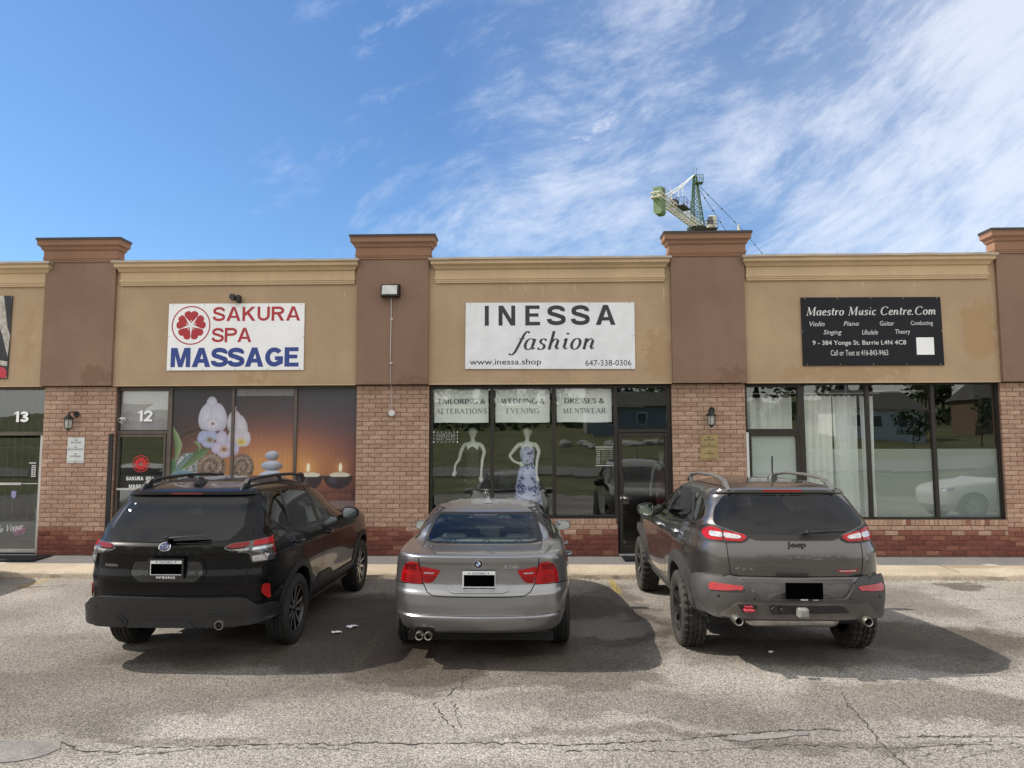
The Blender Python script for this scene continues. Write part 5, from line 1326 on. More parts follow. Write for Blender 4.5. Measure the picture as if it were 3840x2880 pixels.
# ------------------------------------------------------------------ grey off-road SUV
def grey_suv():
    car = thing('parked_suv', 'dusty grey off-road SUV with whip antenna and red tow hook, parked before the music shop', 'car', (2.42, -4.76, 0), R(-.4), 'cars parked facing the shops')
    paint = mat('granite_grey_paint', (.100, .096, .094), .26, .75, coat=1.0, flake=.08, dirt=.16)
    rows = [(.42, -.60, 3.20, 0.788, 1.2, .8), (.46, -.86, 3.42, 0.857, 1.5, 1), (.50, -.94, 3.50, 0.886, 1.5, 1), (.62, -.965, 3.55, 0.901, 1.5, 1), (.72, -.955, 3.56, 0.906, 1.5, 1), (.80, -.915, 3.57, 0.906, 1.5, 1), (.83, -.885, 3.57, 0.906, 1.5, 1), (.95, -.895, 3.55, 0.904, 1.5, 1),
            (1.05, -.885, 3.48, 0.898, 1.5, 1), (1.12, -.865, 3.30, 0.886, 1.5, 1), (1.17, -.845, 2.9, 0.872, 1.42, 1), (1.21, -.825, 2.30, 0.855, 1.35, 1), (1.28, -.775, 2.08, .835, 1.02, .9), (1.40, -.67, 1.80, .775, 0.9, .85), (1.50, -.575, 1.56, .725, 0.84, .8),
            (1.555, -.52, 1.40, .69, .65, .75), (1.575, -.535, 1.32, .67, .6, .7), (1.60, -.535, 1.22, .64, .55, .65), (1.625, -.46, 1.10, .58, .5, .6), (1.65, -.28, .95, .49, .4, .5), (1.67, -.05, .80, .37, .3, .4), (1.682, .15, .66, .22, .2, .3), (1.687, .3, .5, .05, .1, .1)]
    def bulge(y, z): return .030*gauss(z, .85, .20)*(gauss(y, 0, .40)+gauss(y, 2.72, .42)) + .010*gauss(z, 1.05, .05) - .012*gauss(z, .75, .12)*gauss(y, 1.36, .7)
    sh = Shell(rows, bulge)
    rw = [(-.62, 1.295), (-.40, 1.22), (-.30, 1.195), (.30, 1.195), (.40, 1.22), (.62, 1.295), (.60, 1.40), (.49, 1.53), (-.49, 1.53), (-.60, 1.40)]
    fd = [(1.93, 1.13), (1.62, 1.34), (1.03, 1.545), (.92, 1.20)]; rd = [(.86, 1.55), (.15, 1.555), (-.27, 1.28), (.60, 1.225), (.84, 1.205)]; q = [(.05, 1.54), (-.22, 1.535), (-.43, 1.43), (-.52, 1.34), (-.46, 1.30), (-.33, 1.285)]
    ws = [(-.70, 1.22), (.70, 1.22), (.60, 1.53), (-.60, 1.53)]
    pr = [MB().prism(rounded(rw, .04), 'y', -1.5, .3), MB().prism(rounded(q, .03), 'x', -1.3, 1.3), MB().prism(rounded(rd, .03), 'x', -1.3, 1.3), MB().prism(rounded(fd, .03), 'x', -1.3, 1.3), MB().prism(rounded(ws, .05), 'y', 1.2, 3.2)]
    pr += arch_prisms(0, .44, .40)+arch_prisms(2.72, .44, .40)
    cut_body('body', sh, [paint, M['cabin']], car, pr)
    E = lambda n, items, m, **kw: emb(car, sh, n, items, m, **kw)
    E('rear_window', [[(-.70, 1.29), (-.42, 1.20), (-.34, 1.165), (.34, 1.165), (.42, 1.20), (.70, 1.29), (.66, 1.42), (.54, 1.552), (-.54, 1.552), (-.66, 1.42)]], M['tint'], off=.004, th=.005, rnd=.04)
    E('window_band', [[(-.46, 1.195), (-.35, 1.158), (.35, 1.158), (.46, 1.195), (.40, 1.205), (-.40, 1.205)]], M['black'], off=.0055, th=.006, rnd=.01)
    for s in (1, -1):
        mb = MB(); patch(sh, [(1.99, 1.11), (1.65, 1.36), (1.04, 1.575), (.1, 1.58), (-.26, 1.56), (-.47, 1.45), (-.57, 1.34), (-.48, 1.275), (.60, 1.20), (.92, 1.175)], 'x', off=.004, th=.01, side=s, mb=mb, rnd=.04, holes=[rounded(p, .03) for p in (q, rd, fd)])
        build('window_trim', mb, M['black'], car, smooth=40, local=True)
    mb = MB()
    for s in (1, -1): seam(sh, [(1.9, 1.105), (.92, 1.168), (.60, 1.193), (-.46, 1.268), (-.58, 1.33), (-.48, 1.455), (-.26, 1.568)], 'x', side=s, mb=mb, wdt=.006, off=.007)
    build('bright_strip', mb, M['chrome'], car, local=True, fix=False)
    for s in (1, -1):
        for poly, m in ((q, 'tint'), (rd, 'tint'), (fd, 'tint_mid')):
            cx, cy = sum(p[0] for p in poly)/len(poly), sum(p[1] for p in poly)/len(poly)
            E('side_window', [[(cx+(a-cx)*1.035, cy+(b-cy)*1.05) for a, b in poly]], M[m], axis='x', side=s, off=.001, th=.006, rnd=.04)
    E('windscreen', [[(-.74, 1.20), (.74, 1.20), (.63, 1.55), (-.63, 1.55)]], M['clearglass'], axis='f', off=.002, th=.004, rnd=.04)
    # bumper: grey plastic, body-colour tongue removed, darker lower insert
    mb = MB()
    patch(sh, [(-.86, .805), (-.76, .838), (-.57, .825), (-.50, .79), (-.38, .655), (.38, .655), (.50, .79), (.57, .825), (.76, .838), (.86, .805), (.87, .62), (.81, .52), (.74, .475), (-.74, .475), (-.81, .52), (-.87, .62)], zc=.53, reach=.42, off=.038, th=.06, rnd=.03, mb=mb, step=.055)
    for s in (1, -1): patch(sh, [(-.95, .79), (-.62, .79), (-.47, .72), (-.36, .48), (-.95, .48)], 'x', zc=.50, off=.012, th=.04, side=s, mb=mb, rnd=.02)
    bump = build('rear_bumper', mb, M['clad_grey'], car, smooth=35, local=True)
    mb = MB(); patch(sh, [(-.50, .815), (.50, .815), (.36, .66), (-.36, .66)], off=.006, th=.01, rnd=.01, mb=mb)
    build('plate_panel', mb, mat('plate_panel_grey', (.05, .05, .052), .45, .2, dirt=.3), car, smooth=35, local=True)
    mb = MB(); patch(sh, [(-.70, .495), (-.57, .625), (.57, .625), (.70, .495), (.60, .485), (-.60, .485)], zc=.53, off=.046, th=.02, rnd=.03, mb=mb)
    build('bumper_insert', mb, mat('dusty_brown_plastic', (.060, .055, .050), .7, var=.2, vs=7, dirt=.5), bump, smooth=35, local=True)
    mb = MB(); patch(sh, [(-.56, .61), (-.40, .61), (-.42, .555), (-.52, .55)], zc=.53, off=.050, th=.02, rnd=.01, mb=mb); patch(sh, [(-.30, .61), (.34, .61), (.40, .555), (-.28, .545)], zc=.53, off=.050, th=.02, rnd=.02, mb=mb)
    build('bumper_recess', mb, M['black'], bump, smooth=35, local=True)
    mb = MB(); mb.cbox(-.545, -.445, -1.075, -1.0, .560, .590, .012); mb.tube([(-.52, -1.0, .60), (-.52, -1.05, .605), (-.47, -1.05, .605), (-.47, -1.0, .60)], .010, 8)
    build('tow_hook', mb, mat('red_hook', (.34, .02, .035), .35, coat=.5), car, smooth=40, local=True)
    build('hitch_cover', MB().cbox(-.075, .015, -1.085, -1.0, .515, .60, .010).cbox(-.062, .002, -1.092, -1.08, .528, .588, .006), mat('hitch_grey', (.26, .26, .25), .5, .3), car, smooth=40, local=True)
    mb = MB(); mb.lathe([(0, -.01), (.03, -.01), (.034, 0)], (-.27, -1.035, .575), 'y', 16); mb.lathe([(0, -.01), (.02, -.01), (.024, 0)], (-.20, -1.035, .575), 'y', 16)
    build('trailer_socket', mb, M['black'], bump, smooth=40, local=True)
    for x, z_ in ((-.70, .665), (-.42, .66), (.42, .66), (.70, .665)):
        h, n = sh.hit(x, z_, 'y'); build('parking_sensor', MB().lathe([(0, -.004), (.011, -.004), (.013, .004)], tuple(h+n*.038), 'y', 12), M['black'], bump, local=True)
    E('reflector', [[(s*.745, .765), (s*.50, .748), (s*.52, .718), (s*.55, .722), (s*.75, .708), (s*.765, .735)] for s in (1, -1)], M['reflector'], off=.045, th=.012, rnd=.012)
    for x in (-.585, .545):
        build('exhaust_tip', MB().lathe([(.030, .2), (.030, 0), (.036, -.006), (.041, .004), (.042, .2)], (x, -1.035, .478), 'y', 28).lathe([(0, .18), (.04, .18)], (x, -1.0, .478), 'y', 16), M['steel'], car, smooth=40, local=True)
    mb = MB(); rings = []
    for x, r_ in ((-.47, .02), (-.43, .045), (-.38, .055), (.30, .055), (.34, .045), (.37, .02)): rings.append([(x, -.80+r_*1.6*math.cos(2*math.pi*i/16), .435+r_*math.sin(2*math.pi*i/16)) for i in range(16)])
    mb.loft(rings); build('silencer', mb, M['steel'], car, smooth=40, local=True)
    # black plate with a little white print under the dark panel
    pl = build('licence_plate', MB().cbox(-.155, .150, -1.018, -1.008, .655, .80, .003), M['black'], car, local=True)
    build('plate_panel_black', MB().box(-.165, .162, -1.028, -1.019, .672, .812), M['plate_black'], pl, local=True)
    build('plate_lettering', txt_mesh('400', -.04, .03, .657, .671, -1.020, .02), M['white'], pl, local=True); build('plate_lettering', txt_mesh('Jeep', .075, .125, .656, .668, -1.020, .01), M['white'], pl, local=True)
    # tail lights
    for s in (1, -1):
        L = emb(car, sh, 'tail_light', [[(s*.40, 1.175), (s*.62, 1.255), (s*.73, 1.295), (s*.80, 1.25), (s*.80, 1.14), (s*.62, 1.13), (s*.47, 1.135)]], M['black'], off=.008, th=.012, rnd=.03)
        for nm, poly, m, of in (('red_lens', [(s*.43, 1.178), (s*.45, 1.202), (s*.625, 1.238), (s*.625, 1.148), (s*.48, 1.145)], 'lens_red', .0125), ('red_lens', [(s*.635, 1.24), (s*.715, 1.268), (s*.77, 1.245), (s*.785, 1.19), (s*.76, 1.15), (s*.635, 1.148)], 'lens_red', .0125),
                            ('clear_lens', [(s*.475, 1.180), (s*.50, 1.197), (s*.625, 1.218), (s*.625, 1.172), (s*.50, 1.165)], 'lens_clear', .0165), ('clear_lens', [(s*.635, 1.218), (s*.73, 1.228), (s*.735, 1.178), (s*.635, 1.172)], 'lens_clear', .0165)):
            x_ = emb(car, sh, nm, [poly], M[m], off=of, th=.004, rnd=.02, step=.025); x_.parent = L
    wiper(car, (.10, -.855, 1.235), (.45, -.83, 1.25), -.03, M['black'], .014)
    build('tailgate_lettering', txt_on(sh, 'Jeep', -.085, .085, 1.085, 1.148, off=.004, bold=.02, depth=.006), mat('dark_badge', (.02, .02, .022), .3, .4), car, local=True)
    build('tailgate_lettering', txt_on(sh, '4x4', -.56, -.40, .895, .922, off=.003, bold=.0, depth=.004, shear=.3, spacing=1.3), M['steel'], car, local=True)
    bd = emb(car, sh, 'badge', [[(.34, .905), (.44, .897), (.455, .905), (.47, .897), (.57, .905), (.53, .882), (.48, .875), (.455, .862), (.43, .875), (.38, .882)]], M['reflector'], off=.005, th=.006, rnd=.004, step=.02)
    x_ = build('badge_letter', txt_on(sh, 'TRAILHAWK', .375, .535, .885, .896, off=.0065, bold=.01), M['white'], bd, local=True, fix=False)
    mb = MB()
    seam(sh, [(-.615, 1.145), (-.61, 1.0), (-.59, .84), (.59, .84), (.61, 1.0), (.615, 1.145)], mb=mb, wdt=.008)
    seam(sh, [(-.63, 1.555), (0, 1.565), (.63, 1.555)], mb=mb, wdt=.01)
    seam(sh, [(-.045, 1.03), (.045, 1.03), (.045, 1.0), (-.045, 1.0), (-.045, 1.03)], mb=mb, wdt=.003)
    for s in (1, -1):
        seam(sh, [(s*.62, 1.26), (s*.625, 1.14)], mb=mb, wdt=.007)
        for pts in ([(-.33, 1.26), (-.32, 1.12), (-.20, .98), (.18, .88)], [(.88, 1.17), (.87, .95), (.86, .46)], [(1.93, 1.10), (2.02, .95), (1.96, .46)]): seam(sh, pts, 'x', side=s, mb=mb, wdt=.006)
    seams_obj(car, mb)
    for s in (1, -1):
        mb = MB(); arch_ring(sh, 0, .40, .435, .545, -12, 192, .40, s, mb, off=.030, th=.05); build('wheel_arch_flare', mb, M['clad_grey'], car, smooth=35, local=True)
        mb = MB(); arch_ring(sh, 2.72, .40, .435, .535, -12, 192, .40, s, mb, off=.030, th=.05); build('wheel_arch_flare', mb, M['clad_grey'], car, smooth=35, local=True)
        mb = MB(); patch(sh, [(.46, .50), (2.26, .50), (2.26, .38), (.46, .38)], 'x', off=.02, th=.04, side=s, mb=mb, rnd=.02); build('side_sill', mb, M['clad_grey'], car, smooth=35, local=True)
        for y_, z_ in ((.16, 1.13), (1.12, 1.10)):
            h, n = sh.hit(y_, z_, 'x', side=s); mb = MB()
            mb.tube([h+Vector((0, -.10, 0)), h+Vector((s*.035, -.085, 0)), h+Vector((s*.042, 0, .003)), h+Vector((s*.035, .085, 0)), h+Vector((0, .10, 0))], .015, 8); build('door_handle', mb, M['chrome'] if y_ > -9 else paint, car, smooth=50, local=True)
        side_mirror(car, s, s*.88, 1.62, 1.215, M['black'], .215, .165)
        mb = MB(); P = []
        for y_, z_ in ((-.50, 1.600), (-.38, 1.672), (-.18, 1.712), (.2, 1.728), (.8, 1.724), (1.1, 1.70), (1.28, 1.655), (1.34, 1.615)): P.append((s*.50, y_, z_-.012))
        mb.tube(P, .022, 8, flat=.8)
        for y_ in (-.36, 1.18): mb.prism([(y_-.05, 1.60), (y_+.05, 1.60), (y_+.05, 1.70), (y_-.02, 1.68)], 'x', s*.50-.016, s*.50+.016)
        build('roof_rail', mb, mat('rail_grey', (.16, .16, .155), .45, .4), car, smooth=40, local=True)
    mb = MB(); b, _ = sh.hit(.10, .05, 'z'); mb.lathe([(.055, -.01), (.05, .01), (.018, .045), (.010, .07), (.006, .075)], (.10, .05, b.z), n=14)
    mb.tube([(.10, .05, b.z+.06), (.098, .03, b.z+.24)], .0075, 6)
    for k_ in range(9): mb.lathe([(.0085, -.004), (.0085, .004)], (.10, .045-.002*k_, b.z+.08+k_*.018), n=8)
    build('whip_antenna', mb, M['black'], car, smooth=50, local=True)
    E('brake_light', [[(-.19, 1.583), (.19, 1.583), (.18, 1.600), (-.18, 1.600)]], M['lens_red'], off=.004, th=.006, rnd=.004)
    E('headlight', [[(s*.88, .93), (s*.60, .96), (s*.58, .90), (s*.86, .86)] for s in (1, -1)], M['lens_clear'], axis='f', off=.006, th=.01)
    E('indicator', [[(s*.90, .82), (s*.70, .84), (s*.70, .80), (s*.88, .77)] for s in (1, -1)], M['lens_amber'], axis='f', off=.006, th=.01)
    E('grille', [[(x-.035, .98), (x+.035, .98), (x+.03, .84), (x-.03, .84)] for x in np.linspace(-.36, .36, 7)], M['black'], axis='f', off=.006, th=.01)
    E('front_bumper', [[(-.9, .60), (-.5, .70), (.5, .70), (.9, .60), (.8, .42), (-.8, .42)]], M['clad_grey'], axis='f', off=.02, th=.03)
    cabin(car, 1.05, .44, .66, 1.75, 1.15, sh_=.48)
    for s in (1, -1): wheel(car, s*.82, 0, .368, .245, s, 'mud', 'tyre_dusty', .225); wheel(car, s*.82, 2.72, .368, .245, s, 'mud', 'tyre_dusty', .225)
    mb = MB(); mb.box(-.75, .75, -.6, 3.0, .36, .42); mb.tube([(-.7, 0, .37), (.7, 0, .37)], .045, 8); mb.cbox(-.2, .2, -.3, .2, .28, .42, .04)
    build('underbody', mb, M['blackmatte'], car, local=True)
    return car
black_suv(); silver_saloon(); grey_suv()
# ================================================================== lettering with thick and thin strokes
def arc(cx, cy, rx, ry, a0, a1, n=12): return [(cx+rx*math.cos(R(a0+(a1-a0)*i/n)), cy+ry*math.sin(R(a0+(a1-a0)*i/n))) for i in range(n+1)]
def sf(*xs): return [('t', [(x-w_, y), (x+w_, y)]) for x, y, w_ in xs]
GL = {
 'T': (.78, [('T', [(.39, 0), (.39, 1)]), ('t', [(.02, .84), (.04, 1), (.74, 1), (.76, .84)])]+sf((.39, 0, .15))),
 'A': (.86, [('t', [(.1, 0), (.43, 1)]), ('T', [(.42, 1), (.76, 0)]), ('t', [(.2, .36), (.62, .36)])]+sf((.1, 0, .1), (.76, 0, .12))),
 'I': (.36, [('T', [(.18, 0), (.18, 1)])]+sf((.18, 0, .13), (.18, 1, .13))),
 'L': (.68, [('T', [(.18, 0), (.18, 1)]), ('t', [(.05, 0), (.62, 0), (.65, .2)])]+sf((.18, 1, .13))),
 'O': (.98, [('a', arc(.48, .5, .40, .51, 90, 450, 24))]),
 'R': (.84, [('T', [(.18, 0), (.18, 1)]), ('a', [(.18, 1), (.42, 1)]+arc(.42, .76, .22, .24, 90, -90, 8)+[(.18, .52)]), ('T', [(.42, .50), (.76, 0)])]+sf((.18, 0, .13), (.08, 1, .05), (.76, 0, .08))),
 'N': (.94, [('t', [(.17, 0), (.17, 1)]), ('T', [(.17, 1), (.78, 0)]), ('t', [(.78, 0), (.78, 1)])]+sf((.17, 0, .12), (.1, 1, .08), (.78, 1, .12))),
 'G': (.94, [('a', arc(.48, .5, .40, .51, 40, 345, 20)), ('T', [(.80, .02), (.80, .42)])]+sf((.78, .42, .14))),
 '&': (.94, [('a', [(.80, .0), (.50, .36), (.26, .68)]+arc(.40, .80, .15, .19, 200, -30, 10)+[(.42, .58), (.18, .40)]+arc(.32, .24, .22, .25, 130, 300, 8)+[(.62, .14), (.80, .48)])]),
 'E': (.76, [('T', [(.18, 0), (.18, 1)]), ('t', [(.05, 0), (.64, 0), (.67, .18)]), ('t', [(.05, 1), (.62, 1), (.64, .83)]), ('t', [(.18, .52), (.50, .52)])]),
 'S': (.64, [('a', [(.52, .80)]+arc(.31, .76, .20, .25, 40, 230, 10)+[(.36, .48)]+arc(.31, .25, .22, .26, 60, -150, 12))]),
 'W': (1.24, [('T', [(.1, 1), (.38, 0)]), ('t', [(.38, 0), (.62, .95)]), ('T', [(.60, .98), (.86, 0)]), ('t', [(.86, 0), (1.12, 1)])]+sf((.1, 1, .1), (1.12, 1, .1), (.6, 1, .08))),
 'D': (.92, [('T', [(.18, 0), (.18, 1)]), ('a', [(.05, 1), (.40, 1)]+arc(.40, .5, .42, .5, 90, -90, 14)+[(.05, 0)])]),
 'V': (.86, [('T', [(.1, 1), (.42, 0)]), ('t', [(.42, 0), (.76, 1)])]+sf((.1, 1, .12), (.76, 1, .1))),
 'M': (1.1, [('t', [(.15, 0), (.2, 1)]), ('T', [(.2, 1), (.52, .05)]), ('t', [(.52, .05), (.86, 1)]), ('T', [(.86, 1), (.92, 0)])]+sf((.15, 0, .12), (.92, 0, .12), (.13, 1, .08), (.93, 1, .08))),
 'C': (.86, [('a', arc(.47, .5, .39, .51, 40, 320, 18))]),
 'a': (.56, [('a', arc(.25, .3, .20, .3, 50, 320)), ('T', [(.45, .58), (.42, .15)]), ('a', [(.42, .15), (.46, .01), (.56, .10)])]),
 'e': (.48, [('a', [(.10, .27), (.36, .36)]+arc(.25, .36, .14, .24, 10, 120, 5)+arc(.27, .28, .20, .28, 140, 325, 8))]),
 'f': (.42, [('a', [(.60, .90), (.55, .98), (.46, .98), (.37, .80), (.28, .35), (.18, -.10), (.08, -.27), (-.04, -.28), (-.08, -.20)]), ('t', [(.16, .60), (.50, .60)])]),
 's': (.42, [('a', [(.36, .48)]+arc(.22, .46, .13, .13, 50, 230, 7)+[(.25, .29)]+arc(.20, .15, .15, .15, 50, -160, 8))]),
 'h': (.58, [('T', [(.10, 1), (.10, 0)]), ('a', [(.10, .32), (.2, .52), (.33, .59), (.42, .48), (.40, .12), (.45, .01), (.55, .10)]), ('t', [(.02, .96), (.12, 1)])]),
 'i': (.30, [('a', [(.02, .50), (.12, .60), (.12, .12), (.18, .01), (.28, .09)]), ('T', [(.12, .82), (.12, .90)])]),
 'o': (.52, [('a', arc(.25, .3, .20, .3, 90, 450, 16))]),
 'n': (.58, [('T', [(.09, .60), (.09, 0)]), ('a', [(.09, .33), (.2, .53), (.33, .59), (.42, .46), (.40, .12), (.45, .01), (.55, .10)]), ('t', [(.0, .5), (.09, .6)])]),
 't': (.34, [('T', [(.14, .86), (.12, .16)]), ('a', [(.12, .16), (.18, .01), (.31, .10)]), ('t', [(0, .6), (.30, .6)])]),
 'r': (.40, [('T', [(.09, .60), (.09, 0)]), ('a', [(.09, .33), (.2, .54), (.31, .60), (.37, .52)]), ('t', [(.0, .5), (.09, .6)])]),
 'u': (.58, [('a', [(.02, .50), (.10, .60), (.10, .16), (.18, .01), (.30, .08), (.42, .30)]), ('T', [(.43, .6), (.42, .12)]), ('a', [(.42, .12), (.47, .01), (.56, .10)])]),
 'c': (.46, [('a', arc(.26, .3, .20, .3, 45, 320))]),
 'm': (.88, [('T', [(.09, .60), (.09, 0)]), ('a', [(.09, .33), (.2, .53), (.31, .59), (.38, .46), (.38, 0)]), ('a', [(.38, .33), (.49, .53), (.60, .59), (.68, .46), (.67, .12), (.72, .01), (.82, .10)]), ('t', [(.0, .5), (.09, .6)])]),
 'g': (.54, [('a', arc(.25, .3, .20, .3, 50, 320)), ('a', [(.45, .58), (.43, -.10), (.30, -.30), (.08, -.24)])]),
 '.': (.22, [('T', [(.08, .0), (.08, .09)])]), ' ': (.34, []),
}
def stroke_text(s, x0, x1, z0, z1, y, T=.14, t=.05, shear=0.0, track=0.0, mb=None, mi=0, rise=0.0):
    segs = []; pen = 0.0; layer = 0
    for ch in s:
        adv, sts = GL[ch]
        for mode, pts in sts:
            P = [Vector((pen+a+shear*b, b)) for a, b in pts]; n = len(P); L = []; layer += 1
            for i, p in enumerate(P):
                d = P[min(i+1, n-1)]-P[max(i-1, 0)]; d = d.normalized() if d.length > 1e-6 else Vector((1, 0))
                w_ = T if mode == 'T' else t if mode == 't' else t+(T-t)*abs(d.y)**1.6
                nn = Vector((-d.y, d.x))*w_/2; L.append((p+nn, p-nn, layer))
            if n >= 2 and mode != 'a':
                pass
            segs.append(L)
        pen += adv+track
    allp = [q for L in segs for a, b, _ in L for q in (a, b)]
    a0, a1 = min(p.x for p in allp), max(p.x for p in allp); b0, b1 = min(p.y for p in allp), max(p.y for p in allp)
    mb = mb or MB()
    f = lambda p, l: (x0+(p.x-a0)/(a1-a0)*(x1-x0), y-.00012*(l % 9), z0+(p.y-b0)/(b1-b0)*(z1-z0)+rise*(p.x-a0)/(a1-a0))
    for L in segs:
        b = len(mb.v)
        for p, q, l in L: mb.v += [f(p, l), f(q, l)]
        for i in range(len(L)-1): mb.f.append([b+2*i, b+2*i+1, b+2*i+3, b+2*i+2]); mb.m.append(mi)
    return mb
def bold_text(s, x0, x1, z0, z1, y, W=.17, gap=.10, wide=None):
    """heavy grotesque capitals, drawn as polygons and flat-ended strokes; wide gives each letter its own x range"""
    def st(pts, w_=W): return ('s', pts, w_)
    def q(*p): return ('p', p)
    def glyph(ch):
        h = W/2
        if ch == 'I': return W, [q((0, 0), (W, 0), (W, 1), (0, 1))]
        if ch == 'A': return .92, [q((0, 0), (W*1.12, 0), (.46+W*.56, 1), (.46-W*.56, 1)), q((.92, 0), (.46+W*.56, 1), (.46-W*.0, 1), (.46, 1-W*.6), (.92-W*1.12, 0)), q((.22, .22), (.70, .22), (.66, .22+W*.85), (.26, .22+W*.85))]
        if ch == 'K': return .86, [q((0, 0), (W, 0), (W, 1), (0, 1)), q((W*.9, .30), (W*.9, .30+W*1.5), (.60, 1), (.60+W*1.35, 1)), q((.30, .50), (.30+W*.8, .62), (.86, 0), (.86-W*1.3, 0))]
        if ch == 'M': return .98, [q((0, 0), (W*.95, 0), (W*.95, 1), (0, 1)), q((.98-W*.95, 0), (.98, 0), (.98, 1), (.98-W*.95, 1)), q((W*.5, 1), (W*1.35, 1), (.49+W*.45, 0), (.49-W*.45, 0)), q((.98-W*.5, 1), (.98-W*1.35, 1), (.49-W*.45, 0), (.49+W*.45, 0))]
        if ch == 'N': return .80, [q((0, 0), (W*.95, 0), (W*.95, 1), (0, 1)), q((.80-W*.95, 0), (.80, 0), (.80, 1), (.80-W*.95, 1)), q((0, 1), (W*1.1, 1), (.80, 0), (.80-W*1.1, 0))]
        if ch == 'E': return .70, [q((0, 0), (W, 0), (W, 1), (0, 1)), q((W*.9, 0), (.70, 0), (.70, W*.88), (W*.9, W*.88)), q((W*.9, 1-W*.88), (.68, 1-W*.88), (.68, 1), (W*.9, 1)), q((W*.9, .52-W*.42), (.63, .52-W*.42), (.63, .52+W*.42), (W*.9, .52+W*.42))]
        if ch == 'U': return .80, [st([(h, 1), (h, .42)]+arc(.40, .40, .40-h, .40-h, 180, 360, 12)+[(.80-h, .42), (.80-h, 1)])]
        if ch == 'S': return .74, [st([(.70-h*.6, .70)]+arc(.37, .74, .31-h*.2, .26-h, 10, 180, 9)+arc(.37, .66, .31-h*.2, .12, 190, 250, 4)+[(.40, .50)]+arc(.38, .36, .31-h*.2, .10, 60, 10, 3)+arc(.37, .26, .33-h*.2, .26-h, 0, -170, 10)+[(h*.6, .32)])]
        if ch in 'PR':
            g = [q((0, 0), (W, 0), (W, 1), (0, 1)), st([(W*.9, 1-h)]+arc(.46, .72, .30-h*.4, .28-h, 90, -90, 10)+[(W*.9, .44+h)])]
            if ch == 'R': g.append(q((.36, .46), (.36+W*1.05, .50), (.82, 0), (.82-W*1.2, 0)))
            return (.82 if ch == 'R' else .76), g
        if ch == 'G': return .88, [st(arc(.45, .5, .45-h, .5-h, 38, 330, 22)), q((.88-W, .06), (.88, .16), (.88, .54), (.88-W, .54)), q((.48, .54-W*.85), (.88-W*.5, .54-W*.85), (.88-W*.5, .54), (.48, .54))]
        if ch == '1': return .40, [q((.40-W, 0), (.40, 0), (.40, 1), (.40-W, 1)), q((0, .70), (.40-W*.5, .86), (.40-W*.3, 1), (0, .84))]
        if ch == '2': return .66, [st([(h*.9, .66)]+arc(.33, .69, .31-h*.6, .31-h, 170, -30, 10)+[(.30, .26), (.14, h*1.2)]), q((0, 0), (.66, 0), (.66, W*.95), (0, W*.95))]
        if ch == '3': return .66, [st([(h*.9, .74)]+arc(.32, .74, .27-h*.4, .26-h, 165, -80, 9)+[(.24, .52)]), st([(.24, .52)]+arc(.32, .28, .32-h*.6, .28-h, 80, -165, 10))]
        return .3, []
    mb = MB(); pen = 0; out = []
    for ch in s:
        adv, items = glyph(ch); out.append((pen, adv, items)); pen += adv+gap
    tot = pen-gap; k_ = 0
    for i, (p0, adv, items) in enumerate(out):
        a, b = (wide[i] if wide else (x0+p0/tot*(x1-x0), x0+(p0+adv)/tot*(x1-x0)))
        for it in items:
            k_ += 1; yy_ = y-.0002*(k_ % 7)
            if it[0] == 'p':
                mb.add([(a+px/adv*(b-a), yy_, z0+pz*(z1-z0)) for px, pz in it[1]], [tuple(range(len(it[1])))])
            else:
                P = [Vector(p) for p in it[1]]; b0 = len(mb.v); n = len(P)
                for j, p in enumerate(P):
                    d = (P[min(j+1, n-1)]-P[max(j-1, 0)]).normalized(); nn = Vector((-d.y, d.x))*it[2]/2
                    for e in (p+nn, p-nn): mb.v.append((a+e.x/adv*(b-a), yy_, z0+e.y*(z1-z0)))
                for j in range(n-1): mb.f.append([b0+2*j, b0+2*j+1, b0+2*j+3, b0+2*j+2]); mb.m.append(0)
    return mb
def P_bold(parent, *a, m=None, name='lettering', **kw): return build(name, bold_text(*a, **kw), m, parent, fix=False, kind='stuff' if name == 'unit_number_' else None)
def P_text(parent, s, x0, x1, z0, z1, y, m, bold=.0, shear=0, spacing=1.0, name='lettering'):
    return build(name, txt_mesh(s, x0, x1, z0, z1, y, bold, shear, spacing=spacing), m, parent, fix=False)
def P_stroke(parent, s, *a, m=None, name='lettering', **kw): return build(name, stroke_text(s, *a, **kw), m, parent, fix=False)
_ord = ['first', 'second', 'third', 'fourth', 'fifth', 'sixth', 'seventh', 'eighth', 'ninth', 'tenth']
def quadpoly(mb, pts, y, mi=0):
    mb.add([(a, y, b) for a, b in pts], [tuple(range(len(pts)))], mi)
def fan(mb, pts, y, c=None, mi=0):
    c = c or (sum(p[0] for p in pts)/len(pts), sum(p[1] for p in pts)/len(pts))
    mb.add([(c[0], y, c[1])]+[(a, y, b) for a, b in pts], [(0, i+1, (i+1) % len(pts)+1) for i in range(len(pts))], mi)
def ring_(mb, cx, cz, r0, r1, y, mi=0, n=48):
    P = circle(cx, cz, r0, n); Q = circle(cx, cz, r1, n); b = len(mb.v)
    mb.v += [(a, y, c_) for a, c_ in P]+[(a, y, c_) for a, c_ in Q]
    for i in range(n): mb.f.append([b+i, b+(i+1) % n, b+n+(i+1) % n, b+n+i]); mb.m.append(mi)
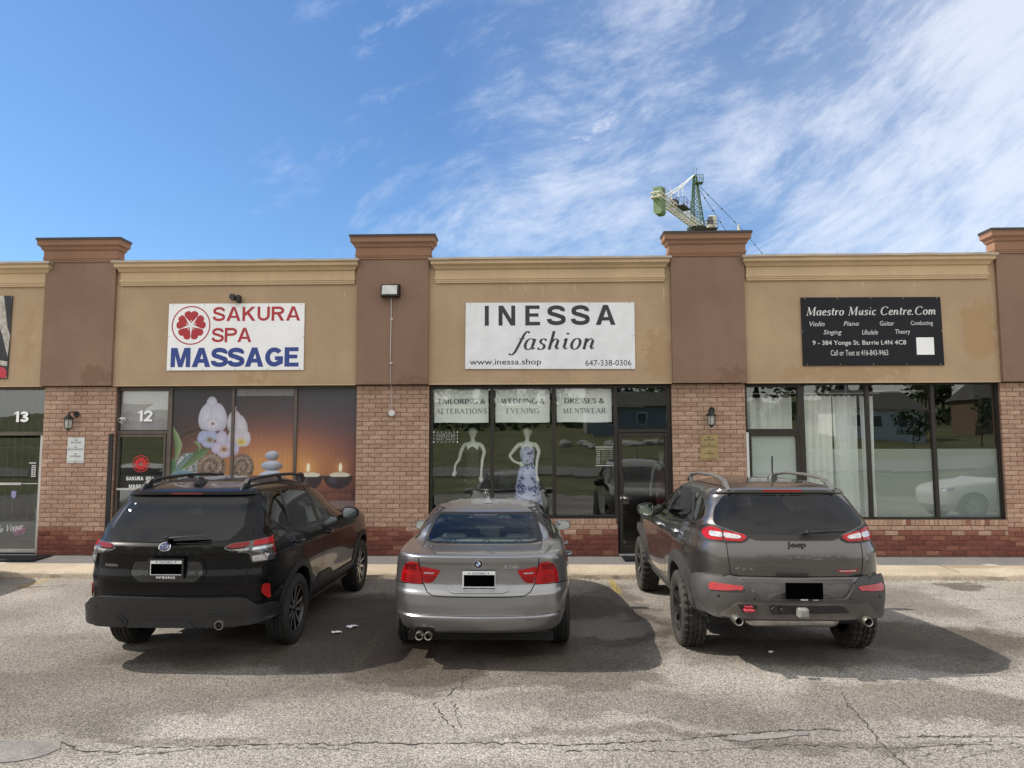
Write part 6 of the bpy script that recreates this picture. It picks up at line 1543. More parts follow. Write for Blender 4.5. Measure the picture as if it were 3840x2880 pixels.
def blossom(parent, cx, cz, R_, y, m, m2, rw=.06):
    mb = MB(); ring_(mb, cx, cz, R_*(1-rw), R_, y); build('emblem_ring', mb, m, parent, fix=False)
    for k_ in range(5):
        a = R(90+72*k_); mb = MB(); pts = []
        for u, v in ((0, .10), (.06, .20), (.17, .33), (.27, .47), (.30, .58), (.26, .67), (.17, .735), (.08, .74), (.0, .66), (-.08, .74), (-.17, .735), (-.26, .67), (-.30, .58), (-.27, .47), (-.17, .33), (-.06, .20)):
            u *= R_*1.22; v *= R_; pts.append((cx+v*math.cos(a)-u*math.sin(a)*-1*-1, cz+v*math.sin(a)+u*math.cos(a)))
        fan(mb, pts, y-.0004*(k_ % 2), (cx+.45*R_*math.cos(a), cz+.45*R_*math.sin(a))); build('emblem_petal', mb, m, parent, fix=False)
    if m2:
        mb = MB()
        for k_ in range(5):
            a = R(90+72*k_+0); d = Vector((math.cos(a), math.sin(a))); n = Vector((-d.y, d.x))*R_*.011; c_ = Vector((cx, cz))
            quadpoly(mb, [tuple(c_+d*R_*.05-n), tuple(c_+d*R_*.22-n), tuple(c_+d*R_*.22+n), tuple(c_+d*R_*.05+n)], y-.0015); fan(mb, circle(*(c_+d*R_*.24), R_*.03, 10), y-.0018)
        ring_(mb, cx, cz, R_*.045, R_*.075, y-.0018, n=20)
        build('emblem_stamens', mb, m2, parent, fix=False)

# ------------------------------------------------------------------ sign boards on the facade
def sign_board(label, pts, m, screws, tilt=0.0, y=-.085, name='sign_board', cat='sign'):
    """pts: tl, tr, br, bl in x,z"""
    cx, cz = sum(p[0] for p in pts)/4, sum(p[1] for p in pts)/4
    o = thing(name, label, cat, (cx, y+.02, cz))
    mb = MB(); n = 12; rings = []
    for i in range(n+1):
        t = i/n; a = Vector(pts[0]).lerp(Vector(pts[1]), t); b = Vector(pts[3]).lerp(Vector(pts[2]), t)
        rings.append([(b.x, y, b.y), (b.x, y+.012, b.y), (a.x, y+.012, a.y), (a.x, y, a.y)])
    build('board', mb.loft(rings), m, o)
    for x, z in screws:
        build('screw', MB().lathe([(0, -.005), (.008, -.004), (.009, 0)], (x, y-.0005, z), 'y', 8), M['steel'], o)
    return o
def scr(pts, n=4, e=.02):
    tl, tr, br, bl = [Vector(p) for p in pts]; out = []
    for i in range(n):
        t = (i+.12)/(n-.76); out += [tuple(tl.lerp(tr, t)-Vector((0, e))), tuple(bl.lerp(br, t)+Vector((0, e)))]
    out += [tuple(tl.lerp(bl, .5)+Vector((e*.6, 0))), tuple(tr.lerp(br, .5)-Vector((e*.6, 0)))]
    return out
sp = [(-6.383, 4.529), (-3.973, 4.521), (-3.968, 3.342), (-6.385, 3.345)]
s1 = sign_board('white sign board with red cherry blossom emblem and MASSAGE in blue capitals', sp, M['white'], scr(sp, 5))
yy = -.087
blossom(s1, -5.979, 4.141, .345, yy, M['red_print'], M['white'])
P_bold(s1, 'SAKURA', -5.588, -4.045, 4.212, 4.465, yy, m=M['red_print'], W=.175, gap=.115)
P_bold(s1, 'SPA', -5.595, -4.90, 3.838, 4.092, yy, m=M['red_print'], W=.175, gap=.08)
P_bold(s1, 'MASSAGE', -6.32, -4.055, 3.402, 3.742, yy, m=M['blue_print'], W=.235, gap=.075)
ip = [(-1.137, 4.505), (1.789, 4.488), (1.787, 3.329), (-1.146, 3.344)]
s2 = sign_board('aged white board reading INESSA in wide black capitals above italic fashion', ip, M['white_sheet'], scr(ip, 5))
P_bold(s2, 'INESSA', -.81, 1.46, 4.098, 4.448, yy, m=M['dark_print'], W=.20, wide=[(-.805, -.735), (-.565, -.275), (-.10, .155), (.292, .585), (.708, 1.002), (1.12, 1.46)])
P_stroke(s2, 'fashion', -.40, 1.09, 3.575, 4.00, yy-.001, m=M['dark_print'], T=.135, t=.035, shear=.26, track=.10)
P_text(s2, 'www.inessa.shop', -1.068, .172, 3.385, 3.515, yy, M['dark_print'], .006)
P_text(s2, '647-338-0306', .932, 1.721, 3.387, 3.487, yy, M['dark_print'], .0)
M['black_board'] = mat('black_sign_board', (.010, .011, .016), .5, var=.15, vs=2, spec=.25)
M['pale_print'] = mat('pale_print', (.68, .69, .70), .5)
mp = [(4.645, 4.552), (7.012, 4.542), (7.022, 3.366), (4.645, 3.369)]
s3 = sign_board('black board of the music school listing Violin, Piano and Guitar in white', mp, M['black_board'], scr(mp, 5))
P_stroke(s3, 'Maestro Music Centre.Com', 4.725, 6.918, 4.232, 4.382, yy-.001, m=M['pale_print'], T=.15, t=.055, shear=.20, track=.07)
for s_, a, b, c_, d, sh_ in (('Violin', 4.778, 5.031, 4.047, 4.131, .25), ('Piano', 5.355, 5.615, 4.052, 4.129, .25), ('Guitar', 5.969, 6.211, 4.052, 4.131, .05), ('Conducting', 6.491, 6.861, 4.035, 4.130, .0),
                             ('Singing', 5.008, 5.318, 3.882, 3.983, .25), ('Ukulele', 5.663, 5.930, 3.897, 3.981, .25), ('Theory', 6.221, 6.475, 3.885, 3.984, .1)):
    P_text(s3, s_, a, b, c_, d, yy, M['pale_print'], .0, shear=sh_)
P_text(s3, '9 - 384 Yonge St. Barrie L4N 4C8', 4.818, 6.397, 3.700, 3.800, yy, M['pale_print'], .009)
P_text(s3, 'Call or Text at 416-843-9463', 5.118, 6.086, 3.540, 3.634, yy, M['pale_print'], .0)
build('blank_square', MB().box(6.568, 6.862, yy-.001, yy+.001, 3.546, 3.843), M['white'], s3)
ap = [(-10.6, 4.71), (-9.213, 4.697), (-9.227, 3.214), (-10.6, 3.20)]
s0 = sign_board('dark pictorial board with pale slanting shapes and red corner over unit 13', ap, mat('dark_art_print', (.022, .024, .03), .5, var=.5, vs=3), [(-9.23, 4.67), (-9.245, 3.24)])
mb = MB(); quadpoly(mb, [(-9.55, 4.70), (-9.37, 4.70), (-9.27, 4.12), (-9.215, 3.98), (-9.24, 3.60), (-9.36, 4.0), (-9.50, 4.36)], yy); quadpoly(mb, [(-9.50, 3.56), (-9.235, 3.52), (-9.24, 3.44), (-9.50, 3.46)], yy)
build('pale_shape', mb, mat('pale_art_print', (.45, .42, .38), .6, var=.3, vs=12), s0, fix=False)
mb = MB(); quadpoly(mb, [(-9.60, 3.42), (-9.31, 3.42), (-9.245, 3.36), (-9.24, 3.225), (-9.33, 3.225), (-9.45, 3.35), (-9.60, 3.225)], yy); build('red_shape', mb, mat('red_art_print', (.50, .035, .06), .5), s0, fix=False)

# rule plates on the piers
def rules(label, x0, x1, z0, z1, m, mt):
    o = sign_board(label, [(x0, z1), (x1, z1), (x1, z0), (x0, z0)], m, [((x0+x1)/2, z1-.018), ((x0+x1)/2, z0+.012)], y=-.012, name='rule_sign')
    w_ = x1-x0; h = z1-z0; cx = (x0+x1)/2
    for s_, w2, t0, t1 in (('NO', .17, .915, .865), ('BICYCLES', .58, .835, .772), ('NO', .17, .645, .595), ('SKATE BOARDS', .90, .562, .502), ('NO', .17, .375, .325), ('LOITERING', .62, .292, .232), ('Violators will be prosecuted', .84, .075, .040)):
        P_text(o, s_, cx-w_*w2/2, cx+w_*w2/2, z0+h*t1, z0+h*t0, -.0135, mt, .02, spacing=1.05)
rules('white NO BICYCLES rule sign under the lantern near unit 13', -8.132, -7.834, 1.736, 2.181, mat('white_plate', (.62, .65, .66), .5, var=.08, vs=6), M['dark_print'])
rules('tarnished gold NO BICYCLES rule sign on the pier beside the music shop', 2.886, 3.186, 1.767, 2.198, mat('gold_plate', (.36, .27, .13), .45, .3, var=.2, vs=5), M['dark_print'])

# wall lanterns
M['lamp_glass'] = mat('hammered_lamp_glass', (.42, .42, .40), .25, var=.2, vs=30)
def lantern(label, x, z):
    o = thing('wall_lantern', label, 'lantern', (x, 0, z))
    build('backplate', MB().lathe([(0, -.012), (.045, -.012), (.058, .0), (.058, .012)], (x+.045, 0, z+.16), 'y', 18), M['black'], o, smooth=40)
    mb = MB(); mb.tube([(x+.045, -.01, z+.16), (x+.03, -.09, z+.20), (x+.01, -.13, z+.185), (x, -.14, z+.15)], .010, 8); mb.ball((x, -.14, z+.185), .012)
    build('arm', mb, M['black'], o, smooth=50)
    mb = MB(); mb.lathe([(.0, .17), (.018, .165), (.022, .145), (.05, .115), (.078, .085), (.092, .070), (.092, .062), (.066, .062)], (x, -.14, z), n=6); build('lamp_top', mb, M['black'], o)
    build('glass', MB().lathe([(.060, .062), (.064, .0), (.060, -.075), (.048, -.095)], (x, -.14, z), n=6), M['lamp_glass'], o)
    mb = MB()
    for k_ in range(6):
        a = 2*math.pi*k_/6; mb.tube([(x+r_*math.cos(a), -.14+r_*math.sin(a), z+h) for r_, h in ((.064, .065), (.068, 0), (.064, -.075), (.052, -.10))], .0055, 5)
    mb.lathe([(.052, -.092), (.056, -.10), (.030, -.115), (.01, -.135), (0, -.14)], (x, -.14, z), n=6); build('cage', mb, M['black'], o)
lantern('black wall lantern above the white rule sign beside the spa', -8.05, 2.43)
lantern('black wall lantern above the gold rule sign near the music shop', 3.05, 2.455)
# wall pack light and its conduit
o = thing('wall_light', 'black box floodlight with ribbed glass face on the brown pilaster', 'wall light', (-2.44, -.12, 4.71))
mb = MB(); mb.loft([[(-2.605, -.125, 4.60), (-2.275, -.125, 4.60), (-2.275, -.125, 4.815), (-2.605, -.125, 4.815)], [(-2.605, -.20, 4.595), (-2.275, -.20, 4.595), (-2.275, -.20, 4.82), (-2.605, -.20, 4.82)], [(-2.59, -.29, 4.60), (-2.29, -.29, 4.60), (-2.29, -.25, 4.80), (-2.59, -.25, 4.80)]]); build('housing', mb, M['black'], o)
mb = MB(); n = 12
for i in range(n): a, b = -2.57+.26*i/n, -2.57+.26*(i+1)/n; mb.add([(a, -.293, 4.625), (b, -.293, 4.625), (b, -.264, 4.785), (a, -.264, 4.785), ((a+b)/2, -.299, 4.625), ((a+b)/2, -.270, 4.785)], [(0, 4, 5, 3), (4, 1, 2, 5)])
build('ribbed_lens', mb, mat('prismatic_lens', (.55, .57, .58), .2, coat=.5), o, fix=False)
o = thing('conduit', 'thin grey conduit running down from floodlight to round junction box', 'conduit', (-2.43, -.01, 2.6))
build('pipe', MB().tube([(-2.435, -.14, 4.60), (-2.433, -.138, 4.3), (-2.437, -.137, 3.6), (-2.432, -.137, 3.13), (-2.434, -.10, 3.08), (-2.43, -.02, 3.04), (-2.426, -.015, 2.62)], .0085, 8), mat('galvanised', (.52, .50, .47), .5, .4), o, smooth=50)
for z in (3.45, 4.22): build('pipe_clip', MB().cbox(-2.45, -2.40, -.143, -.125, z-.012, z+.012, .002), M['alu'], o)
build('junction_box', MB().lathe([(0, -.05), (.046, -.05), (.054, -.042), (.054, .01)], (-2.425, 0, 2.585), 'y', 24), mat('white_box', (.66, .67, .67), .5), o, smooth=30)
# small solar spotlight over the spa sign
o = thing('spotlight', 'small black twin-head spotlight mounted just above the spa sign', 'spotlight', (-5.15, -.1, 4.56))
build('bracket', MB().cbox(-5.16, -5.10, -.14, -.06, 4.535, 4.62, .005), M['black'], o)
mb = MB(); mb.loft([[(-5.245, -.26, 4.585), (-5.165, -.25, 4.575), (-5.165, -.22, 4.665), (-5.245, -.23, 4.67)], [(-5.235, -.15, 4.56), (-5.17, -.14, 4.555), (-5.17, -.13, 4.64), (-5.235, -.13, 4.645)]]); build('lamp_head', mb, M['black'], o)
build('lamp_head', MB().cbox(-5.135, -5.075, -.23, -.12, 4.55, 4.65, .008), M['black'], o)
# security camera
o = thing('security_camera', 'white bullet camera reaching over the spa door transom', 'camera', (-7.10, 0, 2.47))
build('camera_body', MB().tube([(-7.13, -.06, 2.505), (-7.115, -.20, 2.475)], .030, 16), mat('camera_white', (.72, .72, .70), .35), o, smooth=40)
build('camera_lens', MB().tube([(-7.115, -.201, 2.475), (-7.114, -.207, 2.474)], .022, 14), M['black'], o)
build('mount', MB().lathe([(0, -.02), (.03, -.02), (.036, .0), (.036, .085)], (-7.20, 0, 2.50), 'y', 14).tube([(-7.20, -.02, 2.50), (-7.17, -.05, 2.515), (-7.13, -.07, 2.51)], .014, 8), mat('camera_white2', (.7, .7, .68), .4), o, smooth=40)
build('cable', MB().tube([(-7.17, -.02, 2.49), (-7.19, -.06, 2.44), (-7.16, -.06, 2.42), (-7.12, -.05, 2.45)], .004, 6), M['white'], o)
# unit numbers
P_bold(U13, '13', -9.205, -8.945, 2.458, 2.648, .108, m=M['white'], W=.22, name='unit_number')
P_bold(U12, '12', -6.975, -6.712, 2.462, 2.655, .108, m=M['white'], W=.20, name='unit_number')
P_text(U12, 'OPEN', -6.99, -6.73, 2.745, 2.825, .1485, mat('unlit_neon', (.45, .25, .28), .5), .0, name='open_lettering')
# transfers on doors
d12 = bpy.data.objects['door.001']
blossom(d12, -6.878, 1.718, .15, .106, mat('red_transfer', (.55, .02, .02), .4), None, .09)
build('dark_band', MB().box(-7.27, -6.475, .1065, .1075, 1.275, 1.52), M['black'], d12)
P_bold(d12, 'SAKURA', -7.13, -6.822, 1.428, 1.492, .105, m=M['white'], W=.2); P_bold(d12, 'SPA', -6.78, -6.632, 1.428, 1.492, .105, m=M['white'], W=.2); P_bold(d12, 'MASSAGE', -7.076, -6.692, 1.290, 1.355, .105, m=M['white'], W=.2)
d13 = bpy.data.objects['door']
P_stroke(d13, 'En Vogue', -9.42, -8.935, .47, .62, .104, m=M['pale_print'], T=.15, t=.07, shear=.35, track=.02, rise=.08)
mb = MB()
for i in range(7): z = .46+i*.018; a = -9.13+.012*abs(i-3)+random.uniform(0, .05); mb.add([(a, .105-.0001*i, z), (-8.83-random.random()*.1, .105-.0001*i, z+.05+random.random()*.012), (-8.80-random.random()*.1, .105-.0001*i, z+.062), (a+.01, .105-.0001*i, z+.014)], [(0, 1, 2, 3)])
build('brush_stroke', mb, mat('pink_transfer', (.50, .22, .42), .5), d13, kind='stuff', fix=False)
for s_, a, b, z0, z1 in (('HAIR STUDIO', -9.033, -8.84, .396, .420), ('Tel: 705-562-6960', -9.06, -8.815, .362, .384), ('Angie Page', -9.33, -9.2, .355, .375)): P_text(d13, s_, a, b, z0, z1, .104, mat('faint_print', (.22, .2, .23), .5), .0)
mb = MB(); fan(mb, [(-9.18, 1.235), (-9.13, 1.25), (-9.085, 1.235), (-9.088, 1.16), (-9.124, 1.107), (-9.172, 1.15)], .1045); build('shield_sticker', mb, mat('violet_sticker', (.28, .27, .50), .5), d13, fix=False)
h13 = build('opening_hours', MB().box(-8.895, -8.746, .1035, .1045, 1.476, 1.752), M['black'], d13)
mb = MB(); mb.box(-8.885, -8.756, .1025, .1033, 1.725, 1.742)
for r_ in range(7): mb.box(-8.835, -8.80, .1025, .1033, 1.49+r_*.031, 1.508+r_*.031); mb.box(-8.79, -8.757, .1025, .1033, 1.49+r_*.031, 1.508+r_*.031)
build('hours_print', mb, M['pale_print'], h13, kind='stuff')
# hours panel of the fashion shop
o = build('opening_hours', MB().box(1.108, 1.415, .142, .144, 1.664, 1.999), film_mat('dark_panel_film', (.01, .01, .012), .55), U11)
build('hours_border', MB().box(1.108, 1.415, .1385, .1415, 1.985, 1.999).box(1.108, 1.415, .1385, .1415, 1.664, 1.678), M['pale_print'], o, kind='stuff')
P_text(o, 'BUSINESS HOURS', 1.118, 1.408, 1.94, 1.966, .140, M['pale_print'], .02, name='hours_lettering')
for i, (dname, hh) in enumerate((('MON', '11:00 to 5:00'), ('TUE', '10:00 to 5:00'), ('WED', '10:00 to 5:00'), ('THU', '10:00 to 5:00'), ('FRI', '10:00 to 5:00'), ('SAT', '----  to'), ('SUN', '----  to'))):
    z = 1.905-.033*i; P_text(o, dname, 1.12, 1.185, z, z+.019, .140, M['pale_print'], .02, name='hours_lettering'); P_text(o, hh, 1.21, 1.405 if i < 5 else 1.33, z, z+.019, .140, M['grey_print'], .02, name='hours_lettering')
# window banners
for (x0, x1, z0, z1), (a1, a2, az, bz2, w1), (b1, b2), l1, l2 in (
    ((-1.71, -.757, 2.422, 3.006), (-1.655, -.815, 2.755, 2.845, 0), (-1.68, -.79), 'TAILORING &', 'ALTERATIONS'),
    ((-.632, .318, 2.422, 3.007), (-.535, .23, 2.755, 2.845, 0), (-.44, .135), 'WEDDING &', 'EVENING'),
    ((.442, 1.40, 2.424, 3.012), (.575, 1.265, 2.755, 2.845, 0), (.55, 1.30), 'DRESSES &', 'MENSWEAR')):
    o = thing('window_banner', 'white fabric banner reading '+(l1+' '+l2)+' inside the fashion shop window', 'banner', ((x0+x1)/2, .17, z0), group='banners across the fashion shop windows')
    o['label'] = {'TAILORING &': 'white window banner lettered TAILORING & ALTERATIONS above the black-dressed mannequin', 'WEDDING &': 'white window banner lettered WEDDING & EVENING above the floral dress', 'DRESSES &': 'white window banner lettered DRESSES & MENSWEAR next to the glazed door'}[l1]
    mb = MB(); n = 16
    for i in range(n+1):
        u = i/n; x = x0+(x1-x0)*u
        for j in range(5): mb.v.append((x, .172+.004*math.sin(u*9+j)+.003*math.sin(u*21), z0+(z1-z0)*j/4+.004*math.sin(u*7)*(j == 0)))
    for i in range(n):
        for j in range(4): a = i*5+j; mb.f.append([a, a+5, a+6, a+1]); mb.m.append(0)
    build('cloth', mb, M['banner'] if 'banner' in M else M.setdefault('banner', cloth_mat('banner_cloth', (.93, .97, .96), .04)), o, smooth=60, fix=False)
    P_stroke(o, l1, a1, a2, az, bz2, .156, m=M['dark_print'], T=.17, t=.065, track=.06)
    P_stroke(o, l2, b1, b2, 2.585, 2.672, .156, m=M['dark_print'], T=.115, t=.045, track=.08)
# OPEN in little lamps
o = thing('open_sign', 'unlit-looking dot lamp OPEN sign hanging in the first fashion window', 'sign', (-1.53, .3, 2.17))
build('sign_panel', MB().box(-1.742, -1.31, .302, .31, 2.075, 2.274), M['black'], o)
led = bpy.data.materials.new('lamp_dot'); led.use_nodes = True; led.node_tree.nodes['Principled BSDF'].inputs['Emission Color'].default_value = (.8, .9, 1, 1); led.node_tree.nodes['Principled BSDF'].inputs['Emission Strength'].default_value = 1.2
mb = MB(); F5 = {'O': ['111', '101', '101', '101', '111'], 'P': ['111', '101', '111', '100', '100'], 'E': ['111', '100', '111', '100', '111'], 'N': ['101', '111', '111', '101', '101']}
dots = [(-1.735+.42*i/6, z) for i in range(7) for z in (2.262, 2.085)]+[(x, 2.085+.177*i/3) for x in (-1.735, -1.315) for i in range(4)]
for k_, ch_ in enumerate('OPEN'):
    for r_, row in enumerate(F5[ch_]):
        for c_, v in enumerate(row):
            if v == '1': dots.append((-1.675+k_*.085+c_*.024, 2.225-r_*.024))
for i, (x, z) in enumerate(dots): r_ = .0035 if i < 22 else .0022; mb.box(x-r_, x+r_, .299, .302, z-r_, z+r_)
build('lamp_dots', mb, led, o, kind='stuff')
# music transfer on the glass
o = tag(build('window_transfer', stroke_text('Maestro', 6.225, 6.66, 2.345, 2.495, .118, .13, .05, .2, .03), mat('dark_green_transfer', (.008, .014, .01), .8, spec=.05), origin=(6.5, .118, 2.2), fix=False), 'dark Maestro Music lettering with a treble clef stuck on music school glass', 'window lettering')
P_stroke(o, 'Music', 6.26, 6.56, 2.19, 2.31, .118, m=bpy.data.materials['dark_green_transfer'], T=.13, t=.05, shear=.2, track=.03)
mb = MB(); pts = [(6.60, 2.10), (6.63, 2.08), (6.66, 2.11), (6.655, 2.2), (6.67, 2.40), (6.70, 2.50), (6.685, 2.54), (6.66, 2.46), (6.69, 2.36), (6.64, 2.28), (6.61, 2.23), (6.63, 2.17), (6.68, 2.165), (6.71, 2.21), (6.68, 2.25), (6.65, 2.22)]
sm = bspline([Vector(p) for p in pts], 60)
b = 0
for i, p in enumerate(sm):
    d = sm[min(i+1, 60)]-sm[max(i-1, 0)]; n = Vector((-d.y, d.x)).normalized()*(.006+.006*abs(math.sin(i*.13))); mb.v += [(p.x+n.x, .1175, p.y+n.y), (p.x-n.x, .1175, p.y-n.y)]
for i in range(60): mb.f.append([2*i, 2*i+1, 2*i+3, 2*i+2]); mb.m.append(0)
for k_ in range(3): mb.add([(6.70, .117, 2.17+k_*.03), (6.84, .117, 2.36+k_*.03-.04), (6.84, .117, 2.364+k_*.03-.04), (6.70, .117, 2.174+k_*.03)], [(0, 1, 2, 3)])
build('clef_transfer', mb, bpy.data.materials['dark_green_transfer'], o, fix=False)

# ------------------------------------------------------------------ the printed mural of the spa (flat print as vertex colours)
def s2l(c): c = np.asarray(c, float)/255.0; return np.where(c <= .04045, c/12.92, ((c+.055)/1.055)**2.4)
def mural(px, pz):
    """colour at print coordinates (608 units to 1.05 m, origin at the top left of the print)"""
    gx = np.array([0, 500, 1000, 1500, 2100.]); gy = np.array([60, 300, 480, 640, 800, 960, 1150, 1400.])
    tab = np.array([[(62,66,76),(62,62,70),(66,66,72),(70,72,80),(74,82,92)], [(58,56,62),(66,60,66),(80,68,72),(86,76,82),(80,74,86)], [(58,52,56),(86,68,66),(124,86,80),(120,86,84),(92,74,84)],
                    [(70,54,54),(120,84,72),(170,116,88),(166,112,84),(110,74,76)], [(84,60,56),(150,104,76),(200,144,96),(200,142,92),(124,78,74)], [(70,60,52),(150,106,76),(206,150,92),(206,146,88),(120,70,64)],
                    [(60,56,50),(110,82,66),(150,104,76),(110,72,60),(78,50,50)], [(70,60,60),(110,86,80),(130,100,90),(120,90,84),(130,110,108)]], float)
    ix = np.interp(px, gx, np.arange(5)); iy = np.interp(pz, gy, np.arange(8)); x0 = np.clip(ix.astype(int), 0, 3); y0 = np.clip(iy.astype(int), 0, 6); fx = (ix-x0)[..., None]; fy = (iy-y0)[..., None]
    c = (tab[y0, x0]*(1-fx)+tab[y0, x0+1]*fx)*(1-fy)+(tab[y0+1, x0]*(1-fx)+tab[y0+1, x0+1]*fx)*fy
    c = c*(1+.02*np.sin(px*.9)[..., None])
    rn = rng.random(px.shape)
    def put(mask, col): 
        nonlocal c
        m = np.clip(mask, 0, 1)[..., None]; c = c*(1-m)+np.asarray(col, float)*m
    def ell(cx, cy, rx, ry, rot=0.0):
        a = R(rot); dx, dy = px-cx, pz-cy; u = dx*math.cos(a)+dy*math.sin(a); v = -dx*math.sin(a)+dy*math.cos(a); return np.sqrt((u/rx)**2+(v/ry)**2), u/rx, v/ry
    def soft(d, k_=12.): return np.clip((1-d)*k_+.5, 0, 1)
    def leaf(pts, ca, cb):
        P = np.array(pts, float); d0 = np.full(px.shape, 1e9); side = np.zeros(px.shape)
        for a, b in zip(P[:-1], P[1:]):
            ab = b[:2]-a[:2]; t = np.clip(((px-a[0])*ab[0]+(pz-a[1])*ab[1])/(ab@ab), 0, 1); w_ = a[2]+(b[2]-a[2])*t
            cr = ((px-a[0])*ab[1]-(pz-a[1])*ab[0])/np.sqrt(ab@ab); dd = np.hypot(px-a[0]-ab[0]*t, pz-a[1]-ab[1]*t)/np.maximum(w_, 1)
            side = np.where(dd < d0, cr/np.maximum(w_, 1), side); d0 = np.minimum(d0, dd)
        put(soft(d0, 6), np.asarray(ca, float)*(.5+.5*side)[..., None]+np.asarray(cb, float)*(.5-.5*side)[..., None]) if False else None
        m = np.clip(soft(d0, 6), 0, 1)[..., None]; k_ = np.clip(.5+.5*side, 0, 1)[..., None]
        nonlocal c
        c = c*(1-m)+(np.asarray(ca, float)*k_+np.asarray(cb, float)*(1-k_))*m
    # foil strip and twig
    put(((px > 805) & (px < 1388) & (pz > 88) & (pz < 156)).astype(float)*.9, (128, 132, 132)); put(((px > 805) & (px < 1388) & (pz > 88) & (pz < 156) & (rn > .6)).astype(float)*.6, (170, 175, 176))
    leaf([(230, 575, 5), (300, 530, 8), (400, 500, 7), (470, 470, 6)], (66, 52, 48), (40, 32, 32))
    # towels
    for cx, cy, rx, ry, ang in ((330, 900, 150, 170, -8), (560, 880, 148, 148, 0), (880, 885, 118, 138, 0)):
        d, u, v = ell(cx, cy, rx, ry, ang); sw = np.sin(d*13+np.arctan2(v, u)*1.0); base = np.asarray([142, 124, 112.] if cx > 400 else [160, 168, 172.])
        tone = (.84+.17*np.clip(sw, -1, 1)*(d < .85)+.75*(rn-.5)-.12*(d > .92))*(1.05-.15*(v > .3)); m = soft(d, 9)[..., None]; c = c*(1-m)+np.clip(base*tone[..., None], 0, 255)*m
    # flowers
    def petal(cx, cy, rx, ry, rot, col=(205, 207, 226), edge=.86):
        d, u, v = ell(cx, cy, rx, ry, rot); sh_ = (edge+.07+.10*(1-d)-.07*np.clip(v, 0, 1)+.02*np.sin(u*14))[..., None]; m = soft(d, 14)[..., None]
        nonlocal c
        c = c*(1-m)+np.clip(np.asarray(col, float)*sh_, 0, 250)*m
    for a in ((545, 240, 56, 80, 0), (492, 365, 78, 140, 12), (622, 370, 80, 145, -12), (560, 450, 92, 72, 0)): petal(*a)
    for a in ((780, 420, 72, 115, 6), (848, 480, 72, 135, -12), (800, 590, 84, 110, 10), (905, 590, 50, 80, 0), (885, 635, 58, 40, 0)): petal(*a, col=(206, 204, 216))
    for a in ((480, 570, 70, 62, 0), (560, 560, 58, 48, 30), (520, 640, 72, 45, 10), (450, 590, 45, 50, 0)): petal(*a, col=(176, 184, 222))
    for a in ((660, 600, 60, 90, 0), (620, 690, 64, 62, 0), (730, 680, 90, 60, -10), (690, 740, 70, 48, 0), (790, 700, 50, 60, 0)): petal(*a, col=(196, 192, 220))
    for cx, cy, r_, col in ((560, 440, 40, (214, 206, 220)), (535, 605, 42, (150, 150, 120)), (685, 700, 46, (186, 160, 130)), (860, 625, 50, (214, 196, 120))):
        d, u, v = ell(cx, cy, r_, r_*.8); put(soft(d, 3)*.75, col); put(soft(d*2.2, 3)*.7, (120, 70, 70) if cx < 850 else (190, 160, 60))
    d, u, v = ell(565, 330, 4, 80); put(soft(d, 3)*.5, (240, 240, 248)); d, u, v = ell(790, 290, 8, 28, 10); put(soft(d, 4), (214, 214, 220))
    # leaves
    leaf([(150, 470, 2), (185, 560, 28), (215, 660, 38), (205, 750, 24), (175, 840, 4)], (150, 165, 128), (92, 122, 78))
    leaf([(545, 690, 3), (440, 740, 48), (330, 820, 46), (235, 905, 14), (180, 940, 4)], (118, 140, 100), (74, 98, 66))
    leaf([(370, 740, 3), (300, 800, 24), (220, 880, 22), (150, 940, 5)], (120, 146, 150), (96, 124, 120)); leaf([(375, 618, 4), (410, 640, 14), (438, 680, 9), (430, 720, 3)], (140, 168, 130), (110, 140, 104))
    leaf([(120, 790, 6), (150, 830, 34), (170, 880, 26), (140, 950, 8)], (84, 120, 92), (70, 106, 80)); leaf([(130, 960, 6), (240, 935, 28), (350, 950, 26), (460, 985, 3)], (122, 156, 176), (84, 118, 130)); leaf([(118, 900, 14), (125, 1010, 30), (130, 1100, 20)], (60, 84, 66), (48, 66, 54))
    leaf([(910, 1005, 6), (940, 985, 20), (975, 1000, 8)], (186, 70, 104), (170, 60, 92)); leaf([(1000, 1005, 6), (1045, 985, 18), (1075, 995, 6)], (190, 76, 108), (170, 66, 92))
    # stones
    for cx, cy, rx, ry in ((1180, 985, 138, 72), (1182, 868, 112, 50), (1182, 766, 72, 48)):
        d, u, v = ell(cx, cy, rx, ry); lit = np.clip(.92-.30*v-.22*np.clip(u, 0, 1)+.06*(rn-.5), .3, 1.1)[..., None]; warm = np.clip(u*.6+v*.3, 0, 1)[..., None]; m = soft(d, 10)[..., None]
        c = c*(1-m)+np.clip((np.array([176, 188, 212.])*(1-warm)+np.array([176, 140, 116.])*warm)*lit, 0, 255)*m
    # candles and bamboo mat
    put(((pz > 1120+.12*(px-1400)) & (pz < 1200) & (px > 1500)).astype(float)*(.55+.25*np.sin(px*.09)), (128, 72, 52)); put(((pz > 1000) & (pz < 1120) & (px > 1400) & (np.sin(px*.13+pz*.2) > .1)).astype(float)*.45, (120, 70, 54))
    for x_ in range(1790, 2020, 62): d, u, v = ell(x_, 1160, 26, 22); put(soft(d, 3)*.6, (140, 92, 70)); put(soft(d*1.8, 3)*.5, (110, 70, 56))
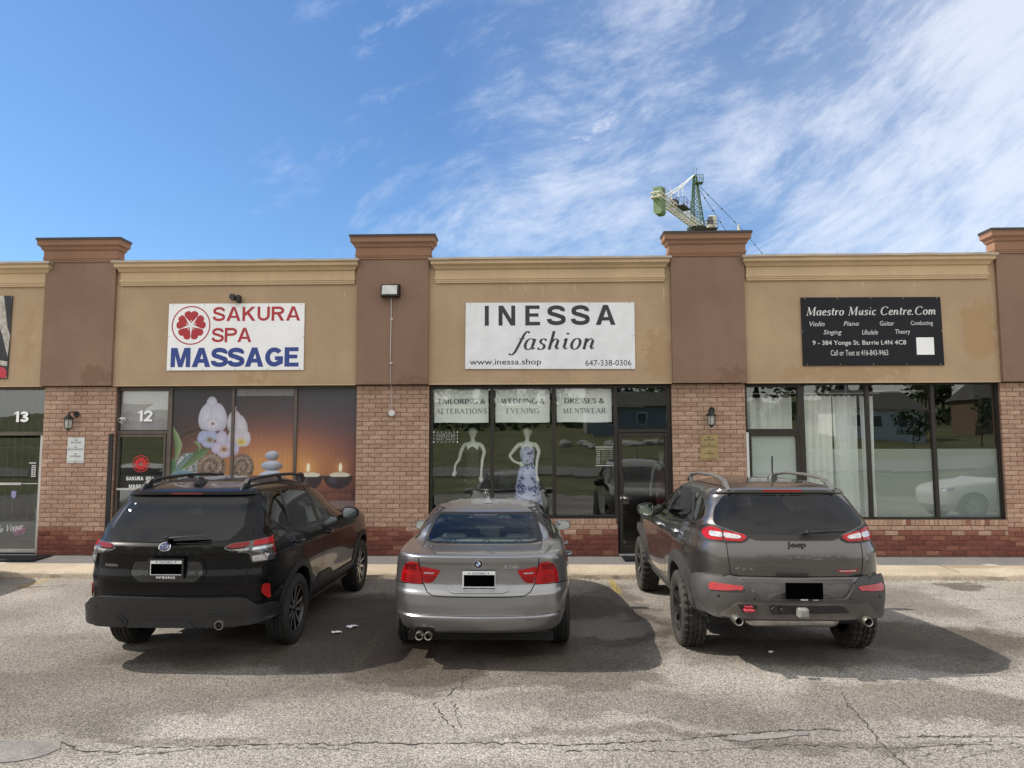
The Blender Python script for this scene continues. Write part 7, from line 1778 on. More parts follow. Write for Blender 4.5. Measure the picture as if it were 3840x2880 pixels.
    for cx, cy, rx, dep in ((1560, 965, 145, 150), (1858, 965, 152, 135)):
        d, u, v = ell(cx, cy, rx, dep); put(soft(d, 12)*(pz > cy), (52, 42, 48)); d2, u2, v2 = ell(cx-rx*.35, cy+dep*.35, rx*.28, dep*.25); put(soft(d2, 1.2)*.35*(pz > cy+8), (110, 112, 150))
        d, u, v = ell(cx, cy, rx, 13); put(soft(d, 6), (146, 104, 84)); d, u, v = ell(cx+18, cy-4, rx*.68, 26); put(soft(d, 8)*(pz < cy+12), (214, 216, 206)); 
        fx_ = cx-(6 if cx < 1700 else -24); d, u, v = ell(fx_, 890, 150, 150); put(np.clip(1-d, 0, 1)**2*.55, (250, 190, 120)); d, u, v = ell(fx_, 890, 17, 50); put(soft(d, 3), (255, 250, 225)); put(((np.abs(px-fx_) < 3) & (pz > 925) & (pz < 950)).astype(float), (90, 80, 90))
    put((pz > 1215).astype(float)*.5*(px > 1500), (150, 140, 142))
    return s2l(np.clip(c, 0, 255)*.93)
mm = bpy.data.materials.new('mural_print'); mm.use_nodes = True; pb = mm.node_tree.nodes['Principled BSDF']; pb.inputs['Roughness'].default_value = .38; pb.inputs['Specular IOR Level'].default_value = .45
at = mm.node_tree.nodes.new('ShaderNodeAttribute'); at.attribute_name = 'print'; mm.node_tree.links.new(at.outputs['Color'], pb.inputs['Base Color'])
for x0, x1 in ((-6.043, -5.037), (-4.983, -3.977), (-3.923, -2.922)):
    z0, z1 = .782*K, 2.888*K; a, b = x0*K, x1*K; nx, nz = 100, 205
    X, Z = np.meshgrid(np.linspace(a, b, nx+1), np.linspace(z0, z1, nz+1))
    V_ = np.stack([X, np.full_like(X, .112), Z], -1).reshape(-1, 3); idx = np.arange((nx+1)*(nz+1)).reshape(nz+1, nx+1)
    Fq = np.stack([idx[:-1, :-1], idx[:-1, 1:], idx[1:, 1:], idx[1:, :-1]], -1).reshape(-1, 4)
    me = bpy.data.meshes.new('mural_pane'); me.from_pydata((V_-np.array(U12.location)).tolist(), [], Fq.tolist())
    colr = mural(145+(X/K+6.04)*608, 85+(2.885-Z/K)*608).reshape(-1, 3)
    ca = me.color_attributes.new('print', 'FLOAT_COLOR', 'POINT'); ca.data.foreach_set('color', np.concatenate([colr, np.ones((len(colr), 1))], 1).astype(np.float32).ravel())
    me.materials.append(mm); o = bpy.data.objects.new('mural_pane', me); C.objects.link(o); o.parent = U12

# door mats
M['mat'] = mat('rubber_mat', (.014, .015, .018), .9, var=.4, vs=30, bump=.5, bs=200)
tag(build('door_mat', MB().cbox(-9.6, -8.28, -.52, .0, .125, .15, .006), M['mat'], origin=(-8.9, -.25, .13)), 'black rubber mat before the hair studio door', 'door mat')
tag(build('door_mat', MB().cbox(1.52, 2.38, -.40, .0, .125, .152, .006), M['mat'], origin=(1.95, -.2, .13)), 'black rubber mat before the fashion shop door', 'door mat')
# litter
def litter(x, y, s, rz, label):
    mb = MB(); n = 7
    for j in range(n+1):
        for i in range(n+1): u, v = i/n-.5, j/n-.5; mb.v.append((u*s*1.5, v*s, .012+.018*random.random()*(1-abs(u))))
    for j in range(n):
        for i in range(n): a = j*(n+1)+i; mb.f.append([a, a+1, a+n+2, a+n+1]); mb.m.append(0)
    o = build('crumpled_tissue', mb, M['white'], local=True); o.location = (x, y, 0); o.rotation_euler = (0, 0, rz); tag(o, label, 'litter', 'paper scraps on the asphalt')
litter(-2.13, -4.42, .07, .3, 'small crumpled white tissue on asphalt, nearer the black car tyre'); litter(-2.02, -4.17, .08, .8, 'flattened white tissue lying between black car and silver car')
litter(2.33, -5.08, .035, .5, 'tiny white scrap in the shade behind the grey car')

# ------------------------------------------------------------------ mannequins
M['skin'] = mat('pale_mannequin', (.72, .78, .75), .35, coat=.2)
def skin_body(name, parent, joints, edges, m, root=0, sub=2):
    me = bpy.data.meshes.new(name); me.from_pydata([j[:3] for j in joints], edges, []); o = bpy.data.objects.new(name, me); C.objects.link(o)
    md = o.modifiers.new('s', 'SKIN'); md.use_smooth_shade = True
    for i, j in enumerate(joints):
        v = me.skin_vertices[0].data[i]; v.radius = (j[3], j[4] if len(j) > 4 else j[3]); v.use_root = (i == root)
    o.modifiers.new('u', 'SUBSURF').levels = sub
    res = bpy.data.meshes.new_from_object(o.evaluated_get(bpy.context.evaluated_depsgraph_get())); o.modifiers.clear(); o.data = res; bpy.data.meshes.remove(me)
    res.materials.clear(); res.materials.append(m); res.name = name; res.polygons.foreach_set('use_smooth', [True]*len(res.polygons)); o.parent = parent
    return o
def hand_pts(J, E_, wr, d, side, s=1.0):
    """palm and five fingers continuing from the wrist index in direction d"""
    w_ = Vector(J[wr][:3]); d = Vector(d).normalized(); u = d.cross(Vector((0, 1, 0))).normalized()*side
    if u.length < .1: u = Vector((1, 0, 0))
    palm = w_+d*.045*s; J.append((*palm, .026*s, .016*s)); p = len(J)-1; E_.append((wr, p))
    for k_, (off, L) in enumerate(((-.024, .060), (-.008, .072), (.008, .066), (.023, .052))):
        b = palm+d*.030*s+u*off*s; J.append((*b, .0095*s)); i0 = len(J)-1; E_.append((p, i0))
        m_ = b+d*L*.5*s+Vector((0, -.006, 0)); J.append((*m_, .0085*s)); E_.append((i0, i0+1)); t = b+d*L*s+Vector((0, .008, 0)); J.append((*t, .0065*s)); E_.append((i0+1, i0+2))
    b = palm-u*.030*s+d*.002; J.append((*b, .010*s)); i0 = len(J)-1; E_.append((p, i0)); t = b-u*.016*s+d*.034*s; J.append((*t, .0075*s)); E_.append((i0, i0+1))
def mannequin(label, loc, rz, arms, dress, dress_m, head_turn=0.0, fz=0.0, skin='skin'):
    o = thing('mannequin', label, 'mannequin', loc, rz, 'mannequins in the fashion shop')
    J = [(0, 0, .96, .125, .095), (0, 0, 1.10, .098, .080), (0, 0, 1.25, .115, .085), (0, .01, 1.385, .105, .070), (0, .01, 1.455, .044, .046), (0, .0, 1.52, .040, .042),
         (0, -.010, 1.565, .066, .082), (0, -.008, 1.64, .092, .110), (0, .008, 1.70, .082, .098)]
    E_ = [(0, 1), (1, 2), (2, 3), (3, 4), (4, 5), (5, 6), (6, 7), (7, 8)]
    for s, arm in zip((-1, 1), arms):
        b = len(J); J += [(s*.155, .01, 1.40, .048, .048)]; E_.append((3, b))
        for k_, (x, y, z, r_) in enumerate(arm): J.append((x, y, z, r_, r_*.9)); E_.append((len(J)-2, len(J)-1))
        a_, b_ = Vector(arm[-2][:3]), Vector(arm[-1][:3]); hand_pts(J, E_, len(J)-1, (b_-a_) if s > 0 or True else None, s)
    for s in (-1, 1):
        b = len(J); J += [(s*.085, 0, .88, .085, .085), (s*.08, -.01, .50, .055, .055), (s*.075, .01, .12, .034, .034), (s*.075, -.05, .03, .035, .025), (s*.078, -.13, .015, .028, .018)]; E_ += [(0, b), (b, b+1), (b+1, b+2), (b+2, b+3), (b+3, b+4)]
    skin_body('figure', o, J, E_, M[skin])
    c_, s_ = math.cos(head_turn), math.sin(head_turn)
    def hp(x, y, z):
        y -= .020; x *= 1.1; return (x*c_-y*s_, x*s_+y*c_-.008, z)
    mb = MB(); mb.tube([hp(0, -.088, 1.655), hp(0, -.103, 1.625), hp(0, -.108, 1.612), hp(0, -.092, 1.604)], [.006, .010, .011, .005], 8); build('nose', mb, M[skin], o, smooth=60, local=True)
    for s in (-1, 1):
        mb = MB(); mb.ball(hp(s*.033, -.080, 1.650), (.014, .006, .006), 10, 6); build('eye', mb, M['dark_print'], o, smooth=60, local=True)
        mb = MB(); mb.tube([hp(s*.018, -.089, 1.668), hp(s*.035, -.086, 1.674), hp(s*.050, -.076, 1.668)], .0025, 5); build('eyebrow', mb, M['dark_print'], o, local=True)
        mb = MB(); mb.ball(hp(s*.078, .0, 1.635), (.008, .018, .028), 8, 6); build('ear', mb, M[skin], o, smooth=60, local=True)
    mb = MB(); mb.ball(hp(0, -.090, 1.580), (.020, .007, .006), 10, 6); build('lips', mb, M['dark_print'] if dress != 'floral' else mat('pale_lips', (.35, .3, .3), .4), o, smooth=60, local=True)
    # dress: rings from the bust to the hem
    mb = MB(); n = 56; rings = []
    prof = {'floral': [(1.375, .075, .062), (1.33, .120, .088), (1.25, .142, .105), (1.15, .128, .098), (1.07, .112, .090), (1.04, .110, .088), (1.0, .135, .105), (.90, .168, .128), (.70, .200, .16), (.45, .235, .19), (.20, .27, .22), (.05, .29, .24)],
            'black': [(1.385, .060, .058), (1.34, .105, .082), (1.27, .132, .100), (1.15, .115, .090), (1.05, .112, .088), (.95, .140, .108), (.85, .150, .118), (.65, .150, .12), (.40, .165, .14), (.10, .20, .17)],
            'short': [(1.385, .060, .058), (1.30, .13, .10), (1.10, .108, .088), (.90, .145, .115), (.60, .15, .125)]}[dress]
    zs = np.linspace(prof[0][0], prof[-1][0], 40); px_ = np.interp(-zs, [-p[0] for p in prof], [p[1] for p in prof]); py_ = np.interp(-zs, [-p[0] for p in prof], [p[2] for p in prof])
    for z, rx, ry in zip(zs, px_, py_):
        fold = np.clip((1.0-z)*.9, 0, 1)*(.10 if dress == 'floral' else .03) + (.012 if dress == 'black' else 0)
        rings.append([(rx*(1+fold*math.sin(a*13+z*1.5)+fold*.5*math.sin(a*7+2))*math.cos(a), ry*(1+fold*math.sin(a*13+z*1.5))*math.sin(a)+(.006*math.sin(z*60) if dress == 'black' and z < 1.15 else 0), z) for a in [2*math.pi*i/n for i in range(n)]])
    d = build('dress', mb.loft(rings, caps=False), dress_m, o, smooth=70, local=True)
    mb = MB()
    for s in (-1, 1): mb.tube([(s*.05, -.060, 1.37), (s*.052, -.045, 1.42), (s*.048, .0, 1.455), (s*.03, .045, 1.44)], .007, 6)
    build('halter_strap', mb, dress_m, d, local=True)
    if dress == 'floral': build('belt', MB().lathe([(.113, 1.03), (.120, 1.045), (.113, 1.06)], n=40), mat('belt_grey', (.20, .22, .32), .7), d, local=True)
    build('stand', MB().lathe([(0, .012), (.16, .010), (.17, 0)], n=28).tube([(0, .05, 0), (0, .05, .5)], .01, 8), M['alu'], o, smooth=40, local=True)
    return o
def floral():
    m = bpy.data.materials.new('blue_floral_print'); m.use_nodes = True; t = NT(m.node_tree); t.n.clear(); tc = t.N('ShaderNodeTexCoord', out=3)
    wv = t.V('ADD', tc, t.V('SCALE', t.noise(tc, 14, 3, .6, out=1), scale=.06)); v1 = t.N('ShaderNodeTexVoronoi', {'Vector': wv, 'Scale': 9.5}); v2 = t.N('ShaderNodeTexVoronoi', {'Vector': wv, 'Scale': 26.0}); n = t.noise(tc, 3.2, 2, .5)
    f = t.M('MULTIPLY', t.ramp(v1, .62, .42), t.M('MULTIPLY', t.ramp(v2, .75, .45), t.ramp(n, .40, .48)))
    c = t.mix(f, (.50, .54, .80), (.035, .05, .19)); p = t.N('ShaderNodeBsdfPrincipled', {'Base Color': c, 'Roughness': .8}); t.N('ShaderNodeOutputMaterial', {'Surface': p}, out=None); return m
arm_down = lambda s, ox=.10, wz=.90, hx=.0: [(s*.215, .0, 1.27, .040), (s*(.19+ox*.45), .0, 1.13, .034), (s*(.19+ox), -.03, wz+.08, .026), (s*(.20+ox+hx), -.05, wz, .022)]
mannequin('pale mannequin in black halter dress looking straight out of the first window', (-1.07, .62, .64), 0, (arm_down(-1, .12, .96), arm_down(1, -.03, .86, -.01)), 'black', mat('black_crepe', (.018, .018, .018), .8, bump=.3, bs=60))
hip = [(-.24, .0, 1.30, .040), (-.325, .03, 1.19, .034), (-.25, -.05, 1.10, .027), (-.18, -.08, 1.07, .022)]
mannequin('bald mannequin wearing a long white and blue floral dress, one hand on hip', (-.08, .62, .64), 0, (hip, arm_down(1, -.03, .86, -.0)), 'floral', floral(), head_turn=R(38))
mannequin('dim mannequin in a dark dress standing behind the floral one', (-.62, 1.9, .17), 0, (arm_down(-1), arm_down(1)), 'black', mat('dark_navy_cloth', (.01, .01, .016), .8), skin='blackmatte')
mannequin('small mannequin in crimson dress seen through the fashion shop door', (2.80, 3.2, .17), .3, (arm_down(-1), arm_down(1)), 'short', mat('crimson_cloth', (.22, .01, .05), .7))

# ------------------------------------------------------------------ tower crane far behind
def bars(mb, pairs, r=.08, n=5, mi=0):
    for a, b in pairs: mb.tube([a, b], r, n, mi)
cg = mat('crane_green', (.06, .125, .065), .6, var=.15, vs=1); cgl = mat('counterweight_green', (.14, .22, .105), .7, var=.12, vs=1); cw = mat('crane_white', (.62, .60, .52), .6, var=.08, vs=1); cd = mat('crane_dark', (.03, .03, .03), .7)
crane = thing('tower_crane', 'green and white tower crane rising behind the brown pilaster', 'crane', (28.7, 108, 0))
root_ = Vector((28.7, 108, 39.3)); ax = Vector((18.75-28.7, 92-108, 0)).normalized(); sd = Vector((ax.y, -ax.x, 0)); Lc = 18.9
def CP(u, v, w_=0): p = root_+ax*u+sd*v+Vector((0, 0, w_)); return (p.x, p.y, p.z)
mb = MB()
for v in (-.72, .72):
    for w_ in (-.35, .35): bars(mb, [(CP(-1, v, w_), CP(Lc, v, w_))], .13)
    for i in range(15): u = Lc*i/15; bars(mb, [(CP(u, v, -.35 if i % 2 else .35), CP(u+Lc/15, v, .35 if i % 2 else -.35))], .06)
for i in range(16): u = Lc*i/15; bars(mb, [(CP(u, -.72, -.35), CP(u, .72, -.35)), (CP(u, -.72, -.35), CP(min(Lc, u+Lc/15), .72, -.35)), (CP(u, .72, -.35), CP(min(Lc, u+Lc/15), -.72, -.35))], .06)
for w_ in (-.35, .35): bars(mb, [(CP(Lc, -.75, w_), CP(Lc, .75, w_))], .13)
bars(mb, [(CP(Lc, -.72, -.3), CP(Lc, 0, .3)), (CP(Lc, 0, .3), CP(Lc, .72, -.3))], .07)
build('counter_jib', mb, cw, crane, kind=None)
for i in range(4):
    mb = MB(); u0 = Lc-1.15-i*.42; rings = []
    for w_, k_ in ((-2.75, .40), (-2.35, .68), (1.38, .68), (1.40, .66)): rings.append([CP(u0, -k_, w_), CP(u0, k_, w_), CP(u0+.36, k_, w_), CP(u0+.36, -k_, w_)])
    build('counterweight', mb.loft(rings), cgl, crane)
for v in (-.8, .8):
    mb = MB(); P = [CP(u, v, .35) for u in np.linspace(1, Lc-1.5, 14)]; Q = [(p[0], p[1], p[2]+1.05) for p in P]; bars(mb, list(zip(P, Q)), .03, 4); bars(mb, list(zip(Q[:-1], Q[1:])), .03, 4); build('handrail', mb, cd, crane)
mb = MB(); a, b = 9.2, 12.2
mb.loft([[CP(a, -2.0, -.1), CP(b, -2.0, -.1), CP(b, -.75, -.1), CP(a, -.75, -.1)], [CP(a, -2.0, .05), CP(b, -2.0, .05), CP(b, -.75, .05), CP(a, -.75, .05)]]); 
for q_ in ((a, -2.0), (b, -2.0), (a, -.8), (b, -.8), ((a+b)/2, -2.0)): bars(mb, [(CP(*q_, 0), CP(*q_, 1.25))], .04, 4)
bars(mb, [(CP(a, -2, 1.25), CP(b, -2, 1.25)), (CP(b, -2, 1.25), CP(b, -.8, 1.25)), (CP(a, -2, 1.25), CP(a, -.8, 1.25)), (CP(a, -2, .7), CP(b, -2, .7))], .04, 4)
mb.loft([[CP(10.2, -.5, .4), CP(11.6, -.5, .4), CP(11.6, .5, .4), CP(10.2, .5, .4)], [CP(10.2, -.5, 1.4), CP(11.6, -.5, 1.4), CP(11.6, .5, 1.4), CP(10.2, .5, 1.4)]])
build('winch_platform', mb, cd, crane)
# tower head: tapering lattice
top = Vector((28.45, 108, 48.3)); mb = MB(); base4 = [Vector(CP(-.8+.0, v, .3)) for v in (-.9, .9)]+[Vector(CP(1.0, v, .3)) for v in (.9, -.9)]
top4 = [top+(p-Vector(CP(.1, 0, .3)))*.22-Vector((0, 0, .0)) for p in base4]
for k_ in range(4):
    a, b, c_, d = base4[k_], top4[k_], base4[(k_+1) % 4], top4[(k_+1) % 4]; bars(mb, [(a, b)], .13, 6)
    for i in range(9): t0, t1 = i/9, (i+1)/9; bars(mb, [(a.lerp(b, t0), c_.lerp(d, t1)), (a.lerp(b, t1), c_.lerp(d, t1))], .055, 4)
build('tower_head', mb, cg, crane)
mb = MB(); c0 = Vector((28.95, 107.2, 46.7))
mb.loft([[c0+Vector((x, y, z)) for x, y in ((-.65, -.5), (.65, -.5), (.65, .7), (-.65, .7))] for z in (-.12, 0)])
for x, y in ((-.65, -.5), (.65, -.5), (.65, .7), (0, -.5), (-.65, .7)): bars(mb, [(c0+Vector((x, y, 0)), c0+Vector((x, y, 1.25)))], .04, 4)
for z in (.65, 1.25): bars(mb, [(c0+Vector((-.65, -.5, z)), c0+Vector((.65, -.5, z))), (c0+Vector((.65, -.5, z)), c0+Vector((.65, .7, z)))], .04, 4)
build('top_platform', mb, cg, crane)
mb = MB(); bars(mb, [((28.2, 108, 48.3), (28.2, 108, 50.0)), ((28.75, 108, 48.2), (28.8, 108, 49.5))], .025, 4); mb.ball((28.8, 108, 49.5), .09, 8, 6); build('aerial', mb, cd, crane)
mb = MB(); A0 = top+Vector((-.1, 0, .1))
for v in (-.75, .75):
    B0 = Vector(CP(Lc-3.4, v, .4)); m1 = A0.lerp(B0, .48)+Vector((0, 0, -.25)); bars(mb, [(A0, m1), (m1, B0)], .10, 6)
    bars(mb, [(m1, m1-Vector((0, 0, 1.7)))], .07, 5)
for t in (.48, .72, .9): bars(mb, [(A0.lerp(Vector(CP(Lc-3.4, -.75, .4)), t)-Vector((0, 0, .2)), A0.lerp(Vector(CP(Lc-3.4, .75, .4)), t)-Vector((0, 0, .2)))], .07, 5)
for v in (-.75, .75):
    q_ = Vector(CP(Lc-4.6, v, .4)); bars(mb, [(q_, q_+Vector((0, 0, 1.6)))], .07, 5)
build('tie_bars', mb, mat('crane_bright_white', (.75, .76, .76), .5), crane)
mb = MB(); mb.lathe([(1.7, -.35), (1.75, -.5), (1.6, -1.1), (1.35, -1.4)], tuple(root_), n=24); mb.lathe([(0, -.35), (1.7, -.35)], tuple(root_), n=24); build('slewing_ring', mb, cd, crane)
mb = MB()
for k_ in range(24): a = 2*math.pi*k_/24; bars(mb, [((root_.x+1.75*math.cos(a), root_.y+1.75*math.sin(a), root_.z-1.15), (root_.x+1.75*math.cos(a), root_.y+1.75*math.sin(a), root_.z-.2))], .05, 4)
build('ring_bolts', mb, cg, crane, kind='stuff')
cab = build('cab', MB().cbox(29.8, 31.1, 104.6, 106.4, 38.0, 40.1, .12), cw, crane); build('cab_window', MB().box(29.78, 30.45, 104.56, 104.6, 38.7, 39.9).box(29.76, 29.8, 104.7, 106.0, 38.7, 39.9), M['lens_smoke'], cab)
mb = MB(); mb.box(29.0, 31.2, 104.2, 106.6, 37.75, 37.9)
for x, y in ((29.0, 104.2), (29.7, 104.2), (30.4, 104.2), (31.2, 104.2)): bars(mb, [((x, y, 37.9), (x, y, 39.1))], .04, 4)
bars(mb, [((29, 104.2, 39.1), (31.2, 104.2, 39.1)), ((29, 104.2, 38.5), (31.2, 104.2, 38.5))], .04, 4); build('cab_platform', mb, cd, crane)
mb = MB(); f_ = -ax
for a, b in (((29.1, 108.6, 46.9), (43.0, 130, 45.25)), ((43.0, 130, 45.25), (53.5, 148, 44.2)), ((29.3, 108.6, 46.0), (37.3, 122, 42.9)), ((37.3, 122, 42.9), (44.8, 134, 40.3))):
    bars(mb, [(a, b)], .045, 5)
    for t in (.2, .5, .8): p = Vector(a).lerp(Vector(b), t); mb.ball(tuple(p), .16, 6, 4)
build('pendant_rope', mb, cd, crane)
build('jib_post', MB().tube([(41.5, 128, 39.5), (41.62, 128, 45.8)], .2, 6).tube([(42.6, 129, 39.5), (41.75, 128.2, 45.6)], .14, 6), cw, crane)
mb = MB(); ln = 46
def JP(u, v, w_): p = root_-ax*u+sd*v+Vector((0, 0, w_)); return (p.x, p.y, p.z)
for v, w_ in ((-.7, -.4), (.7, -.4), (0, .9)): bars(mb, [(JP(0, v, w_), JP(ln, v, w_))], .11, 5)
for i in range(30):
    u = ln*i/30; bars(mb, [(JP(u, -.7, -.4), JP(u+ln/60, 0, .9)), (JP(u+ln/60, 0, .9), JP(u+ln/30, -.7, -.4)), (JP(u, .7, -.4), JP(u+ln/60, 0, .9)), (JP(u, -.7, -.4), JP(u+ln/30, .7, -.4))], .05, 4)
build('jib', mb, cw, crane)
mb = MB()
for x in (-.9, .9):
    for y in (-.9, .9): bars(mb, [((28.7+x, 108+y, -.3), (28.7+x, 108+y, 38.0))], .13, 5)
for i in range(21):
    z = i*1.8
    for a, b in (((-.9, -.9), (.9, -.9)), ((.9, -.9), (.9, .9)), ((.9, .9), (-.9, .9)), ((-.9, .9), (-.9, -.9))): bars(mb, [((28.7+a[0], 108+a[1], z), (28.7+b[0], 108+b[1], z+1.8))], .06, 4)
build('mast', mb, cg, crane)

# ------------------------------------------------------------------ cars out of frame that the glass and the ground show
def plain_car(name, label, loc, rz, paint):
    car = thing(name, label, 'car', loc, rz)
    rows = [(.24, -.80, 3.50, .80, .9, .9), (.45, -.93, 3.72, .90, 1, 1), (.70, -.93, 3.74, .92, 1, 1), (.90, -.92, 3.60, .915, 1, 1), (1.0, -.92, 3.20, .90, 1, 1), (1.06, -.86, 2.75, .875, 1, 1), (1.12, -.75, 2.45, .845, .9, 1), (1.25, -.52, 2.12, .78, .8, .8), (1.42, -.12, 1.70, .69, .7, .7),
            (1.52, .22, 1.40, .61, .6, .6), (1.58, .50, 1.18, .48, .4, .4), (1.61, .70, 1.0, .30, .2, .2), (1.62, .82, .92, .05, .1, .1)]
    sh = Shell(rows, lambda y, z: .02*gauss(z, .7, .2)*(gauss(y, 0, .42)+gauss(y, 2.89, .42)), nz=60, ns=64)
    sw = [(-.35, 1.18), (.35, 1.50), (.98, 1.545), (1.75, 1.36), (2.22, 1.08), (.9, 1.08), (-.2, 1.12)]
    pr = [MB().prism(rounded(sw, .04), 'x', -1.3, 1.3)]+arch_prisms(0, .40, .36)+arch_prisms(2.89, .40, .36)
    cut_body('body', sh, [paint, M['cabin']], car, pr)
    for s in (1, -1): emb(car, sh, 'side_window', [[(x*1.01, z) for x, z in sw]], M['tint'], axis='x', side=s, off=.001, th=.006, rnd=.04); side_mirror(car, s, s*.88, 1.85, 1.06, paint, .19, .13)
    emb(car, sh, 'windscreen', [[(-.72, 1.12), (.72, 1.12), (.55, 1.52), (-.55, 1.52)]], M['black'], axis='f', off=.003, th=.006); emb(car, sh, 'rear_window', [[(-.72, 1.14), (.72, 1.14), (.5, 1.52), (-.5, 1.52)]], M['black'], off=.003, th=.006)
    mb = MB()
    for s in (1, -1):
        for pts in ([(2.2, 1.07), (2.3, .9), (2.25, .4)], [(1.02, 1.06), (1.0, .4)], [(-.05, 1.1), (.2, .85), (.4, .5)]): seam(sh, pts, 'x', side=s, mb=mb, wdt=.008)
    seams_obj(car, mb)
    for s in (1, -1):
        emb(car, sh, 'headlight', [[(s*.86, .86), (s*.58, .84), (s*.60, .78), (s*.86, .76)]], M['lens_clear'], axis='f', off=.006, th=.01); emb(car, sh, 'tail_light', [[(s*.86, .98), (s*.5, .99), (s*.5, .92), (s*.86, .90)]], M['lens_red'], off=.006, th=.01)
        h, n = sh.hit(1.2, .93, 'x', side=s); build('door_handle', MB().cbox(*sorted((h.x, h.x+s*.012)), 1.12, 1.30, .92, .94, .003), M['chrome'], car, local=True)
        wheel(car, s*.80, 0, .36, .235, s, 'y'); wheel(car, s*.80, 2.89, .36, .235, s, 'y')
    build('underbody', MB().box(-.76, .76, -.6, 3.2, .22, .28), M['blackmatte'], car, local=True)
    return car
wp = mat('white_car_paint', (.72, .73, .73), .25, coat=1.0)
plain_car('white_car', 'white fastback car waiting across the lane, mirrored in the music school glass', (14.5, -7.55, 0), R(90), wp)
plain_car('white_car', 'white car in the bay before the hair studio, mirrored in its door', (-9.05, -4.9, 0), 0, wp)

# ------------------------------------------------------------------ across the street: trees, houses, boulders (seen in the glass)
def tree(x, y, h, seed, kind):
    r_ = random.Random(seed); z0 = hill_h(x, y)
    o = thing('tree', '', 'tree', (x, y, z0), group='trees on the hillside across the street')
    mb = MB(); mb.tube([(x, y, z0-.3), (x+r_.uniform(-.2, .2), y, z0+h*.35), (x+r_.uniform(-.3, .3), y, z0+h*.8)], [h*.03, h*.02, h*.008], 7)
    for k_ in range(5): a = r_.random()*6.3; z1 = z0+h*r_.uniform(.3, .6); mb.tube([(x, y, z1), (x+math.cos(a)*h*.2, y+math.sin(a)*h*.2, z1+h*.2)], [h*.010, h*.004], 5)
    build('trunk', mb, mat('bark', (.08, .06, .045), .9) if 'bark' not in bpy.data.materials else bpy.data.materials['bark'], o)
    mb = MB(); n = 420; cl = [(r_.gauss(0, .19)*h, r_.gauss(0, .19)*h, h*r_.uniform(.42, .95), r_.uniform(.10, .2)*h) for _ in range(11)]
    for i in range(n):
        if kind == 'conifer': t = r_.random()**.7; a = r_.random()*6.3; rr = (1-t)*h*.22*r_.uniform(.6, 1.05); c_ = Vector((x+math.cos(a)*rr, y+math.sin(a)*rr, z0+h*(.12+.88*t)))
        else:
            q_ = r_.choice(cl); d = Vector((r_.gauss(0, 1), r_.gauss(0, 1), r_.gauss(0, 1))).normalized()*q_[3]*r_.uniform(.7, 1.05); c_ = Vector((x+q_[0], y+q_[1], z0+q_[2]))+d
        s = h*r_.uniform(.022, .05); u = Vector((r_.gauss(0, 1), r_.gauss(0, 1), r_.gauss(0, .5))).normalized(); v = u.cross(Vector((r_.gauss(0, 1), r_.gauss(0, 1), 1))).normalized()
        mb.add([c_+u*s, c_+v*s, c_-u*s, c_-v*s], [(0, 1, 2, 3)])
    build('crown', mb, M['leaf_dark'] if kind == 'conifer' else M['leaf'], o, fix=False)
    return o
for i in range(34):
    x = -42+i*3.7+random.uniform(-1.2, 1.2); y = -92-random.uniform(0, 14); k_ = 'conifer' if random.random() < .35 else 'broad'
    o = tree(x, y, random.uniform(5.5, 8.5)*(1 if x < 45 else 1.2), i, k_); o['label'] = ('dark conifer' if k_ == 'conifer' else 'leafy broad tree')+' in the tree line along the hilltop across the street'
    o['group'] = ('conifers' if k_ == 'conifer' else 'broad trees')+' along the hilltop across the street'
for x, y, h in ((40, -52, 4.2), (44, -50, 3.6), (36, -56, 3.2)): o = tree(x, y, h, int(x), 'broad'); o['label'] = 'young leafy tree on the lawn beyond the street'; o['group'] = 'young trees beyond the street'
mb = MB()
for i in range(2600):
    x = random.uniform(-60, 100); y = -82-random.uniform(0, 10); z = hill_h(x, y)+random.uniform(0, 1.8); s = random.uniform(.25, .6); u = Vector((random.gauss(0, 1), random.gauss(0, 1), random.gauss(0, 1))).normalized(); v = u.cross(Vector((random.random(), 1, .3))).normalized(); c_ = Vector((x, y, z)); mb.add([c_+u*s, c_+v*s, c_-u*s, c_-v*s], [(0, 1, 2, 3)])
build('undergrowth', mb, M['leaf'], kind='stuff', fix=False)
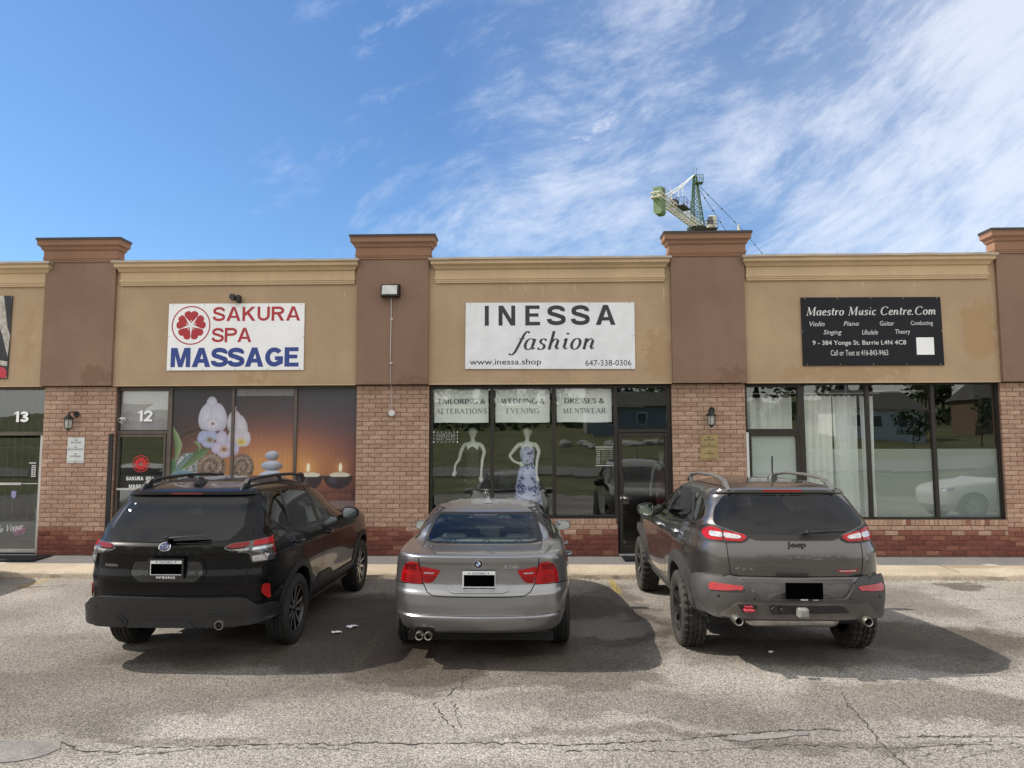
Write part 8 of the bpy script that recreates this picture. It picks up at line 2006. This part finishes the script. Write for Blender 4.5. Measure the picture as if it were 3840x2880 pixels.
def house(label, x, y, wdt, wm, rm, dz=0.0):
    z = hill_h(x, y)+dz; o = thing('house', label, 'house', (x, y, z)); h = 2.9
    build('wall', MB().box(x-wdt/2, x+wdt/2, y-5, y, z-1.5, z+h), wm, o)
    mb = MB(); mb.loft([[(x-wdt/2-.5, y+.5, z+h), (x-wdt/2-.5, y-5.5, z+h), (x-wdt/2+.8, y-2.5, z+h+2.2)], [(x+wdt/2+.5, y+.5, z+h), (x+wdt/2+.5, y-5.5, z+h), (x+wdt/2-.8, y-2.5, z+h+2.2)]]); build('roof', mb, rm, o)
    for k_ in (-.3, 0, .3):
        f = build('window', MB().cbox(x+k_*wdt-.6, x+k_*wdt+.6, y, y+.06, z+.9, z+2.2, .01), M['white'], o); build('window_glass', MB().box(x+k_*wdt-.5, x+k_*wdt+.5, y+.061, y+.066, z+1, z+2.1), M['lens_smoke'], f)
rf = mat('shingle_roof', (.13, .12, .11), .9, var=.2, vs=1)
house('white house with grey hipped roof on the hill across the street', 38, -66, 9, mat('white_siding', (.82, .80, .76), .8), rf, .5)
house('brown brick house further uphill across the street', 55, -70, 9, mat('brown_house_brick', (.22, .14, .10), .9), rf, 1.0)
house('low grey house opposite the fashion shop', 13, -74, 12, mat('grey_siding', (.30, .31, .32), .8), rf, .2)
for i in range(26):
    x = random.gauss(8.5, 2.4); y = -58-random.uniform(0, 3); s = random.uniform(.35, .9); mb = MB(); mb.ball((x, y, hill_h(x, y)+s*.3), (s, s*.8, s*.6), 7, 5); mb.v = [(a+random.gauss(0, .06*s), b+random.gauss(0, .06*s), c_+random.gauss(0, .06*s)) for a, b, c_ in mb.v]
    o = build('boulder', mb, mat('pale_rock', (.45, .43, .39), .9) if 'pale_rock' not in bpy.data.materials else bpy.data.materials['pale_rock'], origin=(x, y, hill_h(x, y))); tag(o, 'pale boulder in the rock pile across the street', 'boulder', 'boulders piled across the street')
o = thing('street_lamp', 'tall grey street lamp by the street, mirrored in the music school glass', 'street lamp', (17, -26, 0))
build('pole', MB().tube([(17, -26, 0), (17, -26, 7.5), (17, -25.2, 8.4), (17, -24, 8.7)], [.11, .08, .06, .05], 10), M['alu'], o, smooth=50); build('lamp_head', MB().cbox(16.85, 17.15, -24.2, -23.4, 8.62, 8.76, .04), M['alu'], o)
